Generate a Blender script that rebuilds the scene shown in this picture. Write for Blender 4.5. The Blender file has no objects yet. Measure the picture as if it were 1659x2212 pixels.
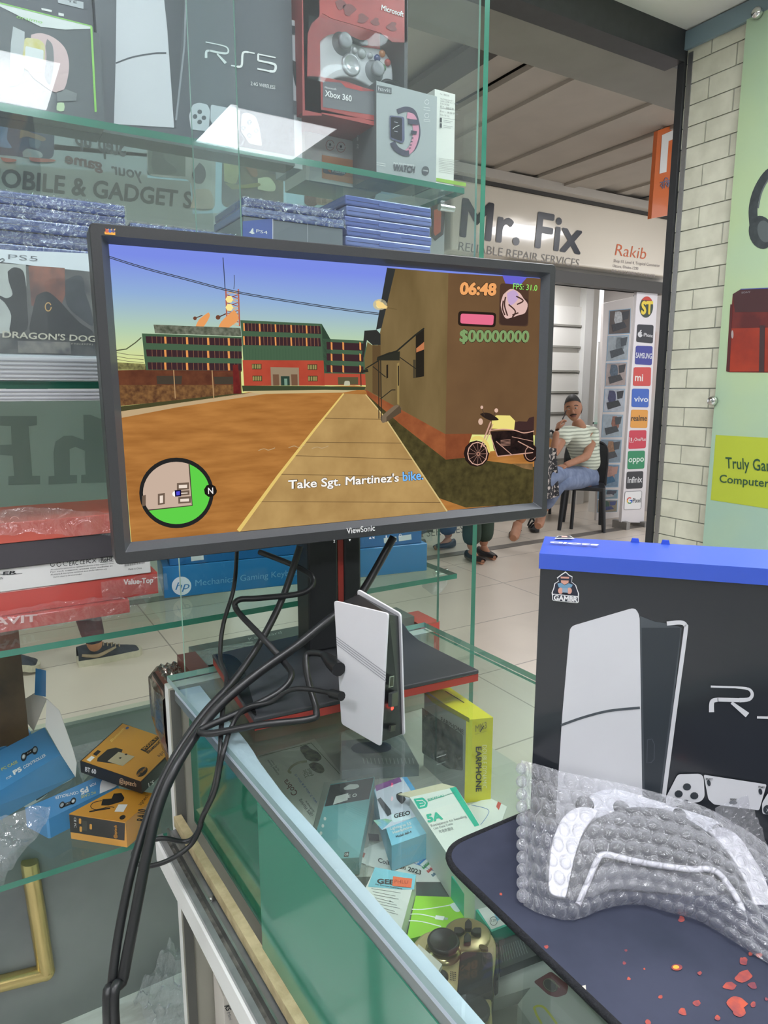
import bpy, math, random
import numpy as np
from mathutils import Vector, noise
random.seed(7)
# ------------------------------------------------------------------ camera, light, exposure
SC = bpy.context.scene
COL = SC.collection
F, CX, CY = 1490.0, 829.5, 1106.0
PITCH, YAW, EYE = math.radians(10.2), math.radians(31.0), 1.4
cam = bpy.data.cameras.new('camera')
cam.sensor_fit = 'VERTICAL'; cam.sensor_height = 36.0; cam.lens = F / 2212 * 36.0
cam.clip_start = 0.02; cam.clip_end = 60
camo = bpy.data.objects.new('camera', cam); COL.objects.link(camo)
camo.location = (0, 0, EYE); camo.rotation_euler = (math.pi / 2 - PITCH, 0, -YAW)
SC.camera = camo
SC.view_settings.view_transform = 'Standard'; SC.view_settings.look = 'None'
SC.view_settings.exposure = 0.0; SC.view_settings.gamma = 1.0
SC.view_settings.use_curve_mapping = False
try:
    SC.cycles.transparent_max_bounces = 48; SC.cycles.max_bounces = 10
    SC.cycles.sample_clamp_indirect = 6.0; SC.cycles.caustics_reflective = False; SC.cycles.caustics_refractive = False
except Exception:
    pass
PANEL_STRENGTH, CORRIDOR_STRENGTH, WORLD_STRENGTH, LAMP_FIX = 21.0, 21.0, 1.2, 12.0
wd = bpy.data.worlds.new('world'); SC.world = wd; wd.use_nodes = True
wd.node_tree.nodes['Background'].inputs[0].default_value = (0.96, 0.98, 1.0, 1)
wd.node_tree.nodes['Background'].inputs[1].default_value = WORLD_STRENGTH

# ------------------------------------------------------------------ helpers
A = np.array
hf = A([math.sin(YAW), math.cos(YAW), 0.]); rr = A([math.cos(YAW), -math.sin(YAW), 0.]); zz = A([0, 0, 1.])
fw = hf * math.cos(PITCH) - zz * math.sin(PITCH); up = hf * math.sin(PITCH) + zz * math.cos(PITCH)
EYEP = A([0, 0, EYE])
def ray(x, y): return fw + rr * (x - CX) / F - up * (y - CY) / F
def Pz(x, y, z):
    d = ray(x, y); return EYEP + d * (z - EYE) / d[2]
def Px(x, y, X):
    d = ray(x, y); return EYEP + d * X / d[0]
def Py(x, y, Y):
    d = ray(x, y); return EYEP + d * Y / d[1]
def Pd(x, y, d): return EYEP + ray(x, y) * d
class Pl:
    """a plane in the room; call it with a sighting to get the 3-D point, k lifts print layers off the surface"""
    def __init__(s, p, n, eps=0.0003):
        s.p = A(p, float); n = A(n, float); n = n / np.linalg.norm(n)
        if n @ (EYEP - s.p) < 0: n = -n
        s.n = n; s.eps = eps
    def __call__(s, x, y, k=0):
        d = ray(x, y); return EYEP + d * ((s.p - EYEP) @ s.n / (d @ s.n)) + s.n * s.eps * k
def lin(c):
    if isinstance(c, str): c = tuple(int(c[i:i + 2], 16) for i in (0, 2, 4))
    return tuple((v / 255 / 12.92) if v / 255 <= .04045 else ((v / 255 + .055) / 1.055) ** 2.4 for v in c[:3]) + (1,)
_mc = {}
def newmat(name):
    m = bpy.data.materials.new(name); m.use_nodes = True; return m, m.node_tree, m.node_tree.nodes.get('Principled BSDF')
def M(c, rough=.5, metal=0., noise_amt=0., scale=30., bump=0., spec=.5, coat=0., c2=None):
    """procedural principled material, with optional noise variation and bump"""
    key = (str(c), rough, metal, noise_amt, scale, bump, spec, coat, str(c2))
    if key in _mc: return _mc[key]
    m, nt, b = newmat('mat')
    b.inputs['Base Color'].default_value = lin(c); b.inputs['Roughness'].default_value = rough
    b.inputs['Metallic'].default_value = metal; b.inputs['Specular IOR Level'].default_value = spec
    b.inputs['Coat Weight'].default_value = coat; b.inputs['Coat Roughness'].default_value = .05
    if noise_amt or bump or c2:
        tc = nt.nodes.new('ShaderNodeTexCoord'); n = nt.nodes.new('ShaderNodeTexNoise')
        n.inputs['Scale'].default_value = scale; n.inputs['Detail'].default_value = 5
        nt.links.new(tc.outputs['Object'], n.inputs['Vector'])
        if noise_amt or c2:
            r = nt.nodes.new('ShaderNodeValToRGB'); l = lin(c)
            l2 = lin(c2) if c2 else tuple(v * (1 - noise_amt) for v in l[:3]) + (1,)
            r.color_ramp.elements[0].color = l2; r.color_ramp.elements[1].color = l
            r.color_ramp.elements[0].position = .35; r.color_ramp.elements[1].position = .65
            nt.links.new(n.outputs['Fac'], r.inputs['Fac']); nt.links.new(r.outputs['Color'], b.inputs['Base Color'])
        if bump:
            bp = nt.nodes.new('ShaderNodeBump'); bp.inputs['Strength'].default_value = bump; bp.inputs['Distance'].default_value = .004
            nt.links.new(n.outputs['Fac'], bp.inputs['Height']); nt.links.new(bp.outputs['Normal'], b.inputs['Normal'])
    _mc[key] = m; return m
def EM(c, s=1.):
    key = ('em', str(c), s)
    if key in _mc: return _mc[key]
    m, nt, b = newmat('light'); nt.nodes.remove(b)
    e = nt.nodes.new('ShaderNodeEmission'); e.inputs[0].default_value = lin(c); e.inputs[1].default_value = s
    nt.links.new(e.outputs[0], nt.nodes['Material Output'].inputs[0]); _mc[key] = m; return m
def schlick(nt, f0, gain=.9, normal=None):
    lw = nt.nodes.new('ShaderNodeLayerWeight'); lw.inputs['Blend'].default_value = .5
    if normal: nt.links.new(normal, lw.inputs['Normal'])
    p = nt.nodes.new('ShaderNodeMath'); p.operation = 'POWER'; p.inputs[1].default_value = 4.5
    nt.links.new(lw.outputs['Facing'], p.inputs[0])
    q = nt.nodes.new('ShaderNodeMath'); q.operation = 'MULTIPLY_ADD'; q.inputs[1].default_value = gain; q.inputs[2].default_value = f0
    nt.links.new(p.outputs[0], q.inputs[0]); q.use_clamp = True
    return q.outputs[0]
def GLASS(tint=(246, 252, 249), f0=.04, rough=0., haze=0., hazec=(200, 210, 205), bump=0., scale=40., gain=.8, rim=0.):
    """clear sheet glass or plastic film: transparent body, mirror-like skin, optional dusty haze and crumple"""
    key = ('gl', tint, f0, rough, haze, hazec, bump, scale, gain, rim)
    if key in _mc: return _mc[key]
    m, nt, b = newmat('glass'); nt.nodes.remove(b); N = nt.nodes.new
    t = N('ShaderNodeBsdfTransparent'); t.inputs[0].default_value = lin(tint)
    g = N('ShaderNodeBsdfGlossy'); g.inputs['Roughness'].default_value = rough; g.inputs['Color'].default_value = (1, 1, 1, 1)
    nrm = None
    if bump:
        tc = N('ShaderNodeTexCoord'); n = N('ShaderNodeTexNoise'); n.inputs['Scale'].default_value = scale; n.inputs['Detail'].default_value = 4
        n.inputs['Distortion'].default_value = 1.2
        nt.links.new(tc.outputs['Object'], n.inputs['Vector'])
        bp = N('ShaderNodeBump'); bp.inputs['Strength'].default_value = bump; bp.inputs['Distance'].default_value = .01
        nt.links.new(n.outputs['Fac'], bp.inputs['Height']); nrm = bp.outputs['Normal']; nt.links.new(nrm, g.inputs['Normal'])
    body = t.outputs[0]
    if haze:
        d = N('ShaderNodeBsdfDiffuse'); d.inputs[0].default_value = lin(hazec); mx = N('ShaderNodeMixShader')
        mx.inputs[0].default_value = haze
        if rim:  # film seen edge-on is thicker and whiter
            lw = N('ShaderNodeLayerWeight'); lw.inputs['Blend'].default_value = .5; pw = N('ShaderNodeMath'); pw.operation = 'POWER'; pw.inputs[1].default_value = 1.8; nt.links.new(lw.outputs['Facing'], pw.inputs[0])
            ma = N('ShaderNodeMath'); ma.operation = 'MULTIPLY_ADD'; ma.use_clamp = True; ma.inputs[1].default_value = rim; ma.inputs[2].default_value = haze; nt.links.new(pw.outputs[0], ma.inputs[0]); nt.links.new(ma.outputs[0], mx.inputs[0])
        nt.links.new(t.outputs[0], mx.inputs[1]); nt.links.new(d.outputs[0], mx.inputs[2]); body = mx.outputs[0]
    mix = N('ShaderNodeMixShader')
    nt.links.new(schlick(nt, f0, gain, nrm), mix.inputs[0]); nt.links.new(body, mix.inputs[1]); nt.links.new(g.outputs[0], mix.inputs[2])
    nt.links.new(mix.outputs[0], nt.nodes['Material Output'].inputs[0]); _mc[key] = m; return m
_tc = {}
def textmesh(s, bold=0.):
    key = (s, bold)
    if key not in _tc:
        cu = bpy.data.curves.new('t', 'FONT'); cu.body = s; cu.offset = min(bold, 0.); cu.resolution_u = 3
        o = bpy.data.objects.new('t', cu); me = bpy.data.meshes.new_from_object(o)
        v = [(p.co[0], p.co[1], 0) for p in me.vertices]; f = [tuple(p.vertices) for p in me.polygons]
        bpy.data.objects.remove(o); bpy.data.curves.remove(cu); bpy.data.meshes.remove(me)
        if v and bold > .008:  # heavier print: the same glyphs laid over themselves with small shifts
            n = len(v); k = bold; sh = [(0, 0), (k, 0), (-k, 0), (0, k), (0, -k), (.7 * k, .7 * k), (-.7 * k, .7 * k), (.7 * k, -.7 * k), (-.7 * k, -.7 * k)]
            f = [tuple(i + n * j for i in q) for j in range(len(sh)) for q in f]; v = [(a + dx, b + dy, j) for j, (dx, dy) in enumerate(sh) for a, b, _ in v]
        if v:
            x0 = min(p[0] for p in v); x1 = max(p[0] for p in v)
            v = [((p[0] - x0) / max(x1 - x0, 1e-6), p[1] / .727, p[2]) for p in v]
        _tc[key] = (v, f)
    return _tc[key]
def rnd(pts, r, n=4):
    """round the corners of a 2-D polygon"""
    out = []; N = len(pts)
    for i in range(N):
        p = A(pts[i], float); a = A(pts[i - 1], float); b = A(pts[(i + 1) % N], float)
        ra = min(r, np.linalg.norm(a - p) * .45); rb = min(r, np.linalg.norm(b - p) * .45)
        s = p + (a - p) / np.linalg.norm(a - p) * ra; e = p + (b - p) / np.linalg.norm(b - p) * rb
        for k in range(n + 1):
            t = k / n; out.append(tuple((1 - t) ** 2 * s + 2 * t * (1 - t) * p + t * t * e))
    return out
def ell(cx, cy, rx, ry=None, n=28, a0=0, a1=360, rot=0):
    ry = rx if ry is None else ry; o = []
    full = abs(a1 - a0) >= 360
    c, s = math.cos(math.radians(rot)), math.sin(math.radians(rot))
    for i in range(n if full else n + 1):
        a = math.radians(a0 + (a1 - a0) * i / n); x, y = rx * math.cos(a), ry * math.sin(a)
        o.append((cx + x * c - y * s, cy + x * s + y * c))
    return o
def spl(pts, n=6):
    """Catmull-Rom through points of any dimension"""
    P = [A(p, float) for p in pts]; out = []
    for i in range(len(P) - 1):
        p0 = P[max(i - 1, 0)]; p1 = P[i]; p2 = P[i + 1]; p3 = P[min(i + 2, len(P) - 1)]
        for k in range(n):
            t = k / n
            out.append(.5 * (2 * p1 + (p2 - p0) * t + (2 * p0 - 5 * p1 + 4 * p2 - p3) * t * t + (3 * p1 - p0 - 3 * p2 + p3) * t ** 3))
    out.append(P[-1]); return out
ORG = {}
class MB:
    def __init__(s): s.v = []; s.f = []; s.fm = []; s.sm = []; s.mats = []
    def mi(s, m):
        if m not in s.mats: s.mats.append(m)
        return s.mats.index(m)
    def raw(s, verts, faces, m, smooth=False):
        b = len(s.v); s.v += [tuple(map(float, p)) for p in verts]; i = s.mi(m)
        for f in faces: s.f.append(tuple(b + j for j in f)); s.fm.append(i); s.sm.append(smooth)
        return s
    def face(s, pts, m): return s.raw(pts, [tuple(range(len(pts)))], m)
    def poly(s, pl, pix, m, k=1): return s.face([pl(x, y, k) for x, y in pix], m)
    def prism(s, pts, vec, m, cap=None, smooth=False):
        n = len(pts); P = [A(p, float) for p in pts]; Q = [p + A(vec, float) for p in P]
        s.raw(P, [tuple(range(n))], cap or m); s.raw(Q, [tuple(range(n))[::-1]], m)
        s.raw(P + Q, [(i, n + i, n + (i + 1) % n, (i + 1) % n) for i in range(n)], m, smooth); return s
    def box(s, lo, hi, m, rz=0, mats=None, piv=None):
        lo, hi = A(lo, float), A(hi, float); c = (lo + hi) / 2 if piv is None else A(piv, float)
        v = [A([(lo, hi)[i][0], (lo, hi)[j][1], (lo, hi)[k][2]]) for i in (0, 1) for j in (0, 1) for k in (0, 1)]
        if rz:
            cs, sn = math.cos(rz), math.sin(rz)
            v = [A([c[0] + (p[0] - c[0]) * cs - (p[1] - c[1]) * sn, c[1] + (p[0] - c[0]) * sn + (p[1] - c[1]) * cs, p[2]]) for p in v]
        fs = {'x-': (0, 1, 3, 2), 'x+': (4, 6, 7, 5), 'y-': (0, 4, 5, 1), 'y+': (2, 3, 7, 6), 'z-': (0, 2, 6, 4), 'z+': (1, 5, 7, 3)}
        for k, f in fs.items(): s.raw([v[i] for i in f], [(0, 1, 2, 3)], (mats or {}).get(k, m))
        return s
    def tube(s, path, r, m, n=10, sub=6, closed=False, caps=True):
        P = spl(path, sub) if sub else [A(p, float) for p in path]
        N = len(P); rad = (lambda i: r) if not hasattr(r, '__len__') else (lambda i: float(np.interp(i / (N - 1), np.linspace(0, 1, len(r)), r)))
        vs = []; prev = None
        for i in range(N):
            t = P[min(i + 1, N - 1)] - P[max(i - 1, 0)]; t = t / (np.linalg.norm(t) + 1e-12)
            if prev is None:
                a = A([0, 0, 1.]) if abs(t[2]) < .9 else A([1., 0, 0]); u = np.cross(t, a)
            else: u = prev - t * (prev @ t)
            u = u / (np.linalg.norm(u) + 1e-12); prev = u; w = np.cross(t, u)
            for k in range(n):
                a = 2 * math.pi * k / n; vs.append(P[i] + (u * math.cos(a) + w * math.sin(a)) * rad(i))
        fs = [(i * n + k, i * n + (k + 1) % n, (i + 1) * n + (k + 1) % n, (i + 1) * n + k) for i in range(N - 1) for k in range(n)]
        s.raw(vs, fs, m, True)
        if caps: s.raw(vs[:n], [tuple(range(n))[::-1]], m); s.raw(vs[-n:], [tuple(range(n))], m)
        return s
    def lathe(s, base, prof, m, n=24, axis=(0, 0, 1), smooth=True):
        ax = A(axis, float); ax = ax / np.linalg.norm(ax); a = A([1., 0, 0]) if abs(ax[0]) < .8 else A([0, 1., 0])
        u = np.cross(ax, a); u /= np.linalg.norm(u); w = np.cross(ax, u); b = A(base, float)
        vs = [b + ax * h + (u * math.cos(2 * math.pi * k / n) + w * math.sin(2 * math.pi * k / n)) * r for r, h in prof for k in range(n)]
        fs = [(i * n + k, i * n + (k + 1) % n, (i + 1) * n + (k + 1) % n, (i + 1) * n + k) for i in range(len(prof) - 1) for k in range(n)]
        s.raw(vs, fs, m, smooth); s.raw(vs[:n], [tuple(range(n))[::-1]], m); s.raw(vs[-n:], [tuple(range(n))], m); return s
    def grid(s, fn, nu, nv, m, smooth=True, thick=0.):
        vs = [fn(i / (nu - 1), j / (nv - 1)) for j in range(nv) for i in range(nu)]
        fs = [(j * nu + i, j * nu + i + 1, (j + 1) * nu + i + 1, (j + 1) * nu + i) for j in range(nv - 1) for i in range(nu - 1)]
        return s.raw(vs, fs, m, smooth)
    def ball(s, c, r, m, nu=20, nv=12):
        r = A([r] * 3 if not hasattr(r, '__len__') else r, float); c = A(c, float)
        return s.grid(lambda a, b: c + r * A([math.cos(2 * math.pi * a) * math.sin(math.pi * b), math.sin(2 * math.pi * a) * math.sin(math.pi * b), math.cos(math.pi * b)]), nu + 1, nv + 1, m)
    def text(s, pl, t, p0, p1, h, m, k=2, bold=.0, shear=None):
        """printed line on a plane: p0 baseline start, p1 baseline end, h = top-left sighting or cap height"""
        v, f = textmesh(t, bold)
        if not v: return s
        a = pl(*p0, k); b = pl(*p1, k)
        hp = h if hasattr(h, '__len__') else (p0[0] - h * (p1[1] - p0[1]) / max(abs(p1[0] - p0[0]), 1) * 0, p0[1] - h)
        c = pl(*hp, k)
        return s.raw([a + (b - a) * x + (c - a) * y + pl.n * pl.eps * .1 * j for x, y, j in v], f, m)
    def stroke(s, pl, pix, w, m, k=2, w1=None):
        P = [A(p, float) for p in pix]; n = len(P); L = []; R = []
        for i in range(n):
            t = P[min(i + 1, n - 1)] - P[max(i - 1, 0)]; t /= (np.linalg.norm(t) + 1e-9); nn = A([-t[1], t[0]])
            ww = w if w1 is None else w + (w1 - w) * i / max(n - 1, 1)
            L.append(P[i] + nn * ww / 2); R.append(P[i] - nn * ww / 2)
        vs = [pl(*p, k) for p in L] + [pl(*p, k) for p in R]
        return s.raw(vs, [(i, i + 1, n + i + 1, n + i) for i in range(n - 1)], m)
    def mesh(s, name, org):
        me = bpy.data.meshes.new(name); o = A(org, float)
        me.from_pydata([tuple(A(p) - o) for p in s.v], [], s.f)
        for m in s.mats: me.materials.append(m)
        me.polygons.foreach_set('material_index', s.fm); me.polygons.foreach_set('use_smooth', s.sm); me.update(); return me
    def build(s, name, parent=None, bevel=0., seg=2):
        vv = A(s.v)
        if parent is not None: org = ORG[parent.name]
        else: org = A([(vv[:, 0].min() + vv[:, 0].max()) / 2, (vv[:, 1].min() + vv[:, 1].max()) / 2, vv[:, 2].min()])
        o = bpy.data.objects.new(name, s.mesh(name, org)); COL.objects.link(o)
        if parent is not None: o.parent = parent
        else: o.location = org
        ORG[o.name] = org
        if bevel:
            import bmesh
            bm = bmesh.new(); bm.from_mesh(o.data); bmesh.ops.remove_doubles(bm, verts=bm.verts, dist=1e-5)
            es = [e for e in bm.edges if len(e.link_faces) == 2 and e.calc_face_angle(0) > .6]
            bmesh.ops.bevel(bm, geom=es, offset=bevel, segments=seg, profile=.5, affect='EDGES', clamp_overlap=True)
            bm.to_mesh(o.data); bm.free()
        return o
def tag(o, label, cat, group=None, kind=None):
    o['label'] = label; o['category'] = cat
    if group: o['group'] = group
    if kind: o['kind'] = kind
    return o
def thing(name, label, cat, loc, group=None):
    o = bpy.data.objects.new(name, None); COL.objects.link(o); o.location = tuple(map(float, loc)); o.empty_display_size = .05
    ORG[o.name] = A(loc, float); return tag(o, label, cat, group)
def struct(name, mb, label=None, **k):
    o = mb.build(name, **k); o['kind'] = 'structure'
    if label: o['label'] = label
    return o
def Z(ox, oy, s, pts): return [(ox + x / s, oy + y / s) for x, y in pts]

# shared looks
WHITE = M((232, 232, 230), .5); PAPER = M((226, 226, 222), .6, noise_amt=.04, scale=60)
BLACK = M((24, 25, 27), .45, noise_amt=.2, scale=80); RUBBER = M((30, 31, 33), .38)
ALU = M((190, 193, 196), .32, 1., noise_amt=.08, scale=90); CHROME = M((215, 215, 215), .12, 1.)
PANE = GLASS(f0=.022); EDGE = M((62, 128, 108), .12, noise_amt=.15, scale=20); EDGE_L = M((150, 196, 178), .15, noise_amt=.1, scale=25)
GREY = M((120, 123, 126), .5); INK = M((40, 42, 46), .5)
FILM = GLASS((250, 250, 252), .075, .06, .05, (235, 238, 242), .9, 38., .6)
# ------------------------------------------------------------------ the shell of the shop and the arcade
def tile_mat(c, c2, tw, th, joint, rough, veins=False, jc=(150, 140, 130), offs=0.):
    m, nt, b = newmat('tiles'); N = nt.nodes.new
    tc = N('ShaderNodeTexCoord'); br = N('ShaderNodeTexBrick')
    br.inputs['Color1'].default_value = lin(c); br.inputs['Color2'].default_value = lin(c2); br.inputs['Mortar'].default_value = lin(jc)
    br.inputs['Scale'].default_value = 1; br.inputs['Brick Width'].default_value = tw; br.inputs['Row Height'].default_value = th
    br.inputs['Mortar Size'].default_value = joint; br.offset = offs
    nt.links.new(tc.outputs['Object'], br.inputs['Vector']); out = br.outputs['Color']
    n = N('ShaderNodeTexNoise'); n.inputs['Scale'].default_value = 1.6 if veins else 3.; n.inputs['Detail'].default_value = 8; n.inputs['Distortion'].default_value = 1.5 if veins else .3
    nt.links.new(tc.outputs['Object'], n.inputs['Vector'])
    r = N('ShaderNodeValToRGB'); e = r.color_ramp.elements
    if veins:
        e[0].position = .47; e[0].color = (1, 1, 1, 1); e[1].position = .53; e[1].color = (1, 1, 1, 1); x = e.new(.5); x.color = (.74, .72, .7, 1)
    else:
        e[0].position = .3; e[0].color = (.93, .93, .93, 1); e[1].position = .7; e[1].color = (1, 1, 1, 1)
    nt.links.new(n.outputs['Fac'], r.inputs['Fac'])
    mx = N('ShaderNodeMix'); mx.data_type = 'RGBA'; mx.blend_type = 'MULTIPLY'; mx.inputs[0].default_value = 1
    nt.links.new(out, mx.inputs[6]); nt.links.new(r.outputs['Color'], mx.inputs[7]); nt.links.new(mx.outputs[2], b.inputs['Base Color'])
    b.inputs['Roughness'].default_value = rough; return m
CEIL = 2.74
m = MB(); m.box((-3, 1.54, -.05), (9.5, 9.5, 0), tile_mat((218, 205, 190), (213, 201, 187), 1.2, .6, .004, .28)); struct('floor', m)
m = MB(); m.box((-3, -4, -.05), (9.5, 1.54, 0), tile_mat((238, 238, 236), (235, 236, 236), .8, .8, .003, .15, True)); struct('floor', m)
m = MB(); m.box((-3, -4, CEIL), (2.66, 1.93, CEIL + .04), M((228, 228, 224), .8)); struct('ceiling', m)
m = MB(); m.box((-3, -4.1, 0), (2.66, -4, CEIL), M((205, 204, 200), .7)); struct('wall_back', m)
m = MB(); m.box((-3.1, -4, 0), (-3, 9, CEIL + .4), M((205, 204, 200), .7)); struct('wall_left', m)
# right wall: small cream tiles laid in running bond, seen between the pillar and the glass panel
XW = 2.5; bm_ = MB(); TM = M((214, 214, 196), .35, noise_amt=.06, scale=14, c2=(198, 198, 180)); GR = M((160, 163, 155), .8)
bm_.box((XW + .004, -4, 0), (XW + .15, 1.905, CEIL - .01), GR)
row = 0; z = .02; RH = .0765
while z < CEIL - .05:
    y = 1.9 - (0.075 if row % 2 else .15)
    ys = [1.9] + [1.9 - (.105 if row % 2 == 0 else .21) - k * .21 for k in range(0, 30)]
    for a_, b_ in zip(ys[:-1], ys[1:]):
        if a_ < -1.2: break
        g = .0035; w0 = max(b_ + g, -1.5); d = random.uniform(.0, .0015)
        bm_.box((XW - .002 + d, w0, z + g), (XW + .006, a_ - g * .6, z + RH - .001), TM)
    z += RH; row += 1
struct('wall_right', bm_)
m = MB(); m.box((XW - .02, -4, 2.67), (XW - .005, 1.9, CEIL - .006), M((128, 150, 160), .4)); struct('trim_1', m)
# black aluminium corner pillar, header and grey fascia of the shop front
DK = M((58, 60, 63), .42, noise_amt=.15, scale=25)
m = MB(); m.box((XW - .014, 1.9, 0), (XW + .021, 1.93, 2.95), M((48, 50, 53), .4, noise_amt=.12, scale=8)); m.box((XW - .004, 1.872, 0), (XW + .012, 1.893, 2.66), ALU); struct('trim_2', m)
m = MB(); m.box((.7, 1.9, 2.63), (XW - .012, 1.99, 2.74), DK); struct('trim_3', m)
m = MB(); m.box((.7, 2.0, 2.66), (3.2, 2.28, 2.75), M((136, 134, 128), .6, noise_amt=.1, scale=6)); struct('trim_4', m)
# arcade ceiling: wide stepped boards running across the passage
m = MB(); CM = M((176, 168, 158), .7, noise_amt=.07, scale=5); CD = M((70, 66, 62), .8)
xs = [-2.8, -2.1, -1.4, -.7, 0, .7, 1.4, 2.05, 2.70, 3.29, 4.08, 4.75, 5.4, 6.1, 6.8, 7.5, 8.2]
for i, (a_, b_) in enumerate(zip(xs[:-1], xs[1:])):
    h = (0, .02, .0, .035)[i % 4]
    m.box((a_ + .008, 1.94, 3.05 + h), (b_ - .008, 4.6, 3.08 + h), CM)
    m.box((a_ + (b_ - a_) * .45, 1.94, 3.03 + h), (a_ + (b_ - a_) * .62, 4.6, 3.052 + h), CM)
m.box((-3, 1.94, 3.12), (9, 9, 3.16), CD); m.box((2.25, 2.3, 3.02), (2.42, 4.6, 3.05), CD)
struct('ceiling', m)
# far facade
FW = M((214, 208, 200), .55, noise_amt=.03, scale=4)
m = MB(); m.box((-3, 4.66, 2.3), (6.05, 4.70, 3.05), FW); struct('wall_far', m)
m = MB(); m.box((-3, 4.66, 0), (1.5, 4.74, 2.3), M((198, 194, 188), .5)); struct('wall_far', m)
m = MB(); m.box((6.9, 4.7, 0), (9.5, 4.78, 3.05), M((190, 186, 180), .6)); struct('wall_far', m)
m = MB(); m.box((-3, 4.42, 2.985), (9, 4.62, 3.05), M((190, 184, 176), .55)); m.box((-3, 4.5, 2.955), (9, 4.6, 2.985), M((60, 58, 56), .6)); struct('trim_5', m)
m = MB(); m.box((4.0, 4.56, 2.30), (5.98, 4.7, 2.40), M((74, 72, 70), .5)); struct('trim_6', m)
m = MB(); m.box((-3, 4.56, .0), (9, 4.66, .006), M((112, 106, 100), .35)); struct('trim_7', m)
# the room of the repair shop behind
m = MB(); SL = M((232, 230, 224), .5)
m.box((3.0, 6.0, 0), (6.6, 6.06, 2.7), M((216, 213, 206), .55))
for zz_ in (.55, .85, 1.10, 1.34, 1.58, 1.86, 2.1): m.box((3.0, 5.95, zz_), (6.3, 6.0, zz_ + .02), M((150, 148, 140), .5)); m.box((3.0, 5.965, zz_ + .022), (6.3, 6.0, zz_ + .225), SL)
m.box((6.28, 5.9, 0), (6.40, 6.0, 2.6), WHITE)
struct('wall_shop_back', m)
m = MB(); m.box((6.62, 4.86, 0), (6.66, 5.95, 2.6), M((206, 200, 198), .5)); struct('wall_shop_right', m)
m = MB(); m.box((2.6, 4.96, 0), (2.66, 6.0, 2.6), SL); struct('wall_shop_left', m)
m = MB(); m.box((2.6, 4.72, 2.56), (6.6, 6.05, 2.62), WHITE); struct('ceiling', m)

# ------------------------------------------------------------------ lamps
def ceiling_panel(x, y, z, lab, w=.58, h=.58, s=PANEL_STRENGTH, grp='ceiling light panels'):
    t = thing('ceiling_light_panel', lab, 'light', (x, y, z - .02), grp)
    f = MB(); a = .012
    for lo, hi in (((x - w / 2 - a, y - h / 2 - a), (x + w / 2 + a, y - h / 2)), ((x - w / 2 - a, y + h / 2), (x + w / 2 + a, y + h / 2 + a)), ((x - w / 2 - a, y - h / 2), (x - w / 2, y + h / 2)), ((x + w / 2, y - h / 2), (x + w / 2 + a, y + h / 2))):
        f.box((*lo, z - .018), (*hi, z - .001), ALU)
    f.build('frame', t); d = MB(); d.box((x - w / 2, y - h / 2, z - .014), (x + w / 2, y + h / 2, z - .003), EM((250, 251, 255), s)); d.build('diffuser', t)
for x, y, w_ in ((.18, -1.77, 'behind the viewer on the left'), (1.5, -1.81, 'behind the viewer on the right'), (.18, .0, 'added out of view over the aisle behind the counter'), (1.5, .25, 'added out of view over the counter front'), (-1.4, -.2, 'added out of view at the left end'), (-1.2, -1.8, 'added out of view at the back left'), (1.55, 1.0, 'added out of view nearest the shop front')):  # first two mirror in the glass, the others are added for brightness
    ceiling_panel(x, y, CEIL, 'square white LED ceiling panel of the shop ' + w_, s=PANEL_STRENGTH if (x, y) != (1.55, 1.0) else PANEL_STRENGTH * .8)
ceiling_panel(5.4, 5.45, 2.56, 'added white fill panel on the repair shop ceiling above the seated man', .6, .6, CORRIDOR_STRENGTH * .8, 'added repair shop lights')  # unseen panel added to brighten the repair shop shelves
for x, y, w_ in ((-2.2, 3.3, 'added out of view at the left end'), (-.7, 2.5, 'above the walking person'), (5.3, 3.1, 'in front of the repair shop'), (2.05, 5.4, 'beyond the facade')):  # no fixture shows in the passage; these panels are added to light it
    if w_ == 'beyond the facade': continue
    ceiling_panel(x, y, 3.05, 'added unseen white ceiling panel of the arcade passage ' + w_, .9, .5, CORRIDOR_STRENGTH, 'added arcade ceiling lights')
t = thing('ceiling_light', 'bright tube light on the repair shop ceiling beside the monitor edge', 'light', (5.0, 5.2, 2.5))
m = MB(); m.box((4.55, 5.16, 2.535), (5.65, 5.26, 2.558), WHITE); m.build('body', t)
m = MB(); m.tube([(4.6, 5.21, 2.52), (5.6, 5.21, 2.52)], .016, EM((255, 250, 240), LAMP_FIX), 10, 0); m.build('tube', t)
P = Py(1421, 655, 5.6)
t = thing('spot_lamp', 'small bright lamp shining behind the black pillar', 'light', P + A([0, 0, .1]))
m = MB(); m.lathe(P + A([0, 0, .1]), [(.02, 0), (.02, -.05), (.05, -.07)], WHITE, 16); m.build('housing', t); m = MB(); m.ball(P, .045, EM((255, 252, 245), LAMP_FIX * 1.3)); m.build('bulb', t)
m = MB(); m.box((P[0] - .02, 5.6, P[2] + .09), (P[0] + .02, 5.64, 3.125), WHITE); m.build('rod', t)

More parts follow.
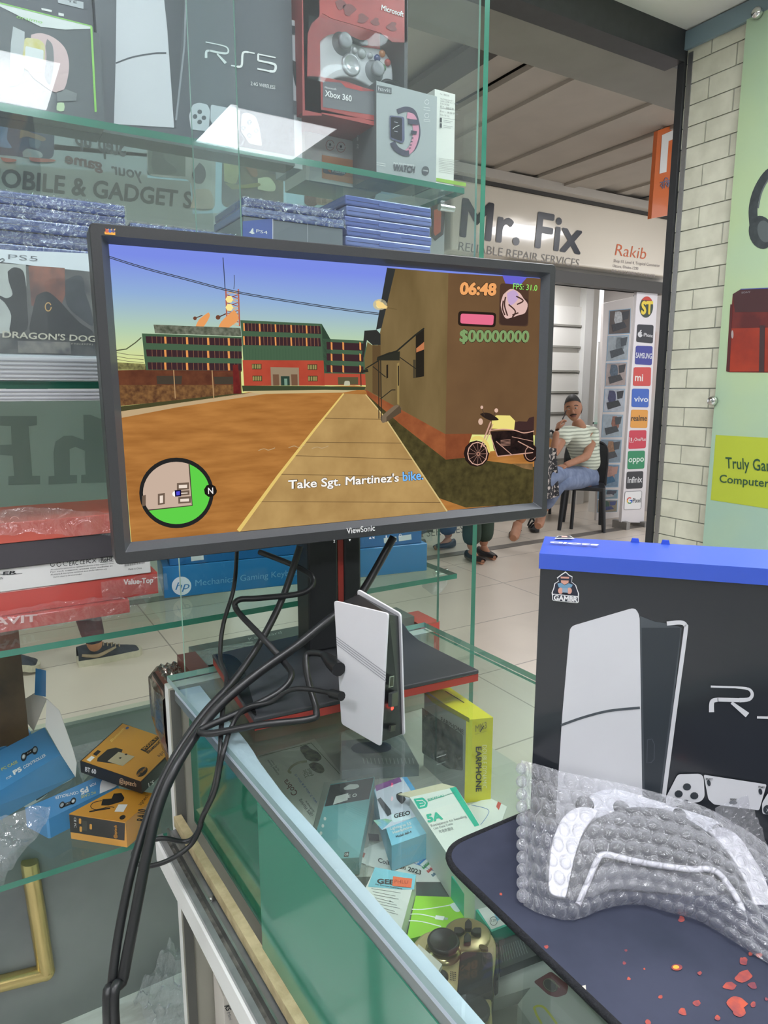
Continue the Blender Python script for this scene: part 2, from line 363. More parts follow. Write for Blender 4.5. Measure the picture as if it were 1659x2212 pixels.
# ------------------------------------------------------------------ glass showcase
X0, X1, YF, YB = -.75, .745, .98, 1.46
case = thing('glass_showcase', 'tall glass showcase full of game boxes behind the monitor', 'display case', (.1, 1.2, 0))
for zt in (.735, 1.065, 1.408, 1.727):
    m = MB(); m.box((X0, YF, zt - .009), (X1, YB, zt), GLASS((240, 249, 245), .035, 0, .012, (170, 178, 172), gain=.4), mats={'y-': EDGE, 'x+': EDGE, 'x-': EDGE, 'y+': PANE})
    m.build('shelf', case)
m = MB(); m.box((.775, .975, 0), (.785, 1.49, 2.3), PANE, mats={'y-': EDGE, 'y+': EDGE, 'z+': EDGE}); m.build('side_pane', case)
m = MB(); m.box((X0, 1.485, .7), (.774, 1.491, 2.3), GLASS(f0=.008), mats={'x+': EDGE_L}); m.build('back_pane', case)
GF = GLASS((246, 250, 250), .0165, .004, .03, (225, 230, 235), gain=.35)
m = MB(); m.box((.287, .962, 1.437), (.757, .967, 2.25), GF, mats={'x-': EDGE_L, 'x+': EDGE_L}); d1 = m.build('sliding_door', case)
m = MB(); m.box((X0, .949, 1.437), (.345, .954, 2.25), GF, mats={'x+': EDGE_L}); d2 = m.build('sliding_door', case)
SV = M((206, 208, 212), .3, .35, noise_amt=.1, scale=3)
m = MB(); m.box((X0, .968, 1.4095), (.76, .9795, 1.436), SV)
for k in range(5): m.box((X0, .967, 1.412 + k * .005), (.76, .9682, 1.4135 + k * .005), M((150, 152, 158), .35, .3))
m.build('door_track', case)
m = MB(); m.box((X0, .968, 1.384), (.76, .9795, 1.3985), SV)
for k in range(3): m.box((X0, .967, 1.386 + k * .0045), (.76, .9682, 1.3874 + k * .0045), M((150, 152, 158), .35, .3))
m.build('door_track', case)
m = MB(); m.box((X0, .945, 2.25), (.79, 1.5, 2.27), ALU); m.build('top_rail', case)
for x in (.768,):
    m = MB(); m.box((x - .012, 1.468, .7), (x + .004, 1.483, 2.3), ALU); m.build('corner_post', case)
for zt in (.735, 1.065, 1.408, 1.727):
    for y in (1.05, 1.38): m = MB(); m.lathe((.774, y, zt - .0155), [(.006, 0), (.006, .03)], CHROME, 10, (-1, 0, 0)); m.build('shelf_pin', case)
# frosted grey lower back and the gold trim on it
FROST = M((138, 142, 142), .35, c2=(112, 116, 118), scale=3)
m = MB(); m.box((X0, 1.5, 0), (.9, 1.515, .70), FROST); m.build('frosted_panel', case)
GOLD = M((216, 192, 132), .25, .75, noise_amt=.12, scale=12)
pg = Pl((0, 1.49, 0), (0, -1, 0)); m = MB()
a_, b_, c_ = pg(66, 1880), pg(100, 2100), pg(-60, 2140)
m.tube([a_ + A([0, 0, .02]), a_, a_ * .5 + b_ * .5, b_], .017, GOLD, 12, 3); m.tube([b_, b_ * .5 + c_ * .5, c_], .017, GOLD, 12, 3); m.ball(b_, .0175, GOLD); m.build('gold_trim', case)
# grey film with large letters on the back behind the lower shelf
m = MB(); pf = Pl((0, 1.484, 0), (0, -1, 0), .0006); FILMG = M((176, 184, 178), .45, noise_amt=.05, scale=4); LET = M((142, 148, 144), .45)
m.face([(X0, 1.484, 1.07), (.60, 1.484, 1.07), (.60, 1.484, 1.395), (X0, 1.484, 1.395)], FILMG)
z0 = lambda p: Z(0, 800, 1438 / 260, p)
m.poly(pf, z0([(0, 545), (440, 545), (440, 655), (340, 665), (385, 1260), (480, 1260), (480, 1360), (100, 1370), (100, 1265), (170, 1260), (150, 1020), (0, 1010), (0, 890), (140, 885), (130, 665), (0, 660)]), LET)
m.poly(pf, z0([(995, 530), (1080, 530), (1190, 575), (1290, 570), (1290, 1340), (970, 1345), (970, 1250), (1025, 1245), (1015, 960), (900, 915), (830, 940), (835, 1250), (920, 1250), (920, 1345), (580, 1365), (580, 1265), (650, 1260), (640, 980), (665, 850), (760, 785), (860, 780), (1005, 830)]), LET)
m.build('window_film', case)
# promotional film on the back pane, readable only from the passage, with rounded pictures
fm = MB(); LB = M((176, 206, 224), .4); FG = M((176, 184, 188), .45); DT = M((62, 64, 70), .5)
fm.poly(pf, [(-200, 222), (400, 290), (400, 345), (-200, 300)], FG, 1); fm.poly(pf, [(-5, 300), (400, 340), (400, 385), (-5, 352)], FG, 1)
fm.poly(pf, [(318, 292), (748, 348), (748, 452), (416, 462), (410, 392), (318, 384)], LB, 1)
def picture(pix, base, blobs, pl=pf, r=16, mb=None, k=2):
    mb = mb or fm; mb.poly(pl, rnd(pix, r), base, k)
    for i, (pp, c) in enumerate(blobs): mb.poly(pl, pp, M(c, .5, noise_amt=.25, scale=40), k + 1 + i)
def art(c, c2, sc=30): return M(c, .45, c2=c2, scale=sc)
picture([(-60, 240), (118, 258), (116, 345), (-60, 330)], art((60, 72, 104), (40, 48, 78), 25), [(spl([(0, 255), (18, 262), (15, 300), (25, 320), (0, 318)]), (110, 136, 178)), (spl([(45, 275), (62, 285), (96, 298), (92, 306), (60, 296), (42, 300)]), (150, 120, 98)), (spl([(48, 330), (60, 322), (88, 330), (88, 342), (50, 340)]), (168, 172, 178)), (spl([(62, 300), (86, 305), (82, 322), (64, 318)]), (86, 104, 128))])
for x0_, x1_ in ((0, 34), (62, 116)): fm.poly(pf, spl([(x0_, 341), (x1_, 346), (x1_ - 6, 351), (x0_ + 8, 350), (x0_, 341)]), M((186, 96, 84), .5), 7)
fm.text(pf, 'Step', (272, 338), (212, 326), (270, 294), DT, 3, .03); fm.text(pf, 'up', (198, 320), (162, 312), (196, 288), DT, 3, .03)
fm.text(pf, 'your', (306, 388), (240, 376), (305, 362), DT, 3, .02); fm.text(pf, 'game', (222, 368), (140, 352), (221, 344), M((98, 60, 62), .5), 3, .03)
picture([(316, 302), (466, 322), (464, 455), (418, 456), (412, 388), (318, 380)], art((182, 178, 172), (150, 150, 146), 18), [([(318, 305), (400, 316), (400, 382), (320, 376)], (104, 110, 104)), (spl([(330, 320), (348, 318), (356, 345), (380, 365), (372, 376), (334, 374), (326, 350)]), (78, 84, 80)), (spl([(430, 352), (440, 362), (444, 380), (436, 396), (422, 396), (414, 378), (422, 362)]), (40, 40, 44)), (spl([(420, 410), (452, 412), (458, 450), (410, 450)]), (190, 168, 150))])
picture([(480, 332), (612, 362), (612, 452), (478, 448)], art((96, 92, 70), (58, 62, 66), 22), [(spl([(482, 338), (515, 345), (510, 395), (484, 392)]), (168, 164, 104)), (spl([(520, 352), (545, 352), (556, 378), (545, 382), (530, 362)]), (132, 92, 66)), (spl([(556, 386), (580, 384), (594, 402), (588, 414), (556, 410)]), (196, 202, 168)), (spl([(484, 396), (520, 400), (556, 396), (556, 404), (500, 410)]), (128, 128, 66)), (spl([(572, 356), (600, 366), (606, 380), (580, 376)]), (66, 68, 72))])
picture([(657, 352), (742, 380), (724, 446), (657, 440)], art((196, 172, 146), (178, 150, 128), 18), [(spl([(668, 356), (678, 360), (676, 382), (682, 404), (684, 442), (658, 440), (662, 400), (670, 378)]), (96, 56, 50)), ([(682, 404), (686, 394), (690, 404), (692, 440), (682, 440)], (150, 118, 100)), ([(694, 404), (698, 392), (702, 404), (704, 440), (694, 440)], (150, 118, 100))])
fm.build('window_film', case)
ps = Pl((.772, 1.2, 0), (-1, 0, 0), .0006); fm = MB()
fm.poly(ps, [(752, 352), (905, 405), (880, 420), (752, 452)], LB, 1)
picture([(760, 378), (815, 386), (812, 430), (758, 444)], art((78, 88, 112), (50, 60, 84), 25), [(spl([(765, 400), (800, 396), (806, 410), (770, 424)]), (120, 124, 96))], ps, 8, fm)
fm.build('window_film', case)

# ------------------------------------------------------------------ glass topped counter
YA, YN, TOP = .873, -.45, 1.03
xl = lambda y, d=0.: .194 + .045 * (YA - y) + d
xr = lambda y, d=0.: .600 + .033 * (YA - y) + d
ctr = thing('sales_counter', 'glass topped sales counter with green side panel under the monitor', 'counter', (.42, .3, 0))
def strip(m, z0_, z1_, fa, fb, mat, y0=YN, y1=YA, cap=None, mats=None):
    v = [(fa(y1), y1, z1_), (fb(y1), y1, z1_), (fb(y0), y0, z1_), (fa(y0), y0, z1_)]
    return m.prism(v, (0, 0, z0_ - z1_), mat, cap or mat)
m = MB(); TG = GLASS((247, 252, 250), .035, .003, .015, (200, 208, 206))
v = [(xl(YA), YA), (xr(YA), YA), (xr(YN), YN), (xl(YN), YN)]
m.face([(x, y, TOP) for x, y in v], TG); m.face([(x, y, TOP - .008) for x, y in v[::-1]], TG)
for i in range(4):
    a_, b_ = v[i], v[(i + 1) % 4]; m.face([(*a_, TOP), (*b_, TOP), (*b_, TOP - .008), (*a_, TOP - .008)], EDGE_L if i != 3 else M((150, 178, 180), .2, noise_amt=.08, scale=25))
m.build('glass_top', ctr)
m = MB(); BL = M((190, 202, 218), .38, noise_amt=.06, scale=18, bump=.15)
N_ = 60; ys = [YA - .03 + (YN - YA + .03) * i / N_ for i in range(N_ + 1)]
wv = lambda y: float(np.interp(y, (-.45, .42, .5, .56, .60, .625, .66, .7, .77, .85), (.009, .0165, .018, .0175, .0200, .0215, .0262, .028, .029, .033)))
pts = [(xl(y, .0008), y, TOP - .0095) for y in ys] + [(xl(y, wv(y)), y, TOP - .0095) for y in ys[::-1]]
m.prism(pts, (0, 0, -.004), BL); m.build('edge_tape', ctr)
m = MB(); strip(m, TOP - .026, TOP - .0145, lambda y: xl(y, .002), lambda y: xl(y, .018), M((142, 150, 150), .35, .6, noise_amt=.1, scale=30)); m.build('top_rail', ctr)
m = MB(); GP = M((44, 116, 92), .1, noise_amt=.10, scale=2.5, coat=.3); GP2 = M((66, 140, 116), .1, noise_amt=.06, scale=2.5, coat=.3)
strip(m, .842, TOP - .026, lambda y: xl(y, .012), lambda y: xl(y, .018), GP, .57, YA - .045); m.build('sliding_panel', ctr)
m = MB(); strip(m, .842, TOP - .026, lambda y: xl(y, .001), lambda y: xl(y, .007), GP2, YN, .585); m.build('sliding_panel', ctr)
m = MB(); MDF = M((206, 190, 150), .9, c2=(180, 164, 126), scale=60, bump=.8)
strip(m, .888, .8955, lambda y: xl(y, .019), lambda y: xr(y, -.0065), M((176, 178, 168), .5, noise_amt=.05, scale=6), YN, YA - .022)
strip(m, .8285, .8425, lambda y: xl(y, -.009 + .0015 * math.sin(y * 60)), lambda y: xl(y, .002), MDF, YN, YA - .022); m.build('inner_shelf', ctr)
m = MB(); AT = M((168, 170, 172), .42, .7, noise_amt=.18, scale=40, bump=.1); DIRT = M((70, 70, 66), .9, c2=(120, 118, 110), scale=70, bump=.6)
o_ = -.040
for a_, b_, z0_, z1_, mt in ((-.009, -.016, .826, .8285, AT), (-.016, -.017, .815, .8245, INK), (-.017, -.027, .812, .8235, AT), (-.027, -.0295, .812, .8285, ALU), (-.0295, -.0355, .812, .818, DIRT), (-.0355, -.042, .806, .8235, AT)):
    strip(m, z0_, z1_, lambda y, a_=a_: xl(y, a_ + .012), lambda y, b_=b_: xl(y, b_ + .012), mt, YN, YA - .022)
m.build('door_track', ctr)
m = MB(); strip(m, .788, .818, lambda y: xl(y, -.033), lambda y: xl(y, -.030), WHITE, YN, YA - .022); m.build('track_face', ctr)
m = MB(); SC_ = M((150, 152, 150), .3, .8); m.lathe((xl(.70, -.012), .70, .824), [(.004, 0), (.0045, .002), (.002, .004)], SC_, 12); m.build('screw', ctr)
m = MB(); m.box((.19, YA - .020, 0), (.605, YA - .001, TOP - .0095), M((214, 216, 208), .5, noise_amt=.04, scale=6), mats={'x-': WHITE, 'y-': M((166, 164, 152), .55, noise_amt=.05, scale=3)}); m.build('end_panel', ctr)
m = MB(); m.box((.192, YA - .0225, 0), (.204, YA - .0202, TOP - .012), M((92, 92, 88), .5)); m.build('edge_seam', ctr)
m = MB(); v = [(xr(YA), YA), (xr(YN), YN)]
for d in (0, -.006): m.face([(v[0][0] + d, YA - .022, .02), (v[1][0] + d, YN, .02), (v[1][0] + d, YN, TOP - .009), (v[0][0] + d, YA - .022, TOP - .009)], PANE)
m.face([(v[0][0], YA - .022, TOP - .009), (v[1][0], YN, TOP - .009), (v[1][0] - .006, YN, TOP - .009), (v[0][0] - .006, YA - .022, TOP - .009)], EDGE); m.build('front_pane', ctr)
m = MB(); strip(m, .44, .455, lambda y: xl(y, .01), lambda y: xr(y, -.02), M((186, 186, 180), .5), YN, YA - .022); m.build('cabinet_shelf', ctr)
m = MB(); strip(m, .0, .44, lambda y: xl(y, .05), lambda y: xl(y, .06), M((180, 180, 174), .5), YN, YA - .022); m.build('base_panel', ctr)
m = MB(); strip(m, 0, .827, lambda y: xr(y, -.012), lambda y: xr(y, -.007), M((150, 150, 138), .5), YN, YA - .022); m.build('front_panel', ctr)
m = MB(); m.box((.221, .884, TOP - .01), (.636, .890, 1.36), PANE, mats={'x-': EDGE_L, 'x+': EDGE_L, 'z+': EDGE_L}); m.build('upright_screen', ctr)
# ------------------------------------------------------------------ monitor
mon = thing('monitor', 'wide black monitor showing a game street scene with a red striped stand', 'monitor', (.42, .82, TOP + .001))
_a = math.radians(-4.42); EX = A([math.cos(_a), math.sin(_a), .007]); EY = A([-.0075, .001, 1.]); EN = np.cross(EX, EY); EN /= np.linalg.norm(EN)
TL = A([.1350, .7480, 1.5385]); SWD, SHT = .531, .2987
sp = Pl(TL, EN, .00012)
def mp(u, v, d=0.): return TL + EX * u + EY * v + EN * d       # metres right, up and out of the screen
m = MB(); m.face([mp(0, 0), mp(SWD, 0), mp(SWD, -SHT), mp(0, -SHT)], EM((200, 200, 200), 1.))
def screen_sky():
    mt, nt, b = newmat('screen'); nt.nodes.remove(b); N = nt.nodes.new
    e = N('ShaderNodeEmission'); tc = N('ShaderNodeTexCoord'); s = N('ShaderNodeSeparateXYZ'); r = N('ShaderNodeValToRGB')
    nt.links.new(tc.outputs['Generated'], s.inputs[0]); nt.links.new(s.outputs['Z'], r.inputs['Fac'])
    cols = ((.5, (224, 226, 140)), (.62, (214, 222, 150)), (.72, (180, 206, 178)), (.84, (146, 176, 216)), (.96, (124, 142, 230)))
    e_ = r.color_ramp.elements; e_[0].position, e_[0].color = cols[0][0], lin(cols[0][1]); e_[1].position, e_[1].color = cols[-1][0], lin(cols[-1][1])
    for p_, c_ in cols[1:-1]: x = e_.new(p_); x.color = lin(c_)
    nt.links.new(r.outputs['Color'], e.inputs[0]); nt.links.new(e.outputs[0], nt.nodes['Material Output'].inputs[0]); return mt
def EMN(c, c2, sc=30., st=1., stretch=None):
    mt, nt, b = newmat('screen'); nt.nodes.remove(b); N = nt.nodes.new
    e = N('ShaderNodeEmission'); tc = N('ShaderNodeTexCoord'); n = N('ShaderNodeTexNoise'); r = N('ShaderNodeValToRGB')
    n.inputs['Scale'].default_value = sc; n.inputs['Detail'].default_value = 4
    src = tc.outputs['Object']
    if stretch:
        mpn = N('ShaderNodeMapping'); mpn.inputs['Scale'].default_value = stretch; nt.links.new(src, mpn.inputs[0]); src = mpn.outputs[0]
    nt.links.new(src, n.inputs['Vector']); nt.links.new(n.outputs['Fac'], r.inputs['Fac'])
    r.color_ramp.elements[0].position = .3; r.color_ramp.elements[1].position = .7
    r.color_ramp.elements[0].color = lin(c2); r.color_ramp.elements[1].color = lin(c)
    nt.links.new(r.outputs['Color'], e.inputs[0]); e.inputs[1].default_value = st
    nt.links.new(e.outputs[0], nt.nodes['Material Output'].inputs[0]); return mt
m.mats[0] = screen_sky()
sz1 = lambda p: Z(180, 480, 1659 / 540, p)
sz2 = lambda p: Z(680, 520, 1659 / 540, p)
def sc(pts, c, k=1, c2=None, n=30., st=None): m.poly(sp, pts, EMN(c, c2, n, 1., st) if c2 else EM(c), k)
# ground, kerb and fence
sc([(250, 880), (520, 850), (590, 838), (765, 833), (800, 836), (960, 990), (1160, 960), (1151, 1085), (284, 1172), (262, 905)], (184, 126, 66), 1, (156, 102, 50), 22, (1, 1, 6))
sc([(247, 800), (520, 795), (522, 850), (254, 868)], (110, 66, 46), 2, (86, 50, 38), 90); sc([(246, 797), (350, 800), (522, 803), (520, 788), (246, 790)], (96, 52, 44), 3)
sc(sz1([(485, 1020), (655, 1020), (650, 1075), (490, 1075)]), (70, 62, 52), 3); sc(sz1([(865, 1025), (1000, 1025), (1000, 1075), (870, 1075)]), (70, 62, 52), 3)
sc(sz1([(235, 1080), (1045, 1080), (1045, 1140), (245, 1220)]), (136, 98, 60), 3, (84, 56, 40), 220)
sc(sz1([(245, 1222), (1045, 1133), (1100, 1137), (250, 1255)]), (72, 70, 44), 4); sc(sz1([(250, 1255), (1090, 1133), (1240, 1135), (640, 1225), (255, 1298)]), (190, 164, 126), 4)
for x in (605, 860): m.stroke(sp, sz1([(x - 8, 960), (x + 5, 1170)]), 2.2, EM((176, 140, 100)), 5)
sc(sz1([(218, 930), (410, 940), (410, 980), (225, 980)]), (150, 146, 92), 4, (92, 88, 60), 260)
for y in (865, 890, 910): m.stroke(sp, sz1([(218, y), (300, y + 14), (400, y + 22)]), 1.2, EM((110, 104, 84)), 4)
m.stroke(sp, sz1([(215, 852), (285, 842), (345, 800), (385, 765)]), 2.5, EM((84, 88, 66)), 4)
# barrack blocks
GB, WN, OC = (72, 98, 74), (62, 42, 46), (226, 150, 84)
sc(sz1([(388, 738), (1050, 762), (1050, 985), (415, 982), (405, 905)]), GB, 5)
for (y0_, y1_, ya, yb, xa) in ((757, 802, 772, 822, 412), (845, 890, 858, 905, 415), (930, 978, 938, 985, 425)):
    sc(sz1([(xa, y0_), (1048, ya), (1052, yb), (xa + 6, y1_)]), WN, 6)
    for x in (542, 686, 826, 963):
        f_ = (x - xa) / (1048 - xa); sc(sz1([(x - 7, y0_ + (ya - y0_) * f_), (x + 7, y0_ + (ya - y0_) * f_), (x + 10, y1_ + (yb - y1_) * f_), (x - 4, y1_ + (yb - y1_) * f_)]), OC, 7)
    for x in (455, 485, 515, 585, 620, 655, 730, 760, 790, 870, 900, 930, 1000, 1025):
        f_ = (x - xa) / (1048 - xa); m.stroke(sp, sz1([(x, y0_ + (ya - y0_) * f_), (x + 2, y1_ + (yb - y1_) * f_)]), .8, EM((150, 104, 78)), 7)
sc(sz1([(465, 680), (1042, 702), (1048, 757), (475, 737)]), (124, 128, 112), 6, (74, 80, 66), 230)
sc(sz1([(1040, 650), (1580, 675), (1590, 920), (1060, 915), (1050, 760)]), GB, 8)
for (y0_, y1_, ya, yb) in ((670, 722, 690, 742), (757, 815, 770, 825)):
    sc(sz1([(1058, y0_), (1570, ya), (1575, yb), (1065, y1_)]), WN, 9)
    for i in range(5):
        x = (1063, 1167, 1272, 1376, 1478)[i]; f_ = (x - 1058) / 512; a_ = y0_ + (ya - y0_) * f_; b_ = y1_ + (yb - y1_) * f_
        sc(sz1([(x - 5, a_), (x + 5, a_), (x + 8, b_), (x - 2, b_)]), OC, 10)
        for dx in (28, 52, 76): m.stroke(sp, sz1([(x + dx, a_), (x + dx + 2, b_)]), .8, EM((160, 110, 80)), 10)
for i in range(26): m.stroke(sp, sz1([(1062 + i * 20, 838), (1063 + i * 20, 914)]), .6, EM((62, 86, 66)), 9)
sc(sz1([(1055, 915), (1592, 918), (1600, 1085), (1065, 1085)]), (182, 78, 58), 9, (166, 66, 50), 40)
for x, y in ((1148, 958), (1517, 962), (1152, 1037), (1520, 1038)):
    sc(sz1([(x - 32, y - 18), (x + 32, y - 18), (x + 32, y + 18), (x - 30, y + 18)]), (60, 56, 40), 10)
    for dx in (-24, -8, 8, 22): sc(sz1([(x + dx - 6, y - 14), (x + dx + 5, y - 14), (x + dx + 5, y + 14), (x + dx - 6, y + 14)]), (150, 140, 86), 11)
sc(sz1([(1240, 962), (1428, 965), (1430, 1085), (1245, 1085)]), (150, 132, 108), 10); sc(sz1([(1255, 1010), (1295, 1010), (1298, 1085), (1258, 1085)]), (114, 84, 64), 11); sc(sz1([(1376, 1010), (1418, 1010), (1420, 1085), (1380, 1085)]), (114, 84, 64), 11)
sc(sz1([(1308, 1022), (1366, 1022), (1368, 1085), (1310, 1085)]), (46, 66, 56), 11); sc(sz1([(1330, 1038), (1350, 1038), (1352, 1083), (1332, 1083)]), (120, 150, 130), 12)
sc(sz1([(1580, 675), (1640, 780), (1640, 1000), (1592, 1000)]), (52, 70, 56), 8); sc(sz2([(52, 650), (340, 665), (340, 960), (62, 960), (55, 800)]), GB, 8)
for (y0_, y1_) in ((672, 722), (748, 795), (825, 872)):
    sc(sz2([(75, y0_), (320, y0_ + 10), (320, y1_ + 8), (78, y1_)]), WN, 9)
    for x in (108, 185, 298): sc(sz2([(x - 5, y0_), (x + 6, y0_ + 5), (x + 7, y1_ + 5), (x - 4, y1_)]), OC, 10)
sc(sz2([(62, 880), (340, 885), (340, 960), (62, 960)]), (176, 78, 58), 9); sc(sz2([(150, 905), (285, 905), (285, 955), (152, 955)]), (90, 84, 60), 10)
sc(rnd(sz2([(195, 930), (228, 930), (232, 960), (190, 962)]), 3), (186, 184, 160), 11)
sc([(522, 833), (690, 834), (800, 836), (800, 842), (524, 846)], (62, 70, 48), 9); sc([(522, 845), (700, 842), (770, 843), (740, 848), (560, 851)], (196, 176, 130), 10)
sc(sz1([(990, 948), (1025, 945), (1045, 1138), (995, 1138)]), (118, 44, 40), 8, (92, 34, 34), 120)
# dishes and mast
for pp in ([(830, 598), (838, 625), (800, 690), (742, 740), (735, 725), (765, 650)], [(1000, 580), (1030, 640), (980, 690), (895, 745), (885, 735), (915, 660)]): sc(spl(sz1(pp + pp[:1]), 5), (232, 158, 96), 5)
sc(ell(*sz1([(740, 638)])[0], 4), (112, 70, 52), 6); sc(ell(*sz1([(893, 632)])[0], 5), (112, 70, 52), 6); m.stroke(sp, sz1([(740, 638), (790, 618)]), 2, EM((96, 66, 54)), 6); m.stroke(sp, sz1([(893, 632), (945, 608)]), 2.5, EM((96, 66, 54)), 6)
for x in (945, 1028): m.stroke(sp, sz1([(x, 445), (x + 8, 690)]), 3, EM((180, 96, 78)), 4)
for i in range(9):
    y = 455 + i * 26; m.stroke(sp, sz1([(945, y), (1030, y + 26)]), 1.6, EM((150, 74, 62) if i % 2 else (214, 176, 130)), 4); m.stroke(sp, sz1([(1030, y), (946, y + 26)]), 1.6, EM((150, 74, 62) if i % 2 else (214, 176, 130)), 4)
for y in (512, 566): sc(ell(*sz1([(968, y)])[0], 8.4, 8.4, 6), (250, 232, 150), 6)
m.stroke(sp, sz1([(926, 235), (934, 340), (940, 445)]), 2, EM((66, 76, 104)), 3); m.stroke(sp, sz1([(1000, 350), (1002, 400), (998, 445)]), 1.5, EM((80, 86, 104)), 3)
for d_ in (0, 10): m.stroke(sp, spl(sz1([(165, 226 + d_), (400, 300 + d_), (700, 380 + d_), (950, 446 + d_), (1200, 494 + d_), (1659, 566 + d_), (1970, 606 + d_)]), 4), 1.7, EM((62, 66, 74)), 13)
# warehouse on the right
sc([(835, 579), (967, 590), (961, 938), (786, 843), (808, 780), (822, 706)], (128, 108, 72), 14, (106, 88, 56), 26, (1, 1, .35)); sc([(967, 590), (1166, 602), (1158, 940), (961, 938)], (116, 88, 60), 14, (104, 78, 54), 14)
sc(sz2([(475, 180), (530, 190), (438, 580), (402, 592)]), (52, 54, 54), 15); sc(sz2([(325, 598), (405, 592), (432, 620), (432, 692), (378, 692), (342, 660), (320, 775), (308, 770)]), (50, 50, 48), 15)
sc(sz2([(345, 672), (378, 695), (380, 1010), (335, 985), (325, 780)]), (116, 98, 62), 15); sc(sz2([(378, 692), (432, 694), (436, 1040), (378, 1010)]), (96, 76, 50), 15)
sc(sz2([(330, 985), (440, 1050), (860, 1282), (865, 1452), (560, 1215), (345, 1025)]), (158, 92, 56), 16, (134, 74, 46), 60); sc(sz2([(860, 1282), (1040, 1280), (1000, 1400), (985, 1440), (865, 1452)]), (142, 80, 50), 16, (122, 66, 42), 60)
sc(sz2([(665, 625), (720, 582), (720, 900), (665, 910)]), (40, 36, 30), 16); sc(sz2([(668, 715), (720, 672), (720, 722), (668, 742)]), (190, 120, 80), 17); sc(sz2([(648, 790), (664, 790), (664, 912), (648, 912)]), (74, 66, 50), 16)
sc(sz2([(470, 825), (482, 822), (482, 910), (470, 915)]), (44, 38, 30), 16); sc(sz2([(540, 815), (556, 808), (556, 1090), (542, 1085)]), (150, 128, 80), 16); sc(sz2([(546, 830), (554, 828), (554, 960), (547, 965)]), (50, 44, 36), 17)
sc(sz2([(410, 772), (490, 740), (560, 735), (558, 795), (470, 795), (405, 795)]), (48, 48, 40), 17); m.stroke(sp, sz2([(415, 775), (540, 732), (660, 628), (720, 582)]), 3.5, EM((44, 44, 38)), 18); m.stroke(sp, sz2([(330, 850), (420, 795)]), 2.5, EM((44, 44, 38)), 18); sc(sz2([(300, 862), (345, 850), (352, 872), (300, 878)]), (46, 46, 40), 17)
for a_, b_ in (((418, 790), (420, 1180)), ((432, 790), (438, 1195)), ((560, 775), (665, 850)), ((380, 835), (465, 905)), ((300, 870), (302, 965)), ((430, 1050), (505, 990)), ((505, 990), (530, 990))): m.stroke(sp, sz2([a_, b_]), 2, EM((50, 46, 38)), 18)
sc(spl(sz2([(430, 1170), (520, 1095), (555, 1095), (566, 1132), (470, 1200), (440, 1205), (430, 1170)]), 2), (120, 104, 84), 18); sc(sz2([(555, 1095), (567, 1112), (567, 1140), (470, 1203), (470, 1170)]), (88, 74, 58), 19)
sc(ell(*sz2([(428, 425)])[0], 15, 12), (196, 190, 160), 15); sc(ell(*sz2([(430, 430)])[0], 9, 7), (250, 226, 150), 16); sc(sz2([(400, 405), (420, 398), (478, 440), (470, 452), (425, 450), (405, 430)]), (246, 214, 140), 17); m.stroke(sp, sz2([(470, 445), (540, 457)]), 2, EM((110, 92, 60)), 17)
# pavement and grass
sc(sz2([(345, 1025), (560, 1215), (865, 1452), (985, 1440), (1450, 1500), (1440, 1740), (1000, 1770), (800, 1700), (360, 1140), (320, 1030)]), (86, 78, 46), 15, (62, 56, 34), 110)
sc([(738, 850), (790, 852), (830, 900), (965, 1104), (512, 1148)], (190, 156, 100), 16, (164, 130, 80), 26); m.stroke(sp, [(741, 850), (680, 925), (600, 1028), (514, 1146)], 3, EM((228, 198, 114)), 17, 8)
m.stroke(sp, [(788, 852), (830, 902), (964, 1104)], 2, EM((212, 188, 128)), 17, 3)
for a_, b_ in (((700, 903), (835, 906)), ((660, 955), (868, 957)), ((636, 984), (890, 992)), ((604, 1024), (915, 1030)), ((560, 1083), (952, 1085))): m.stroke(sp, [a_, b_], 1.3, EM((112, 88, 56)), 17)
for x, y in ((575, 970), (690, 966), (640, 964)): m.stroke(sp, spl([(x - 18, y + 3), (x - 6, y - 1), (x + 4, y + 2), (x + 18, y - 3)], 3), 1.4, EM((186, 160, 120)), 17)
# motorcycle
sc(ell(*sz2([(1066, 1412)])[0], 27.5, 28.5, 12), (40, 28, 26), 20)
ring = ell(*sz2([(1072, 1412)])[0], 21, 24.5, 12)
m.stroke(sp, ring + ring[:2], 2, EM((222, 176, 156)), 21)
c_ = sz2([(1078, 1414)])[0]
for i in range(12):
    q = ring[i]; m.stroke(sp, [c_, q], .7, EM((176, 134, 118)), 21)
sc(ell(*c_, 4.2), (178, 128, 108), 22); sc(ell(*c_, 2), (60, 40, 36), 23)
sc(sz2([(1160, 1265), (1440, 1255), (1448, 1400), (1300, 1425), (1210, 1430), (1180, 1380)]), (48, 34, 32), 20, (26, 20, 20), 130)
sc(ell(*sz2([(1425, 1410)])[0], 16, 19), (40, 28, 26), 20); q = ell(*sz2([(1425, 1410)])[0], 12, 15, 12, 30, 250); m.stroke(sp, q, 1.3, EM((206, 158, 138)), 21)
sc(sz2([(1170, 1172), (1200, 1158), (1288, 1160), (1322, 1195), (1315, 1256), (1240, 1250), (1165, 1246)]), (236, 220, 128), 21); sc(sz2([(1320, 1205), (1345, 1198), (1400, 1200), (1415, 1175), (1448, 1166), (1446, 1262), (1400, 1275), (1312, 1255)]), (66, 46, 44), 20)
m.stroke(sp, spl(sz2([(1150, 1258), (1240, 1250), (1320, 1258), (1380, 1275), (1447, 1262)]), 4), 2, EM((216, 168, 148)), 22)
sc(spl(sz2([(1030, 1310), (1060, 1296), (1105, 1302), (1145, 1345), (1156, 1400), (1144, 1402), (1125, 1350), (1090, 1320), (1035, 1325), (1030, 1310)]), 3), (228, 206, 116), 22)
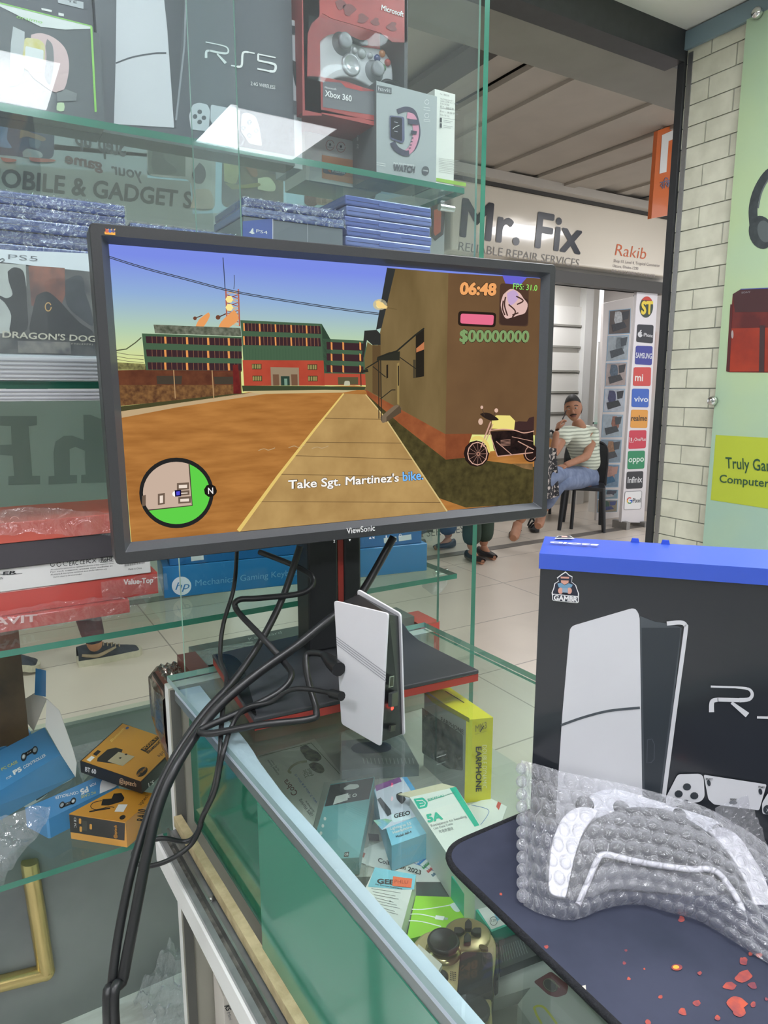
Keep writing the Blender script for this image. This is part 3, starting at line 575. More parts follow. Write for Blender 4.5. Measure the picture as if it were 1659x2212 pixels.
for a_, b_, w_ in (((1160, 1200), (1095, 1370), 3), ((1175, 1215), (1112, 1365), 2), ((1150, 1265), (1205, 1430), 1.6), ((1205, 1430), (1440, 1405), 2.2), ((1195, 1330), (1300, 1420), 1.6), ((1340, 1330), (1445, 1385), 2), ((1300, 1300), (1440, 1330), 1.2)): m.stroke(sp, sz2([a_, b_]), w_, EM((204, 158, 140)), 22)
for i in range(5): m.stroke(sp, sz2([(1225, 1325 + i * 9), (1290, 1318 + i * 9)]), 1.2, EM((170, 128, 112)), 23)
sc(spl(sz2([(1088, 1150), (1120, 1140), (1165, 1150), (1212, 1185), (1190, 1192), (1150, 1190), (1110, 1170), (1088, 1150)]), 3), (46, 36, 32), 23); m.stroke(sp, sz2([(1100, 1105), (1118, 1160)]), 1.4, EM((80, 62, 52)), 23); m.stroke(sp, sz2([(1196, 1125), (1175, 1165)]), 1.4, EM((80, 62, 52)), 23)
sc(ell(*sz2([(1100, 1105)])[0], 3, 3.6), (214, 178, 160), 24); sc(ell(*sz2([(1196, 1126)])[0], 4, 4.6), (222, 186, 166), 24); sc(ell(*sz2([(1092, 1200)])[0], 5, 7), (214, 180, 160), 24); sc(sz2([(1300, 1478), (1440, 1478), (1440, 1520), (1380, 1510)]), (146, 112, 74), 17, (110, 86, 54), 80)
# heads-up display
DKO = (44, 34, 28)
def hud(t, p0, p1, h, c, b=.03, k=27):
    m.text(sp, t, p0, p1, h, EM(DKO), k, b + .03); m.text(sp, t, p0, p1, h, EM(c), k + 2, b)
hud('06:48', (989, 636), (1068, 638), (991, 610), (240, 168, 104), .05); hud('$00000000', (989, 738), (1139, 739), (990, 712), (128, 158, 104), .04)
sc(rnd([(987, 672), (1069, 676), (1067, 708), (986, 704)], 8), DKO, 27); sc(rnd([(992, 678), (1064, 681), (1062, 703), (991, 699)], 5), (230, 112, 142), 28)
sc(sz2([(1235, 232), (1400, 245), (1360, 290), (1290, 318), (1262, 300)]), (104, 100, 208), 25)
sc(rnd([(1077, 612), (1139, 618), (1138, 706), (1074, 703)], 8), (82, 60, 48), 26); sc(rnd([(1080, 640), (1138, 646), (1136, 704), (1076, 702)], 8), (66, 48, 42), 27)
sc(spl(sz2([(1240, 360), (1290, 322), (1345, 345), (1375, 385), (1402, 425), (1385, 480), (1345, 495), (1300, 510), (1255, 515), (1228, 455), (1225, 410), (1240, 360)]), 4), (222, 186, 178), 28); sc(spl(sz2([(1265, 350), (1310, 330), (1340, 360), (1330, 400), (1290, 430), (1270, 400), (1265, 350)]), 4), (196, 168, 206), 29)
for pp in ([(1255, 375), (1248, 430), (1268, 500)], [(1275, 425), (1320, 470), (1300, 510)], [(1240, 400), (1235, 450), (1250, 495)], [(1325, 370), (1372, 400), (1330, 425)], [(1300, 495), (1340, 480)]): m.stroke(sp, spl(sz2(pp), 4), 3, EM((74, 52, 46)), 30)
m.text(sp, 'FPS: 31.0', (1104, 625), (1156, 629), (1105, 612), EM((150, 246, 110)), 32, .004)
RC = (380, 1064)
sc(ell(*RC, 80, 76, 40), (38, 38, 38), 24); sc(ell(*RC, 72, 67, 40), (200, 176, 158), 25)
gp = [(408, 1004)] + ell(*RC, 72, 67, 30, -68, 150) + [(321, 1101), (414, 1091)]
sc(gp, (96, 208, 74), 26); m.stroke(sp, [(407, 1000), (414, 1091), (319, 1101)], 2.4, EM((70, 60, 52)), 27)
for x0_, y0_, x1_, y1_ in ((340, 1066, 355, 1089), (381, 1043, 407, 1057), (384, 1060, 408, 1069), (384, 1073, 411, 1086), (306, 1070, 314, 1092)): sc([(x0_, y0_), (x1_, y0_ - 2), (x1_, y1_ - 1), (x0_, y1_ + 1)], (110, 92, 78), 27); sc([(x0_ + 4, y0_ + 4), (x1_ - 4, y0_ + 3), (x1_ - 4, y1_ - 4), (x0_ + 4, y1_ - 3)], (236, 220, 206), 28)
sc(ell(377, 1066, 6), (250, 248, 244), 29); sc([(376, 1058), (390, 1057), (390, 1071), (377, 1072)], (24, 20, 60), 30); sc([(379, 1061), (387, 1060), (387, 1068), (380, 1069)], (80, 76, 214), 31)
sc(ell(453, 1059, 14, 14, 8, 22), (30, 26, 24), 29); m.text(sp, 'N', (448, 1066), (459, 1065.5), (447.5, 1052), EM((244, 240, 236)), 31, .01)
hud("Take Sgt. Martinez's", (620, 1055), (858, 1039), (620, 1036), (250, 246, 240), .02, 33); hud('bike.', (867, 1038), (911, 1034.5), (866, 1018), (122, 188, 250), .02, 33)
m.build('screen', mon)
# frame
BZ = M((50, 51, 53), .42, noise_amt=.06, scale=400, bump=.05); BZD = M((40, 42, 45), .4)
m = MB(); O_ = (-.0175, .0165, .5480, -.3195)
def loop(u0, v0, u1, v1, d, r=.006, n=4):
    return [mp(u, v, d) for u, v in rnd([(u0, v0), (u1, v0), (u1, v1), (u0, v1)], r, n)]
L0 = loop(*O_, -.022); L1 = loop(*O_, .010); L2 = loop(-.0165, .0155, .5470, -.3185, .0115); L3 = loop(-.0075, .0055, .5385, -.3068, .0115, .001); L4 = loop(0, 0, SWD, -SHT, .0005, .0005)
NL = len(L0); V = L0 + L1 + L2 + L3 + L4
for q in range(4): m.raw(V, [(q * NL + i, q * NL + (i + 1) % NL, (q + 1) * NL + (i + 1) % NL, (q + 1) * NL + i) for i in range(NL)], BZ if q != 3 else M((74, 77, 82), .35, noise_amt=.05, scale=400))  # lighter inner lip: light caught by the slope is put into its colour
bz = m.build('bezel', mon)
m = MB(); m.prism(loop(*O_, -.0215), -EN * .002, BZD); m.prism(loop(.06, -.03, .47, -.27, -.0235, .03), -EN * .028, BZD); m.build('back_cover', mon)
bp = Pl(mp(0, 0, .0118), EN, .00015); m = MB(); WT = M((226, 226, 226), .5)
m.text(bp, 'ViewSonic', (749, 1153), (810, 1146), (748, 1140), WT, 1, .012); m.build('brand_name', mon)
m = MB()
m.text(bp, '2', (720, 1172), (723.5, 1171.7), (720, 1166), WT); m.poly(bp, [(753, 1165), (758, 1164.6), (755.5, 1169)], WT); m.poly(bp, [(797, 1164), (802, 1163.5), (799.5, 1159.5)], WT); m.text(bp, '/', (802.5, 1164.5), (804.5, 1164), (803.2, 1158.5), WT); m.poly(bp, [(805, 1161.5), (808.5, 1158.5), (808.5, 1164)], WT)
m.text(bp, '1', (833, 1161.5), (835, 1161.2), (833, 1156.5), WT); q = ell(864.5, 1156.5, 2.6, 2.6, 14, -60, 240); m.stroke(bp, q, .8, WT); m.stroke(bp, [(864.5, 1153), (864.5, 1156)], .8, WT); m.build('button_mark', mon)
m = MB(); lz = lambda p: Z(180, 480, 1659 / 540, p)
m.poly(bp, lz([(140, 62), (212, 66), (212, 86), (142, 80)]), M((228, 160, 60), .5), 1)
for x, c in ((157, (196, 92, 70)), (178, (70, 96, 170)), (200, (88, 80, 120))):
    m.poly(bp, ell(*lz([(x, 58)])[0], 3.6, 4.2, 12), M(c, .5), 2); m.poly(bp, lz([(x - 12, 40), (x - 2, 50), (x - 8, 60)]), M(c, .5), 2); m.poly(bp, lz([(x + 12, 42), (x + 3, 50), (x + 9, 60)]), M((240, 200, 110), .5), 2)
m.build('logo', mon)
# stand
PB = M((36, 38, 41), .45, noise_amt=.1, scale=60); RED = M((164, 58, 50), .45, noise_amt=.1, scale=40)
pc = A([.408, .825, 0]); u = A([EX[0], EX[1], 0]); w = A([-EX[1], EX[0], 0]); u /= np.linalg.norm(u); w /= np.linalg.norm(w)
def post(m, a, b, d0, d1, z0_, z1_, mat):
    c = [pc + u * a + w * d0, pc + u * b + w * d0, pc + u * b + w * d1, pc + u * a + w * d1]; m.prism([p + A([0, 0, z1_]) for p in c], (0, 0, z0_ - z1_), mat)
m = MB(); post(m, -.037, .006, -.018, .03, 1.047, 1.40, PB); post(m, .0145, .040, -.018, .03, 1.047, 1.40, PB); post(m, .006, .0145, -.010, .028, 1.047, 1.40, PB); m.build('pole', mon, bevel=.003)
m = MB(); post(m, .0062, .0143, -.0165, -.0105, 1.047, 1.40, RED); m.build('red_stripe', mon)
m = MB(); post(m, -.05, .05, -.05, -.018, 1.33, 1.45, PB); m.build('mount_bracket', mon)
bq = [(458, 1413), (520, 1399), (640, 1372), (770, 1352), (872, 1346), (884, 1364), (905, 1382), (950, 1405), (1035, 1447), (548, 1552), (500, 1480)]
pts = [Pz(x, y, 1.047) for x, y in bq]
m = MB(); m.prism([p for p in pts], (0, 0, -.0055), M((58, 60, 63), .36, noise_amt=.12, scale=30, bump=.03)); m.build('base_plate', mon, bevel=.0015)
cc = sum(pts) / len(pts)
m = MB(); m.prism([cc + (p - cc) * .995 - A([0, 0, .0056]) for p in pts], (0, 0, -.0095), RED); m.build('base_rim', mon)
m = MB(); q = [Pz(x, y, 1.0478) for x, y in spl([(466, 1414), (492, 1413), (512, 1422), (526, 1440), (532, 1465), (548, 1520), (553, 1546), (530, 1520), (500, 1476), (466, 1414)], 4)]
m.face(q, M((22, 23, 25), .25, noise_amt=.1, scale=30)); m.build('base_inlay', mon)

# ------------------------------------------------------------------ small white and black console standing on the glass
con = thing('mini_console', 'small upright white and black game stick console with a glowing red light', 'console', (.345, .6, TOP + .0005))
WP = M((222, 222, 228), .42, noise_amt=.02, scale=30)
pa = Pl((.337, .567, 1.035), (-.98, -.19, .035), .0003); nv = -pa.n * .0022
m = MB(); q = rnd([(721, 1297), (838, 1325), (822, 1613), (737, 1564)], 7, 4); m.prism([pa(x, y) for x, y in q], nv, WP); pl_ = m.build('side_plate', con, bevel=.0006)
m = MB(); GV = M((150, 150, 158), .5)
for i in range(4): m.stroke(pa, [(727, 1376 + i * 5), (834, 1454 + i * 6)], 1.3, GV, 1)
m.build('groove', pl_)
pb = Pl(Pz(871, 1590, 1.033), (-.98, -.19, -.03), .0003); m = MB(); q = rnd([(771, 1272), (865, 1326), (873, 1590), (790, 1560)], 8, 4)
m.prism([pb(x, y) for x, y in q], -pb.n * .0022, WP); m.build('side_plate', con, bevel=.0006)
m = MB(); bk = M((36, 38, 42), .35, noise_amt=.1, scale=80)
f1 = [pa(836, 1329, -9), pa(822, 1603, -9)]; f2 = [pb(861, 1331, 1), pb(869, 1585, 1)]
b1 = [pa(724, 1306, -9), pa(740, 1560, -9)]; b2 = [pb(775, 1284, 1), pb(794, 1556, 1)]
V = [f1[0], f1[1], f2[1], f2[0], b1[0], b1[1], b2[1], b2[0]]
m.raw(V, [(0, 1, 2, 3), (4, 7, 6, 5), (0, 3, 7, 4), (1, 5, 6, 2), (0, 4, 5, 1), (3, 2, 6, 7)], bk); m.build('body', con)
pf_ = Pl(f1[0] * .5 + f2[1] * .5, np.cross(f2[0] - f1[0], f1[1] - f1[0]), .0002)
m = MB(); m.poly(pf_, [(840, 1461), (850, 1459), (848, 1483), (838, 1485)], ALU, 4); m.poly(pf_, [(841.5, 1463), (848.5, 1461.5), (847, 1481.5), (839.8, 1483)], BLACK, 5); m.build('port', con)
m = MB(); a_ = [pf_(x, y, 1) for x, y in ((839, 1497), (852, 1492), (851, 1522), (838, 1526))]; m.prism([p - EN * 0 + pf_.n * .004 for p in a_], -pf_.n * .004, M((52, 54, 56), .35)); m.build('dongle', con)
m = MB(); m.lathe(pf_(846, 1529, 1), [(.0022, 0), (.0022, .0008), (.001, .0016)], EM((255, 50, 40), 6), 12, pf_.n); m.build('power_light', con)
m = MB(); a_ = [pf_(x, y, 1) for x, y in ((840, 1567), (851, 1564), (849, 1577), (838, 1580))]; m.prism([p + pf_.n * .0025 for p in a_], -pf_.n * .0025, M((20, 21, 23), .4)); m.build('switch', con)
m = MB(); m.stroke(pf_, ell(844, 1345, 3.5, 4, 10, 180, 360), .8, M((70, 72, 76), .4), 4); m.build('top_mark', con)
m = MB()
c0 = (V[1] + V[2] + V[5] + V[6]) / 4; m.lathe((c0[0], c0[1], TOP + .0005), [(.012, 0), (.013, .004), (.008, .03)], M((30, 34, 44), .4), 16); m.build('foot', con)

# ------------------------------------------------------------------ mouse pad
PX = M((58, 62, 82), .85, noise_amt=.12, scale=14, c2=(42, 48, 66)); FIRE = M((188, 84, 62), .8, c2=(120, 62, 74), scale=110); FIRE2 = M((238, 170, 66), .8)
t = thing('mouse_pad', 'large dark blue mouse pad with orange ember print lying on the counter glass', 'mouse pad', (.5, .1, TOP + .0004))
qa = [(.292, .405), (.64, .408), (.66, -.40), (.302, -.40)]; pts = rnd(qa, .03, 8)
m = MB(); m.prism([(x, y, TOP + .0038) for x, y in pts], (0, 0, -.0032), PX); pd_ = Pl((0, 0, TOP + .0038), (0, 0, 1), .00015)
rnd_ = random.Random(3); kk_ = 0
for x, y, r in ((1082, 1932, 5), (1180, 2045, 6), (1352, 2053, 4), (1349, 2081, 5), (1358, 2115, 5), (1392, 2094, 3), (1472, 1987, 10), (1427, 2154, 6), (1505, 2168, 10), (1475, 2186, 12), (1575, 2130, 16), (1605, 2110, 20), (1626, 2130, 12), (1592, 2170, 22), (1600, 2190, 16), (1628, 2172, 9), (1551, 2200, 8), (1605, 2080, 13), (1655, 2160, 6), (1400, 2210, 9), (1512, 2104, 6), (1620, 2062, 7), (1640, 2065, 8), (1608, 2075, 8)):
    b_ = spl([(x + math.cos(a) * r * .8 * rnd_.uniform(.5, 1.15) * (1.25 if r > 9 else 1.1), y + math.sin(a) * r * .8 * rnd_.uniform(.5, 1.1)) for a in np.linspace(0, 5.2, 7)], 3); m.poly(pd_, b_, FIRE, 1 + kk_ * .2); kk_ += 1
m.poly(pd_, ell(1462, 2092, 12, 7, 14), FIRE, 6); m.poly(pd_, ell(1460, 2092, 7, 4, 14), FIRE2, 7)
m.poly(pd_, [(1255, 2131), (1265, 2128), (1266, 2140), (1257, 2142)], M((222, 210, 190), .7), 1); m.build('cloth', t)
m = MB(); q = [A([x, y, TOP + .0024]) for x, y in pts] + [A([pts[0][0], pts[0][1], TOP + .0024])]
m.tube(q, .0027, M((26, 28, 34), .9, noise_amt=.3, scale=400, bump=.6), 8, 0); m.build('stitched_edge', t)
TP = TOP + .0042

# ------------------------------------------------------------------ black retail box standing on the pad
def lettering_RS5(mb, pl, T, mat, k, w):
    st = lambda pts, wa, wb=None: mb.stroke(pl, [T(*p) for p in pts], wa * w, mat, k, None if wb is None else wb * w)
    st([(0, 0), (30, 0)], .5); st(spl([(30, 0), (47, 2), (52, 10), (48, 18), (36, 20)], 4), .5, 1.1); st([(36, 20), (8, 20)], 1); st(spl([(10, 20), (3, 22), (1, 28), (1, 40)], 4), 1, 1.3); st([(26, 24), (46, 43)], .7, 1.4)
    st([(58, 46), (72, 46)], .6); st(spl([(72, 46), (80, 44), (83, 36), (84, 14), (88, 6), (98, 4)], 4), 1.1, 1); st([(98, 4), (112, 4)], .6)
    st([(160, 4), (122, 4)], .6); st(spl([(122, 4), (120, 6), (120, 20)], 3), 1, 1); st([(120, 20), (146, 20)], .9); st(spl([(146, 20), (158, 22), (160, 30), (156, 39), (146, 41)], 4), 1.1, 1.3); st([(146, 41), (118, 41)], .8)
t = thing('console_box', 'black and blue game console box standing on the mouse pad at right', 'box', (.47, .36, TP))
B0 = A([.3835, .395]); dirx = A([math.cos(math.radians(-48)), math.sin(math.radians(-48))]); diry = A([-dirx[1], dirx[0]]); BWD, BDP, BH = .325, .060, .236
def bx(u, v, z): p = B0 + dirx * u + diry * v; return A([p[0], p[1], TP + z])
BK = M((38, 41, 46), .22, noise_amt=.08, scale=5, coat=.4); BLU = M((56, 88, 196), .35, noise_amt=.06, scale=8, coat=.2)
m = MB(); H1 = BH - .0105
V = [bx(0, 0, 0), bx(BWD, 0, 0), bx(BWD, BDP, 0), bx(0, BDP, 0), bx(0, 0, H1), bx(BWD, 0, H1), bx(BWD, BDP, H1), bx(0, BDP, H1)]
for f in ((0, 1, 5, 4), (1, 2, 6, 5), (2, 3, 7, 6), (3, 0, 4, 7), (0, 3, 2, 1)): m.face([V[i] for i in f], BK)
bp_ = Pl(bx(0, 0, 0), (dirx[1], -dirx[0], 0), .0003)
PW = M((206, 207, 212), .35, noise_amt=.02, scale=20, coat=.3); PG = M((74, 80, 86), .3); PD = M((48, 54, 60), .3)
pz = lambda p: Z(1100, 1140, 1659 / 559, p)
m.poly(bp_, rnd(pz([(390, 632), (805, 510), (836, 560), (856, 1900), (295, 1900), (340, 1200)]), 12), PW, 1); m.stroke(bp_, spl(pz([(332, 1264), (480, 1212), (640, 1172), (838, 1152)]), 6), 5.4, PG, 2)
m.poly(bp_, pz([(838, 565), (930, 600), (1050, 620), (1105, 640), (990, 1720), (980, 1760), (856, 1760)]), PG, 1); m.poly(bp_, pz([(848, 640), (1098, 640), (1095, 690), (960, 1740), (870, 1740)]), PD, 2)
m.stroke(bp_, spl(pz([(1010, 612), (1095, 605), (1128, 622), (1128, 680), (1068, 1120), (990, 1720)]), 4), 9, PW, 3)
m.stroke(bp_, pz([(885, 1355), (915, 1350), (930, 1385), (928, 1480), (910, 1500), (882, 1502), (885, 1355)]), 1.8, PG, 4)
lettering_RS5(m, bp_, lambda x, y: (1535 + x * 1.72, 1482 + y * 1.38 + x * .05), PW, 3, 8.6)
m.poly(bp_, rnd(pz([(1080, 1575), (1225, 1572), (1245, 1595), (1252, 1720), (1225, 1752), (1120, 1765), (1000, 1800), (1005, 1720)]), 7), PW, 4); m.poly(bp_, rnd(pz([(1245, 1578), (1648, 1640), (1600, 1806), (1310, 1768), (1275, 1735)]), 4), PW, 4)
for x, y in ((1085, 1700), (1138, 1655), (1185, 1712), (1130, 1760)): m.poly(bp_, ell(*pz([(x, y)])[0], 9, 8, 10), PD, 5)
for x, y in ((1278, 1630), (1608, 1685)): m.poly(bp_, ell(*pz([(x, y)])[0], 4, 7, 12, rot=-12), PD, 5)
m.poly(bp_, ell(*pz([(1434, 1756)])[0], 9, 4.2, 12), PD, 5); m.poly(bp_, rnd(pz([(1660, 1690), (1800, 1700), (1840, 1840), (1620, 1830), (1618, 1760)]), 6), PW, 4); m.poly(bp_, ell(*pz([(1652, 1800)])[0], 9, 10, 14), PD, 5)
m.text(bp_, 'SELECT', pz([(1257, 1608)])[0], pz([(1302, 1612)])[0], pz([(1258, 1596)])[0], PD, 5, .01); m.text(bp_, 'START', pz([(1594, 1660)])[0], pz([(1634, 1665)])[0], pz([(1595, 1648)])[0], PD, 5, .01); m.text(bp_, 'MODE', pz([(1414, 1740)])[0], pz([(1455, 1744)])[0], pz([(1415, 1726)])[0], PD, 5, .01); m.text(bp_, 'X', pz([(1644, 1812)])[0], pz([(1660, 1814)])[0], pz([(1645, 1788)])[0], PW, 6, .01)
bxo = m.build('carton', t)
m = MB()  # blue lid with its tuck flap
m.prism([bx(-.0012, -.0012, BH), bx(BWD + .001, -.0012, BH), bx(BWD + .001, BDP + .001, BH + .001), bx(-.0012, BDP + .001, BH + .001)], (0, 0, -.0125), BLU)
tp = Pl(bx(0, 0, BH), np.cross(bx(1, 0, BH) - bx(0, 0, BH), bx(0, BDP, BH + .001) - bx(0, 0, BH)), .0003)
m.text(tp, '52OID', (1294, 1181), (1189, 1174.5), (1292, 1183.8), WHITE, 6, .05); m.poly(tp, [(1198, 1167), (1205, 1161), (1232, 1161), (1241, 1167)], WHITE, 5); m.poly(tp, [(1200, 1166), (1207, 1162), (1230, 1162), (1238, 1166)], M((52, 54, 70), .4), 6); m.poly(tp, [(1212, 1165.5), (1214, 1163), (1224, 1163), (1226, 1165.5)], M((222, 170, 160), .4), 7)
lid = m.build('lid', t)
for u0_, u1_ in ((.070, .077), (.094, .101)):
    m = MB(); a_ = bx(u0_, BDP - .002, BH + .001); b_ = bx(u1_, BDP - .002, BH + .001); d_ = (b_ - a_) * .14; m.prism([a_, b_, b_ - d_ + A([0, 0, .0035]), a_ + d_ + A([0, 0, .0035])], A([diry[0], diry[1], 0]) * .002, BLU); m.build('lid_tab', t)
m = MB(); gz = pz  # emblem: hooded player holding a pad
OUT = M((226, 226, 228), .4); NV = M((36, 40, 56), .4); SKN = M((212, 156, 140), .5); TEAL_ = M((110, 150, 178), .4)
body_ = [(362, 278), (385, 300), (406, 310), (402, 345), (428, 365), (440, 400), (448, 420), (446, 475), (400, 478), (280, 462), (272, 415), (284, 385), (290, 355), (316, 338), (306, 318), (335, 295)]
m.poly(bp_, gz(body_), OUT, 3); cB = np.mean(body_, axis=0)
m.poly(bp_, gz([tuple(cB + (A(p) - cB) * .92) for p in body_]), NV, 4); m.poly(bp_, gz([(330, 310), (385, 312), (380, 350), (355, 362), (333, 348)]), SKN, 5); m.poly(bp_, gz([(328, 320), (388, 323), (384, 334), (330, 332)]), NV, 6); m.poly(bp_, gz([(310, 355), (332, 350), (356, 366), (382, 353), (408, 362), (400, 378), (356, 390), (318, 378)]), TEAL_, 5)
for x in (330, 386): m.poly(bp_, ell(*gz([(x, 400)])[0], 5.5, 7, 12), SKN, 6)
m.poly(bp_, gz([(342, 382), (376, 384), (378, 412), (340, 410)]), M((140, 160, 180), .4), 7)
m.poly(bp_, rnd(gz([(276, 418), (446, 434), (446, 478), (400, 476), (276, 462)]), 4), OUT, 7); m.poly(bp_, rnd(gz([(281, 422), (441, 438), (441, 473), (400, 471), (281, 458)]), 4), NV, 8); m.text(bp_, 'GAMBR', gz([(286, 456)])[0], gz([(438, 469)])[0], gz([(288, 424)])[0], OUT, 9, .045)
m.build('printed_emblem', bxo)
# ------------------------------------------------------------------ goods on the showcase shelves
def slab(m, quad, plane_z, th, mat, cap=None):
    """flat carton from the sighted corners of its top face"""
    P = [Pz(x, y, plane_z) for x, y in quad]; m.prism(P, (0, 0, -th), mat, cap or mat); return Pl((0, 0, plane_z), (0, 0, 1), .0002)
S3, S2, S1, S0 = 1.7275, 1.4085, 1.0655, .7355
ORD = ['top', 'second', 'third', 'fourth', 'fifth', 'sixth', 'seventh', 'eighth', 'ninth', 'tenth', 'eleventh', 'twelfth', 'thirteenth', 'fourteenth', 'fifteenth', 'sixteenth', 'seventeenth', 'eighteenth', 'nineteenth', 'twentieth']
# blue game cases, stacked flat
BC = [M(c, .25, noise_amt=.12, scale=20, coat=.5) for c in ((58, 84, 156), (50, 72, 140), (72, 98, 168), (92, 108, 176), (112, 126, 186))]
WRAP = GLASS((250, 250, 252), .16, .10, .05, (225, 232, 245), 1., 70., .6)
def game_case(x0_, x1_, y0_, z0_, h, mat, wrapped, dep=.132):
    m = MB(); m.box((x0_, y0_, z0_), (x1_, y0_ + dep, z0_ + h), mat)
    t = m.build('game_case', None, .0022)
    k = MB(); k.box((x0_ + .002, y0_ - .0003, z0_ + h * .44), (x1_ - .002, y0_ - .0001, z0_ + h * .5), M((36, 48, 96), .4)); k.box((x0_ + .06, y0_ - .0008, z0_ + h * .3), (x0_ + .10, y0_ - .0002, z0_ + h * .64), M((86, 104, 170), .3))
    if parented: k.build('clasp', t)
    if wrapped:
        w = MB(); r_ = random.Random(int(x0_ * 1e4 + z0_ * 1e5))
        nx, nz = 46, 5
        ph = [r_.uniform(0, 6) for _ in range(6)]
        def fn(a, b):
            x = x0_ - .001 + a * (x1_ - x0_ + .002); q = .0022 * (math.sin(a * 61 + ph[0]) * math.sin(a * 23 + b * 9 + ph[1]) + .8 * math.sin(a * 140 + ph[2] + b * 7)) 
            return A([x, y0_ - .0016 - abs(q), z0_ + h * (.04 + .92 * b) + q * .9])
        w.grid(fn, nx, nz, WRAP, False)
        w.grid(lambda a, b: A([x0_ + a * (x1_ - x0_), y0_ + b * dep, z0_ + h + .0006 + .0008 * math.sin(a * 50 + b * 30)]), 24, 8, WRAP, False) if wrapped == 2 else None
        w.build('plastic_wrap', t)
    return t
parented = True
def stack(n, x0_, x1_, y0_, ztop, h, name, group, tones, wrapped, jit, zb=S2):
    n = int((ztop - zb) / h); hh = (ztop - zb) / n
    for i in range(n):
        j = random.uniform(-jit, jit); z0_ = ztop - (i + 1) * hh
        t = game_case(x0_ + j, x1_ + j, y0_ + random.uniform(0, .004), z0_ + .0002, hh - .0005, BC[tones[i % len(tones)]], (2 if i == 0 else 1) if wrapped and i < 7 else 0)
        tag(t, f'{ORD[i] if i else "topmost"} blue game case {"from the top " if i else ""}of {name}', 'game case', group)
stack(0, .040, .2085, 1.018, 1.640, .0145, 'the left stack below the sign lettering', 'blue game cases of the left stack', (0, 1, 0, 1), True, .002)
stack(0, .2125, .360, 1.020, 1.621, .0145, 'the low stack beside the grey set', 'blue game cases of the low stack', (0, 2, 1), True, .002)
stack(0, .533, .694, 1.0, 1.694, .0148, 'the right showcase end stack', 'blue game cases of the right stack', (3, 4, 3), False, .0015)
t = thing('boxed_game_set', 'shrink wrapped grey box with blue end panel under two game cases', 'box', (.445, 1.06, S2))
m = MB(); m.box((.366, 1.0, S2), (.526, 1.13, 1.6415), M((112, 118, 124), .3, noise_amt=.08, scale=8)); m.build('carton', t)
py1 = Pl((0, .9995, 0), (0, -1, 0), .0003); m = MB(); m.poly(py1, [(524, 478), (590, 472), (590, 560), (524, 560)], M((70, 92, 164), .3), 1); m.stroke(py1, [(589, 470), (589, 560)], 1.2, WHITE, 2); m.stroke(py1, [(664, 480), (664, 560)], 1, M((170, 174, 178), .4), 2)
m.text(py1, 'PS4', (553, 502), (577, 506), (553.5, 495), WHITE, 2, .0); m.poly(py1, [(541, 499), (545, 493), (547, 494), (547, 505), (543, 503)], WHITE, 2); m.poly(py1, [(537, 502), (543, 499), (550, 504), (545, 506)], WHITE, 3); m.build('printed_front', t)
for i, (z_, h_) in enumerate(((1.6425, .0125), (1.6555, .012))):
    c_ = game_case(.364 + i * .002, .528 - .004 * i, .998, z_, h_, BC[2 - i], 2); tag(c_, ('lower' if i == 0 else 'upper') + ' wrapped blue game case on the grey boxed set', 'game case', 'cases on the boxed set')
# white console game standing in front, white paper stack under it
t = thing('console_game', 'white headed game case with dark cover art leaning on the left stack', 'game case', (.07, 1.0, S2))
m = MB(); m.box((.020, .995, S2 + .0003), (.158, 1.009, 1.566), M((214, 217, 222), .3)); m.build('case', t, .0015)
pq = Pl((0, .9945, 0), (0, -1, 0), .0003); zq = lambda p: Z(0, 400, 1106 / 300, p); m = MB()
m.poly(pq, [(-40, 538), (205, 548), (208, 588), (-40, 566)], M((222, 226, 232), .3), 1); m.poly(pq, [(-40, 562), (206, 588), (211, 768), (-40, 762)], M((110, 108, 106), .4, c2=(64, 64, 66), scale=28), 1)
m.poly(pq, zq([(-30, 620), (205, 635), (210, 800), (140, 1180), (-30, 1180)]), M((186, 188, 184), .4, noise_amt=.15, scale=30), 2); m.poly(pq, zq([(225, 640), (515, 660), (520, 870), (480, 980), (250, 960)]), M((150, 96, 80), .4, c2=(96, 70, 66), scale=40), 2)
dk = M((56, 56, 58), .4, noise_amt=.3, scale=60)
m.poly(pq, spl(zq([(60, 690), (110, 655), (180, 680), (205, 780), (215, 950), (215, 1150), (80, 1180), (90, 1040), (40, 940), (0, 905), (0, 880), (50, 900), (100, 870), (70, 770), (60, 690)]), 3), dk, 3); m.poly(pq, spl(zq([(290, 880), (350, 850), (400, 860), (480, 930), (560, 1020), (640, 1100), (740, 1180), (520, 1210), (250, 1200), (260, 1000), (290, 880)]), 3), dk, 4); m.poly(pq, spl(zq([(520, 760), (600, 720), (660, 740), (680, 860), (720, 980), (740, 1120), (640, 1060), (530, 950), (520, 760)]), 3), M((72, 74, 78), .4, noise_amt=.25, scale=60), 3)
m.stroke(pq, ell(*zq([(383, 970)])[0], 6.5, 9, 14), 2.2, M((206, 160, 96), .4), 5)
GT = M((196, 188, 170), .35); m.text(pq, "DRAGON'S DOGMA", zq([(18, 1212)])[0], zq([(900, 1256)])[0], zq([(20, 1160)])[0], GT, 6, .02); m.text(pq, 'ドラゴンズドグマ 2', zq([(568, 1268)])[0], zq([(738, 1276)])[0], zq([(568, 1256)])[0], GT, 6)
m.poly(pq, zq([(140, 1240), (560, 1250), (565, 1345), (145, 1335)]), M((140, 134, 126), .4, c2=(86, 84, 90), scale=60), 3)
m.text(pq, 'PS5', zq([(64, 590)])[0], zq([(298, 606)])[0], zq([(66, 548)])[0], M((104, 108, 114), .4), 3, -.012); m.stroke(pq, spl(zq([(-10, 600), (20, 585), (34, 600), (10, 612)]), 3), 2, M((104, 108, 114), .4), 3)
m.build('cover_art', t)

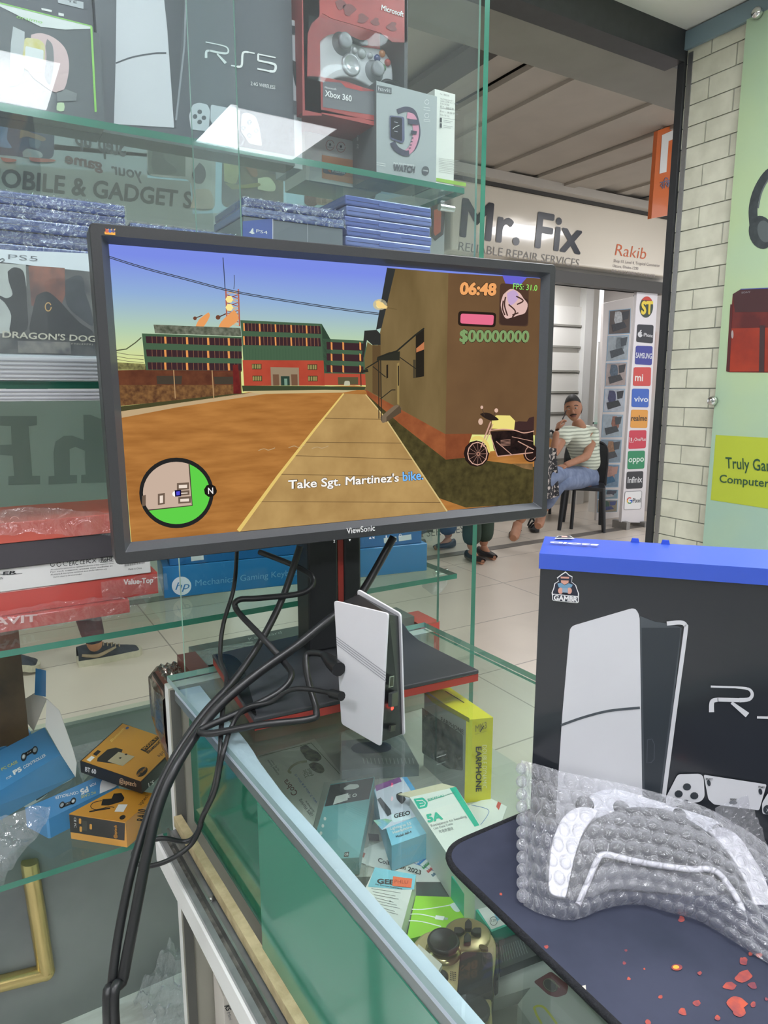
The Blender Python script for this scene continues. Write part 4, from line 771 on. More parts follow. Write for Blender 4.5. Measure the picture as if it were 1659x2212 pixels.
# top shelf -------------------------------------------------------
RG = M((88, 92, 98), .35, noise_amt=.05, scale=6); RGD = M((70, 74, 80), .35)
t = thing('console_box', 'dark grey console box with white tower picture on the top shelf', 'box', (.32, 1.08, S3))
m = MB(); m.box((.187, 1.02, S3), (.457, 1.062, 1.965), RG); m.build('carton', t)
p2_ = Pl((0, 1.0195, 0), (0, -1, 0), .0003); m = MB()
m.poly(p2_, [(252, -60), (348, -60), (361, 60), (376, 276), (246, 268), (250, 120)], PW, 1); m.stroke(p2_, spl([(250, 137), (285, 124), (330, 116), (359, 115)], 5), 3.4, RGD, 2); m.poly(p2_, [(350, -60), (400, -60), (388, 150), (380, 277), (376, 276), (362, 60)], RGD, 1); m.stroke(p2_, [(402, -20), (398, 100), (380, 260)], 4, M((140, 144, 150), .4), 2)
lettering_RS5(m, p2_, lambda x, y: (444 + x * .945, 91 + y * .86 + x * .19), WHITE, 2, 4.4)
m.text(p2_, '2.4G WIRELESS', (541, 184), (594, 193), (541.5, 176), WHITE, 2)
m.poly(p2_, rnd([(416, 226), (430, 222), (448, 226), (454, 240), (450, 284), (412, 280), (408, 250)], 5), PW, 2); m.poly(p2_, rnd([(455, 226), (518, 238), (516, 285), (500, 292), (470, 286), (454, 260)], 5), PW, 2); m.poly(p2_, rnd([(522, 246), (534, 243), (552, 252), (560, 275), (566, 316), (538, 310), (520, 282)], 5), PW, 2)
for x, y in ((431, 242), (421, 252), (431, 264), (440, 255)): m.poly(p2_, ell(x, y, 5, 5, 10), RGD, 3)
for x, y, c in ((538, 265, 'Y'), (525, 277, 'X'), (553, 283, 'B'), (538, 293, 'A')): m.poly(p2_, ell(x, y, 5.6, 6, 14), M((132, 134, 138), .4), 3); m.text(p2_, c, (x - 2.2, y + 2.6), (x + 2.4, y + 3.2), (x - 2.2, y - 3), WHITE, 4, .01)
for x, y in ((462, 290), (513, 302)): m.stroke(p2_, ell(x, y, 13, 14, 24), 1.2, M((180, 184, 190), .4), 3)
m.build('printed_front', t)
t = thing('white_box', 'narrow white box showing black controller print squeezed beside the dark grey console box', 'box', (.467, 1.06, S3))
m = MB(); m.box((.459, 1.03, S3), (.474, 1.10, 1.93), M((196, 198, 202), .4)); m.build('carton', t)
m = MB(); p3_ = Pl((0, 1.0295, 0), (0, -1, 0), .0003); m.poly(p3_, spl([(632, 130), (646, 140), (652, 165), (651, 195), (640, 190), (633, 160), (632, 130)], 3), INK, 1); m.poly(p3_, [(630, 55), (652, 60), (652, 78), (630, 74)], INK, 1); m.poly(p3_, [(630, 216), (653, 222), (653, 250), (630, 246)], M((100, 104, 110), .5), 1); m.build('printed_front', t)
# red controller box with a window and the white gamepad behind it
t = thing('controller_box', 'red gamepad box with cut-out window on the orange striped speaker box', 'box', (.56, 1.05, 1.80))
RD = M((176, 70, 66), .35, noise_amt=.12, scale=14, c2=(150, 56, 56)); PR = Pl((0, 1.0, 0), (0, -1, 0), .0003); zr = lambda p: Z(500, 0, 1659 / 600, p)
m = MB(); wq = zr([(455, 455), (540, 460), (545, 170), (600, 120), (960, 250), (960, 380), (930, 520), (700, 500), (545, 470)])
bz_ = 1.80; m.box((.466, 1.0, bz_), (.492, 1.09, 2.0), RD, mats={'x-': M((160, 60, 58), .4)})
m.box((.492, 1.075, bz_), (.643, 1.09, 2.0), RD); m.box((.638, 1.0, bz_), (.644, 1.08, 2.0), M((60, 60, 62), .4)); m.box((.492, 1.0, bz_), (.638, 1.075, bz_ + .006), RD)
def fr(pix, mat, k=0, th=.0012): 
    P = [PR(x, y, k) for x, y in pix]; m.prism(P, (0, th, 0), mat)
fr(zr([(540, -60), (1048, -60), (1050, 255), (960, 250), (890, 195), (600, 110), (545, 80)]), RD); fr(zr([(535, 458), (600, 470), (700, 490), (780, 520), (860, 540), (860, 720), (540, 672)]), RD)
fr(zr([(420, -60), (540, -60), (545, 80), (480, 140), (455, 200), (452, 455), (535, 458), (540, 690), (425, 690)]), RD)
m.build('carton', t)
m = MB(); m.poly(PR, zr([(545, 485), (655, 495), (690, 525), (780, 545), (860, 545), (860, 690), (545, 640)]), M((104, 104, 108), .4), 1); m.poly(PR, zr([(650, 490), (780, 520), (780, 545), (680, 522)]), M((190, 58, 56), .4), 2)
m.text(PR, 'Xbox 360', zr([(557, 575)])[0], zr([(716, 608)])[0], zr([(558, 538)])[0], WHITE, 3, .02); m.text(PR, 'Microsoft', zr([(556, 528)])[0], zr([(625, 540)])[0], zr([(556, 516)])[0], WHITE, 3); m.text(PR, 'Microsoft', zr([(892, 60)])[0], zr([(1024, 102)])[0], zr([(896, 28)])[0], WHITE, 3, .02)
for x, y, r in ((700, 60, 36), (780, 110, 30), (860, 130, 24), (650, 30, 30), (960, 160, 28)): m.poly(PR, spl([(zr([(x + math.cos(a) * r * (1 + .4 * math.sin(3 * a + x)), y + math.sin(a) * r)])[0]) for a in np.linspace(0, 6.2, 9)], 3), M((120, 60, 60), .5), 2)
m.build('printed_front', t)
m = MB(); m.grid(lambda a, b: PR(*(A(zr([(460 + a * 590, 90 + a * 160 + b * 380)])[0]))) + A([0, -.0012 - .004 * math.sin(a * 3.1) * math.sin(b * 3.1), 0]), 14, 10, GLASS((250, 250, 252), .02, .05, .03), True); m.build('clear_window', t)
g = thing('gamepad', 'light grey gamepad with coloured buttons inside the red box window', 'game controller', (.57, 1.04, 1.845))
pg_ = Pl((0, 1.022, 0), (0, -1, 0), .0004); GW = M((206, 208, 208), .35, coat=.2)
q = spl(zr([(478, 470), (500, 330), (540, 240), (600, 200), (680, 215), (770, 270), (850, 285), (905, 300), (950, 360), (965, 450), (955, 560), (900, 560), (800, 500), (700, 462), (620, 470), (560, 520), (500, 560), (478, 470)]), 5)
m = MB(); P0 = [pg_(x, y) for x, y in q]; m.prism(P0, (0, .03, 0), GW); m.build('shell', g, .006, 4)
def stick(px_, py_, r, mm): 
    c = pg_(px_, py_); mm.lathe(c + A([0, .002, 0]), [(r * 1.5, 0), (r * 1.5, .002), (r * .7, .003), (r * .7, .010), (r, .011), (r, .016), (r * .8, .0175), (r * .2, .0165)], M((146, 148, 150), .35), 20, (0, -1, 0))
for x, y, r in ((658, 262, .011), (852, 428, .011)):
    m = MB(); stick(*zr([(x, y)])[0], r, m); m.build('thumb_stick', g)
m = MB(); c = pg_(*zr([(712, 388)])[0]); m.lathe(c + A([0, .002, 0]), [(.016, 0), (.016, .004), (.013, .006), (.012, .005), (.004, .0035)], M((190, 192, 192), .25, .3), 24, (0, -1, 0)); m.build('direction_pad', g)
for x, y, r, c_ in ((898, 322, .0052, (208, 130, 70)), (868, 350, .0052, (64, 76, 130)), (930, 376, .0052, (176, 62, 56)), (902, 408, .0052, (72, 122, 70)), (776, 322, .007, (170, 174, 172)), (732, 305, .0045, (196, 198, 198)), (824, 335, .0045, (196, 198, 198))):
    m = MB(); m.lathe(pg_(*zr([(x, y)])[0]), [(r, 0), (r, .003), (r * .6, .005), (r * .1, .0055)], M(c_, .2, coat=.5), 16, (0, -1, 0)); m.build('button', g)
m = MB(); m.tube([pg_(*zr([(690, 230)])[0], 8), pg_(*zr([(750, 262)])[0], 12), pg_(*zr([(800, 262)])[0], 8)], .004, BLACK, 8); m.build('bumper', g)
m = MB(); c = pg_(*zr([(560, 480)])[0]); m.box((.50, 1.022, 1.806), (.63, 1.072, 1.838), M((196, 196, 194), .5)); tag(m.build('inner_tray'), 'white tray inside the red box holding the grey gamepad', 'tray')
# speaker box, watch box, white box
t = thing('speaker_box', 'white and orange speaker box under the red gamepad box', 'box', (.56, 1.1, S3))
m = MB(); m.box((.500, 1.075, S3), (.640, 1.16, 1.7995), M((222, 220, 216), .4)); m.build('carton', t)
ps_ = Pl((0, 1.0745, 0), (0, -1, 0), .0003); m = MB(); OR = M((226, 150, 96), .4)
m.poly(ps_, zr([(540, 925), (900, 985), (900, 1130), (540, 1065)]), OR, 1); m.poly(ps_, rnd(zr([(545, 990), (690, 1005), (690, 1030), (665, 1052), (545, 1035)]), 6), M((96, 88, 84), .4), 2); m.text(ps_, 'Kisonli', zr([(600, 1028)])[0], zr([(676, 1040)])[0], zr([(600, 1008)])[0], WHITE, 3, .01); m.poly(ps_, zr([(572, 1018), (592, 1000), (592, 1034)]), M((220, 120, 60), .4), 3)
m.text(ps_, 'PC USB SPEAKER', zr([(560, 718)])[0], zr([(880, 775)])[0], zr([(561, 696)])[0], M((196, 110, 90), .4), 2); m.text(ps_, 'Circulating colorful breathing', zr([(560, 730)])[0], zr([(735, 762)])[0], zr([(561, 721)])[0], INK, 2); m.text(ps_, 'EL-1040', zr([(560, 777)])[0], zr([(668, 790)])[0], zr([(561, 755)])[0], M((120, 110, 104), .4), 2)
for x, y in ((588, 868), (653, 880)): m.stroke(ps_, ell(*zr([(x, y)])[0], 9, 11, 22), 1, M((170, 90, 80), .4), 2); m.poly(ps_, ell(*zr([(x, y - 4)])[0], 2.4, 3, 10), INK, 2); m.stroke(ps_, zr([(x - 16, y + 10), (x + 16, y + 14)]), .8, INK, 2)
m.build('printed_front', t)
t = thing('watch_box', 'grey smart watch box with pink strap picture and black hanger', 'box', (.64, 1.0, S3))
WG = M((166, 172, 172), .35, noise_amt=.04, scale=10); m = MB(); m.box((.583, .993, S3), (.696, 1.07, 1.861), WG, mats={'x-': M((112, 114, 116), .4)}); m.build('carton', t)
pw_ = Pl((0, .9925, 0), (0, -1, 0), .0003); m = MB()
m.poly(pw_, zr([(868, 508), (956, 525), (956, 562), (868, 548)]), M((92, 96, 98), .4), 1); m.text(pw_, 'havit', zr([(876, 540)])[0], zr([(948, 553)])[0], zr([(876, 516)])[0], M((190, 194, 194), .4), 2)
m.text(pw_, 'WATCH', zr([(962, 1018)])[0], zr([(1092, 1032)])[0], zr([(968, 980)])[0], M((86, 88, 92), .4), 2, .05); m.text(pw_, 'FULL TOUCH SPORTS', zr([(968, 978)])[0], zr([(1090, 994)])[0], zr([(968, 968)])[0], WHITE, 2)
m.poly(pw_, ell(*zr([(1158, 1020)])[0], 8, 10, 24), M((84, 86, 90), .4), 1); m.text(pw_, 'M9006', zr([(1143, 1022)])[0], zr([(1173, 1026)])[0], zr([(1143, 1013)])[0], WHITE, 2)
for y in (610, 690): m.stroke(pw_, ell(*zr([(1166, y)])[0], 4.5, 5, 14), .8, WHITE, 1)
for y in (640, 655, 712, 722): m.stroke(pw_, zr([(1148, y), (1186, y + 6)]), .8, WHITE, 1)
for y in (972, 984): m.stroke(pw_, zr([(866, y), (920, y + 8)]), .8, WHITE, 1)
PK = M((208, 138, 160), .45); ND = M((58, 58, 78), .4)
m.stroke(pw_, spl(zr([(990, 668), (1040, 652), (1085, 670), (1108, 740), (1112, 810), (1090, 880), (1050, 912)]), 5), 11, ND, 1); m.stroke(pw_, spl(zr([(1048, 690), (1080, 700), (1100, 760), (1098, 820), (1075, 885), (1045, 912)]), 5), 13, PK, 2)
m.stroke(pw_, spl(zr([(960, 850), (985, 890), (1030, 915), (1060, 915)]), 4), 12, ND, 3); m.poly(pw_, rnd(zr([(942, 690), (1030, 700), (1032, 840), (1020, 858), (945, 830)]), 5), M((96, 98, 128), .3, .4), 4); m.poly(pw_, rnd(zr([(948, 698), (1016, 706), (1016, 846), (950, 824)]), 4), M((34, 34, 44), .2), 5)
m.stroke(pw_, zr([(960, 772), (975, 760), (1000, 750)]), 1, WHITE, 6); m.stroke(pw_, zr([(968, 730), (990, 735)]), .9, M((190, 190, 200), .4), 6); m.stroke(pw_, zr([(968, 785), (990, 790)]), .9, M((190, 190, 200), .4), 6)
m.poly(pw_, zr([(1050, 712), (1112, 718), (1112, 748), (1054, 742)]), ND, 6); m.poly(pw_, zr([(1068, 780), (1105, 786), (1100, 806), (1068, 800)]), ND, 6)
for y in (826, 848, 868, 886): m.poly(pw_, ell(*zr([(1078 - (y - 826) * .25, y)])[0], 2.6, 1.2, 8), ND, 6)
m.build('printed_front', t)
pv_ = Pl((.5825, 0, 0), (-1, 0, 0), .0003); m = MB(); m.text(pv_, 'Live it, love it', zr([(752, 580)])[0], zr([(752, 890)])[0], zr([(764, 582)])[0], M((170, 172, 172), .4), 2, .01); m.build('printed_side', t)
m = MB(); m.tube([(.607, 1.02, 1.861), (.610, 1.02, 1.872), (.620, 1.02, 1.877), (.640, 1.02, 1.875), (.652, 1.02, 1.870), (.655, 1.02, 1.861)], .0035, BLACK, 10, 5); m.build('hanger', t)
t = thing('white_box', 'tall white box with small print and green foot at the showcase end', 'box', (.725, 1.03, S3))
m = MB(); m.box((.700, 1.005, S3), (.741, 1.07, 1.877), M((226, 226, 218), .4)); m.build('carton', t)
pw2 = Pl((0, 1.0045, 0), (0, -1, 0), .0003); m = MB(); m.poly(pw2, zr([(1222, 1062), (1400, 1092), (1400, 1115), (1222, 1082)]), M((150, 190, 70), .4), 1)
for i, (tx, y) in enumerate((('Pair - 連接手柄', 565), ('Xbox Wireless Controller +', 592), ('with USB-C Cable', 606), ('含 USB-C 線 控制器', 622), ('藍牙 - 連接手柄', 640), ('Pair - 連接手柄', 668), ('Includes - 包括 - 包含', 688))): m.text(pw2, tx, zr([(1246, y)])[0], zr([(1300 + (i % 3) * 26, y + 12 + (i % 3) * 4)])[0], zr([(1246, y - 9)])[0], M((120, 120, 116), .5), 1)
for y in (645, 702): m.stroke(pw2, zr([(1246, y), (1366, y + 18)]), .5, INK, 1)
for y in (718, 750): m.poly(pw2, zr([(1244, y - 14), (1256, y - 13), (1256, y + 14), (1244, y + 12)]), INK, 1); m.stroke(pw2, zr([(1266, y), (1320, y + 8)]), .7, GREY, 1); m.stroke(pw2, zr([(1266, y + 10), (1310, y + 16)]), .7, GREY, 1)
for k in range(9): m.stroke(pw2, zr([(1238, 945 + k * 10), (1362 - (k % 3) * 14, 962 + k * 10)]), .6, M((150, 150, 146), .5), 1)
m.build('printed_front', t)
# boxes at the upper left
t = thing('watch_box', 'black watch box with green edges and pink band picture at upper left', 'box', (.07, 1.03, S3))
GN = M((142, 206, 92), .35); m = MB(); m.box((-.04, 1.0, S3), (.186, 1.03, 1.8355), M((90, 96, 100), .25, noise_amt=.1, scale=8, coat=.4)); m.build('carton', t)
po = Pl((0, .9995, 0), (0, -1, 0), .0003); zo = lambda p: Z(0, 0, 1659 / 260, p); m = MB()
m.poly(po, zo([(-100, 30), (0, 48), (1265, 362), (1265, 395), (900, 410), (560, 370), (0, 90), (-100, 60)]), M((216, 220, 218), .35), 1); m.stroke(po, zo([(-100, 22), (0, 44), (640, 205), (1262, 364)]), 2.4, GN, 2); m.stroke(po, zo([(1258, 370), (1285, 900), (1318, 1545)]), 4.4, GN, 2)
m.text(po, 'oraimo', zo([(225, 250)])[0], zo([(580, 328)])[0], zo([(235, 205)])[0], GN, 2, .0)
PKS = M((214, 186, 186), .45, noise_amt=.06, scale=40); m.poly(po, spl(zo([(430, 480), (560, 460), (720, 510), (860, 620), (930, 750), (950, 950), (900, 1200), (820, 1270), (730, 1265), (600, 1180), (430, 1040), (380, 900), (430, 480)]), 4), PKS, 2); m.poly(po, spl(zo([(650, 540), (720, 620), (740, 780), (735, 950), (690, 1180), (610, 1050), (640, 800), (625, 640), (650, 540)]), 3), M((128, 128, 130), .4), 3)
m.poly(po, rnd(zo([(340, 520), (540, 545), (620, 620), (610, 1000), (560, 1010), (330, 960), (310, 800)]), 8), M((226, 222, 190), .3, c2=(206, 196, 120), scale=60), 4); m.poly(po, rnd(zo([(350, 640), (600, 700), (590, 930), (340, 900)]), 4), M((222, 226, 226), .3), 5)
m.poly(po, zo([(180, 365), (340, 440), (330, 1000), (250, 1180), (120, 1200), (150, 600)]), M((188, 192, 194), .4), 1); m.poly(po, spl(zo([(790, 1420), (880, 1420), (880, 1530), (780, 1520), (790, 1420)]), 2), M((190, 210, 170), .4), 2); m.poly(po, zo([(780, 1270), (900, 1230), (1060, 1290), (1050, 1390), (860, 1400), (790, 1400)]), M((120, 124, 126), .4), 2)
m.build('printed_front', t)
t = thing('carton_box', 'dark box with white dashes behind the green edged watch box', 'box', (.06, 1.12, S3))
m = MB(); m.box((-.05, 1.033, S3), (.186, 1.066, 1.915), M((84, 88, 96), .4, noise_amt=.06, scale=6)); m.build('carton', t)
pk = Pl((0, 1.0325, 0), (0, -1, 0), .0003); m = MB(); 
for q in ([(568, 110), (715, 140), (712, 170), (575, 140)], [(805, 175), (880, 190), (880, 228), (805, 212)]): m.poly(pk, zo(q), WHITE, 1)
m.poly(pk, zo([(790, -40), (1150, 30), (1150, 125), (800, 40)]), M((190, 194, 198), .4), 1); m.text(pk, 'TE', zo([(930, 30)])[0], zo([(1060, 50)])[0], zo([(930, 0)])[0], INK, 2); m.build('printed_front', t)

# middle-lower shelf: keyboards in cartons ---------------------------------
def kbox(z0_, z1_, x1_, y0_, mat, lab, name='keyboard_box', x0_=-.26, rz=0., dep=.15, grp='keyboard boxes at left'):
    t = thing(name, lab, 'box', ((x0_ + x1_) / 2, y0_ + dep / 2, z0_), grp); m = MB(); m.box((x0_, y0_, z0_), (x1_, y0_ + dep, z1_), mat); m.build('carton', t, .0012); return t
RB = M((188, 76, 70), .35, noise_amt=.1, scale=12, coat=.3)
zl = lambda p: Z(0, 950, 1659 / 500, p)
k1 = kbox(S1, 1.0850, .186, 1.055, RB, 'red keyboard box lowest on the shelf in a torn clear wrap')
k2 = kbox(1.0855, 1.1200, .232, 1.067, RB, 'red keyboard box with white brand lettering above the lowest red one')
k3 = kbox(1.1205, 1.1530, .222, 1.065, M((214, 212, 212), .4, noise_amt=.03, scale=10), 'white keyboard box with certification marks and barcode')
k4 = kbox(1.1535, 1.1890, .215, 1.062, M((66, 62, 68), .45, noise_amt=.1, scale=9), 'dark charcoal box between the white and top red boxes')
k5 = kbox(1.1895, 1.2180, .230, 1.060, M((198, 92, 78), .35, noise_amt=.1, scale=12), 'orange red box on top of the left keyboard stack')
p1 = Pl((0, 1.0548, 0), (0, -1, 0), .0003); m = MB(); m.text(p1, 'HAVIT', zl([(-150, 1340)])[0], zl([(268, 1300)])[0], zl([(-150, 1285)])[0], M((224, 190, 186), .4), 1, .03); m.build('printed_front', k1)
p1 = Pl((0, 1.0668, 0), (0, -1, 0), .0003); m = MB(); m.text(p1, 'Value-Top', zl([(885, 1038)])[0], zl([(1098, 1022)])[0], zl([(885, 1000)])[0], M((236, 220, 216), .4), 1, .04); m.build('printed_front', k2)
p1 = Pl((0, 1.0648, 0), (0, -1, 0), .0003); m = MB(); D = INK
m.text(p1, 'EAC', zl([(497, 905)])[0], zl([(562, 895)])[0], zl([(497, 872)])[0], D, 1); m.text(p1, 'CE FC', zl([(572, 892)])[0], zl([(652, 882)])[0], zl([(572, 862)])[0], D, 1, .01); m.text(p1, 'RoHS', zl([(726, 874)])[0], zl([(806, 866)])[0], zl([(726, 846)])[0], D, 1, .02); m.stroke(p1, zl([(718, 846), (812, 838), (812, 872), (718, 880), (718, 846)]), .8, D, 1)
for x in (376, 422): m.stroke(p1, ell(*zl([(x, 893)])[0], 4.4, 4.4, 16, 0, 320), 1.4, D, 1)
m.stroke(p1, ell(*zl([(470, 886)])[0], 5, 5, 16, 40, 340), 1.2, D, 1); m.text(p1, 'X i', zl([(658, 882)])[0], zl([(712, 876)])[0], zl([(658, 852)])[0], D, 1)
for i, (tx, w_) in enumerate((('All trademarks mentioned are registered trademarks of their respective owners', 455), ('For tech support, please visit website at', 445), ('All pictures & descriptions mentioned above are for reference only', 405), ('Shall be subject to the actual product', 225))):
    y = 935 + i * 18; m.text(p1, tx, zl([(362 + (i == 3) * 20, y)])[0], zl([(362 + w_, y - w_ * .105)])[0], zl([(362 + (i == 3) * 20, y - 10)])[0], D, 1)
for i in range(26): m.poly(p1, zl([(892 + i * 5.6, 908 - i * .9), (892 + i * 5.6 + (1.4, 3, 2)[i % 3], 908 - i * .9), (892 + i * 5.6 + (1.4, 3, 2)[i % 3], 874 - i * .9), (892 + i * 5.6, 874 - i * .9)]), D, 1)
m.text(p1, 'Made in China', zl([(920, 934)])[0], zl([(1016, 924)])[0], zl([(920, 922)])[0], D, 1); m.text(p1, 'ER', zl([(20, 968)])[0], zl([(118, 958)])[0], zl([(24, 945)])[0], D, 1, .03); m.stroke(p1, zl([(0, 962), (60, 966), (160, 958)]), 1, D, 1); m.text(p1, 'EDITION', zl([(-60, 1006)])[0], zl([(22, 1000)])[0], zl([(-60, 988)])[0], D, 1); m.build('printed_front', k3)
p1 = Pl((0, 1.0598, 0), (0, -1, 0), .0003); m = MB(); m.text(p1, 'have fun.', zl([(-40, 632)])[0], zl([(132, 622)])[0], zl([(-40, 606)])[0], M((224, 150, 140), .4), 1, .02); m.stroke(p1, ell(*zl([(106, 570)])[0], 9, 6, 16, 180, 360), 1, M((224, 150, 140), .4), 1); m.text(p1, 'Life is', zl([(-80, 600)])[0], zl([(30, 594)])[0], zl([(-80, 580)])[0], M((224, 150, 140), .4), 1); m.build('printed_front', k5)
HB = M((44, 122, 178), .35, noise_amt=.05, scale=9, coat=.2)
def hpbox(z0_, z1_, mat, lab, a_, b_):
    t = thing('keyboard_box', lab, 'box', (.47, 1.1, z0_), 'blue keyboard boxes'); d = A(b_) - A(a_); d /= np.linalg.norm(d); nn = A([-d[1], d[0]]) * .14
    m = MB(); v = [(*a_, z1_), (*b_, z1_), (*(A(b_) + nn), z1_), (*(A(a_) + nn), z1_)]; m.prism(v, (0, 0, z0_ - z1_), mat); m.build('carton', t, .0012); return t, Pl((*a_, z0_), (d[1], -d[0], 0), .0003)
h1, ph = hpbox(S1, 1.118, HB, 'bright blue mechanical keyboard box with round white logo', (.2475, 1.100), (.709, 1.025))
m = MB(); zh = lambda p: Z(0, 950, 1659 / 500, p); LW = M((216, 226, 234), .4)
m.poly(ph, ell(*zh([(1301, 1047)])[0], 21, 20, 30), LW, 1)
m.text(ph, 'hp', zh([(1256, 1075)])[0], zh([(1352, 1068)])[0], zh([(1276, 1018)])[0], HB, 2, .0)
zm = lambda p: Z(320, 1140, 1659 / 780, p)
m.text(ph, 'Mechanical Gaming Keyboard', zm([(217, 268)])[0], zm([(722, 212)])[0], zm([(217, 238)])[0], M((120, 178, 214), .4), 2, -.006); m.build('printed_front', h1)
h2, ph2 = hpbox(1.1185, 1.165, M((34, 100, 156), .35, noise_amt=.05, scale=9), 'darker blue keyboard box on top of the bright blue one', (.258, 1.098), (.700, 1.03))
m = MB(); 
for x0_, y0_ in ((1082, 48), (1150, 38), (196, 130)): m.poly(ph2, zm([(x0_, y0_), (x0_ + 58, y0_ - 8), (x0_ + 60, y0_ + 16), (x0_ + 2, y0_ + 24)]), M((206, 212, 214), .4), 1)
m.build('sticker', h2)
# cartons beyond the counter end
t = thing('keyboard_carton', 'dark grey keyboard carton standing behind the counter end, silver patterned top', 'box', (.47, 1.0, S0))
a_ = Pz(415, 1400, 1.0); b_ = Pz(900, 1318, 1.0); c_ = Pz(960, 1372, 1.0)
m = MB(); m.box((.268, .985, S0), (.655, 1.045, .998), M((112, 112, 110), .4, noise_amt=.1, scale=20)); m.build('carton', t)
pt_ = Pl((0, 0, .9985), (0, 0, 1), .0003); m = MB(); zb = lambda p: Z(320, 1280, 1659 / 400, p); m.poly(pt_, [(418, 1408), (545, 1385), (560, 1410), (440, 1440)], M((170, 172, 168), .25, .5, bump=.6, scale=90), 1); m.text(pt_, 'Keyboard', zb([(905, 432)])[0], zb([(1200, 368)])[0], zb([(893, 408)])[0], M((190, 190, 186), .4), 2); m.build('printed_top', t)
t = thing('red_box', 'small red and dark box beside the counter far corner', 'box', (.685, .99, S0)); m = MB(); m.box((.66, .97, S0), (.70, 1.04, .985), M((186, 70, 60), .4)); m.build('carton', t)
pr_ = Pl((0, .9695, 0), (0, -1, 0), .0003); m = MB(); m.text(pr_, 'TECH', (927, 1373), (946, 1369), (927, 1364), WHITE, 1, .01); m.build('printed_front', t)
t = thing('brown_box', 'brown box in glossy silver wrap beyond the counter corner', 'box', (.21, .95, S0))
m = MB(); m.box((.225, .91, S0), (.262, .98, .9), M((70, 66, 64), .3, .6)); m.box((.196, .905, .9), (.262, .98, .997), M((110, 62, 50), .35, coat=.5, noise_amt=.1, scale=20)); m.build('carton', t, .004)
m = MB(); m.box((.235, .905, .9975), (.262, .985, 1.012), M((118, 70, 62), .35)); m.build('lid_edge', t)
m = MB(); m.grid(lambda a, b: A([.194 + .045 * b - .002, .903 + a * .09, .9985 + .0025 * math.sin(a * 40) * math.sin(b * 30)]) if b > .3 else A([.193 + .10 * max(0, .14 - b) + .002 * math.sin(a * 9), .903 + a * .09, .9985 - (.3 - b) * .45]), 22, 16, M((150, 140, 132), .18, .9, bump=.5, scale=70), False); m.build('silver_wrap', t)
def film(name, lab, fn, nu=26, nv=18, mat=None, amp=.004, seed=0, cat='plastic wrap', parent=None):
    def g(a, b):
        p = A(fn(a, b), float); n = noise.noise(Vector((p[0] * 38 + seed, p[1] * 38, p[2] * 38))); q = noise.noise(Vector((p[0] * 90 - seed, p[1] * 90, p[2] * 90 + 5)))
        return p + A([n * amp * .6, -abs(n) * amp, (n + q * .5) * amp])
    m = MB(); m.grid(g, nu, nv, mat or FILM, False); o = m.build(name, parent)
    if parent is None: tag(o, lab, cat)
    return o
film('plastic_wrap', 'crumpled clear wrap over the lowest red keyboard box', lambda a, b: A([-.05 + a * .255 + .02 * b * a, 1.052 - .004 + (b > .55) * (b - .55) * .03, S1 + .001 + min(b, .55) / .55 * .022 + .010 * b * (1 - abs(2 * a - 1))]), 44, 14, None, .005, 1)
film('plastic_wrap', 'crumpled clear wrap on the orange red box at the top of the stack', lambda a, b: A([.0 + a * .2, 1.056 - b * .0, 1.196 + b * .034 + .008 * math.sin(a * 6)]), 40, 10, None, .005, 5)
film('plastic_wrap', 'clear wrap around the right end of the upper red keyboard box', lambda a, b: A([.15 + a * .095, 1.064, 1.088 + b * .030]), 22, 8, None, .004, 9)

film('plastic_pouch', 'small clear plastic pouch hanging under the shelf end', lambda a, b: Pd(912 + 54 * a, 1250 + 34 * b * math.sin(math.pi * (.12 + .8 * a)) + 3, 1.29 - .012 * math.sin(math.pi * a)), 20, 12, GLASS((240, 242, 244), .06, .1, .3, (206, 206, 204), .6, 40, .6), .003, 4, 'pouch')
# ------------------------------------------------------------------ goods lying inside the counter
ZI = .8958
def item(name, lab, cat, quad, ztop, zbot, mat, part='carton', bevel=0., grp=None):
    P = [Pz(x, y, ztop) for x, y in quad]; c = sum(P) / len(P); t = thing(name, lab, cat, (c[0], c[1], zbot), grp)
    m = MB(); m.prism(P, (0, 0, zbot - ztop), mat); m.build(part, t, bevel); return t, Pl((0, 0, ztop), (0, 0, 1), .0002)
def zc(ox, oy, s): return lambda *p: Z(ox, oy, s, p)
z4 = zc(560, 1560, 1659 / 300); z5 = zc(500, 1440, 1659 / 620); z6 = zc(760, 1640, 1659 / 500); z3 = zc(1040, 1960, 1659 / 300)
LT, BLK = M((226, 228, 224), .4, noise_amt=.03, scale=40), M((42, 44, 50), .35)
t, p = item('printed_card', 'white card with striped bugs and brown lettering under the glass', 'card', [(545, 1644), (679, 1595), (792, 1742), (650, 1808)], ZI + .0015, ZI, M((196, 200, 190), .5, noise_amt=.05, scale=40), 'sheet')
m = MB(); OL = M((110, 120, 96), .5); m.stroke(p, z4((0, 410), (620, 250), (960, 620)), 1.4, OL, 1)
for q in ([(490, 300), (560, 275), (620, 320), (700, 360), (745, 430), (700, 470), (620, 470), (560, 440), (530, 390), (495, 350)], [(590, 510), (650, 480), (740, 510), (780, 580), (740, 615), (680, 600), (620, 560)]): m.poly(p, spl(z4(*(q + q[:1])), 3), M((70, 72, 66), .5, c2=(120, 120, 100), scale=160), 2)
m.stroke(p, spl(z4((570, 470), (470, 485), (390, 530), (350, 590), (385, 605)), 4), 5, M((150, 150, 124), .5), 1)
def T4(a, p0, p1, hh, mt, b=0.): m.text(p, a, z4(p0)[0], z4(p1)[0], z4(hh)[0], mt, 2, b)
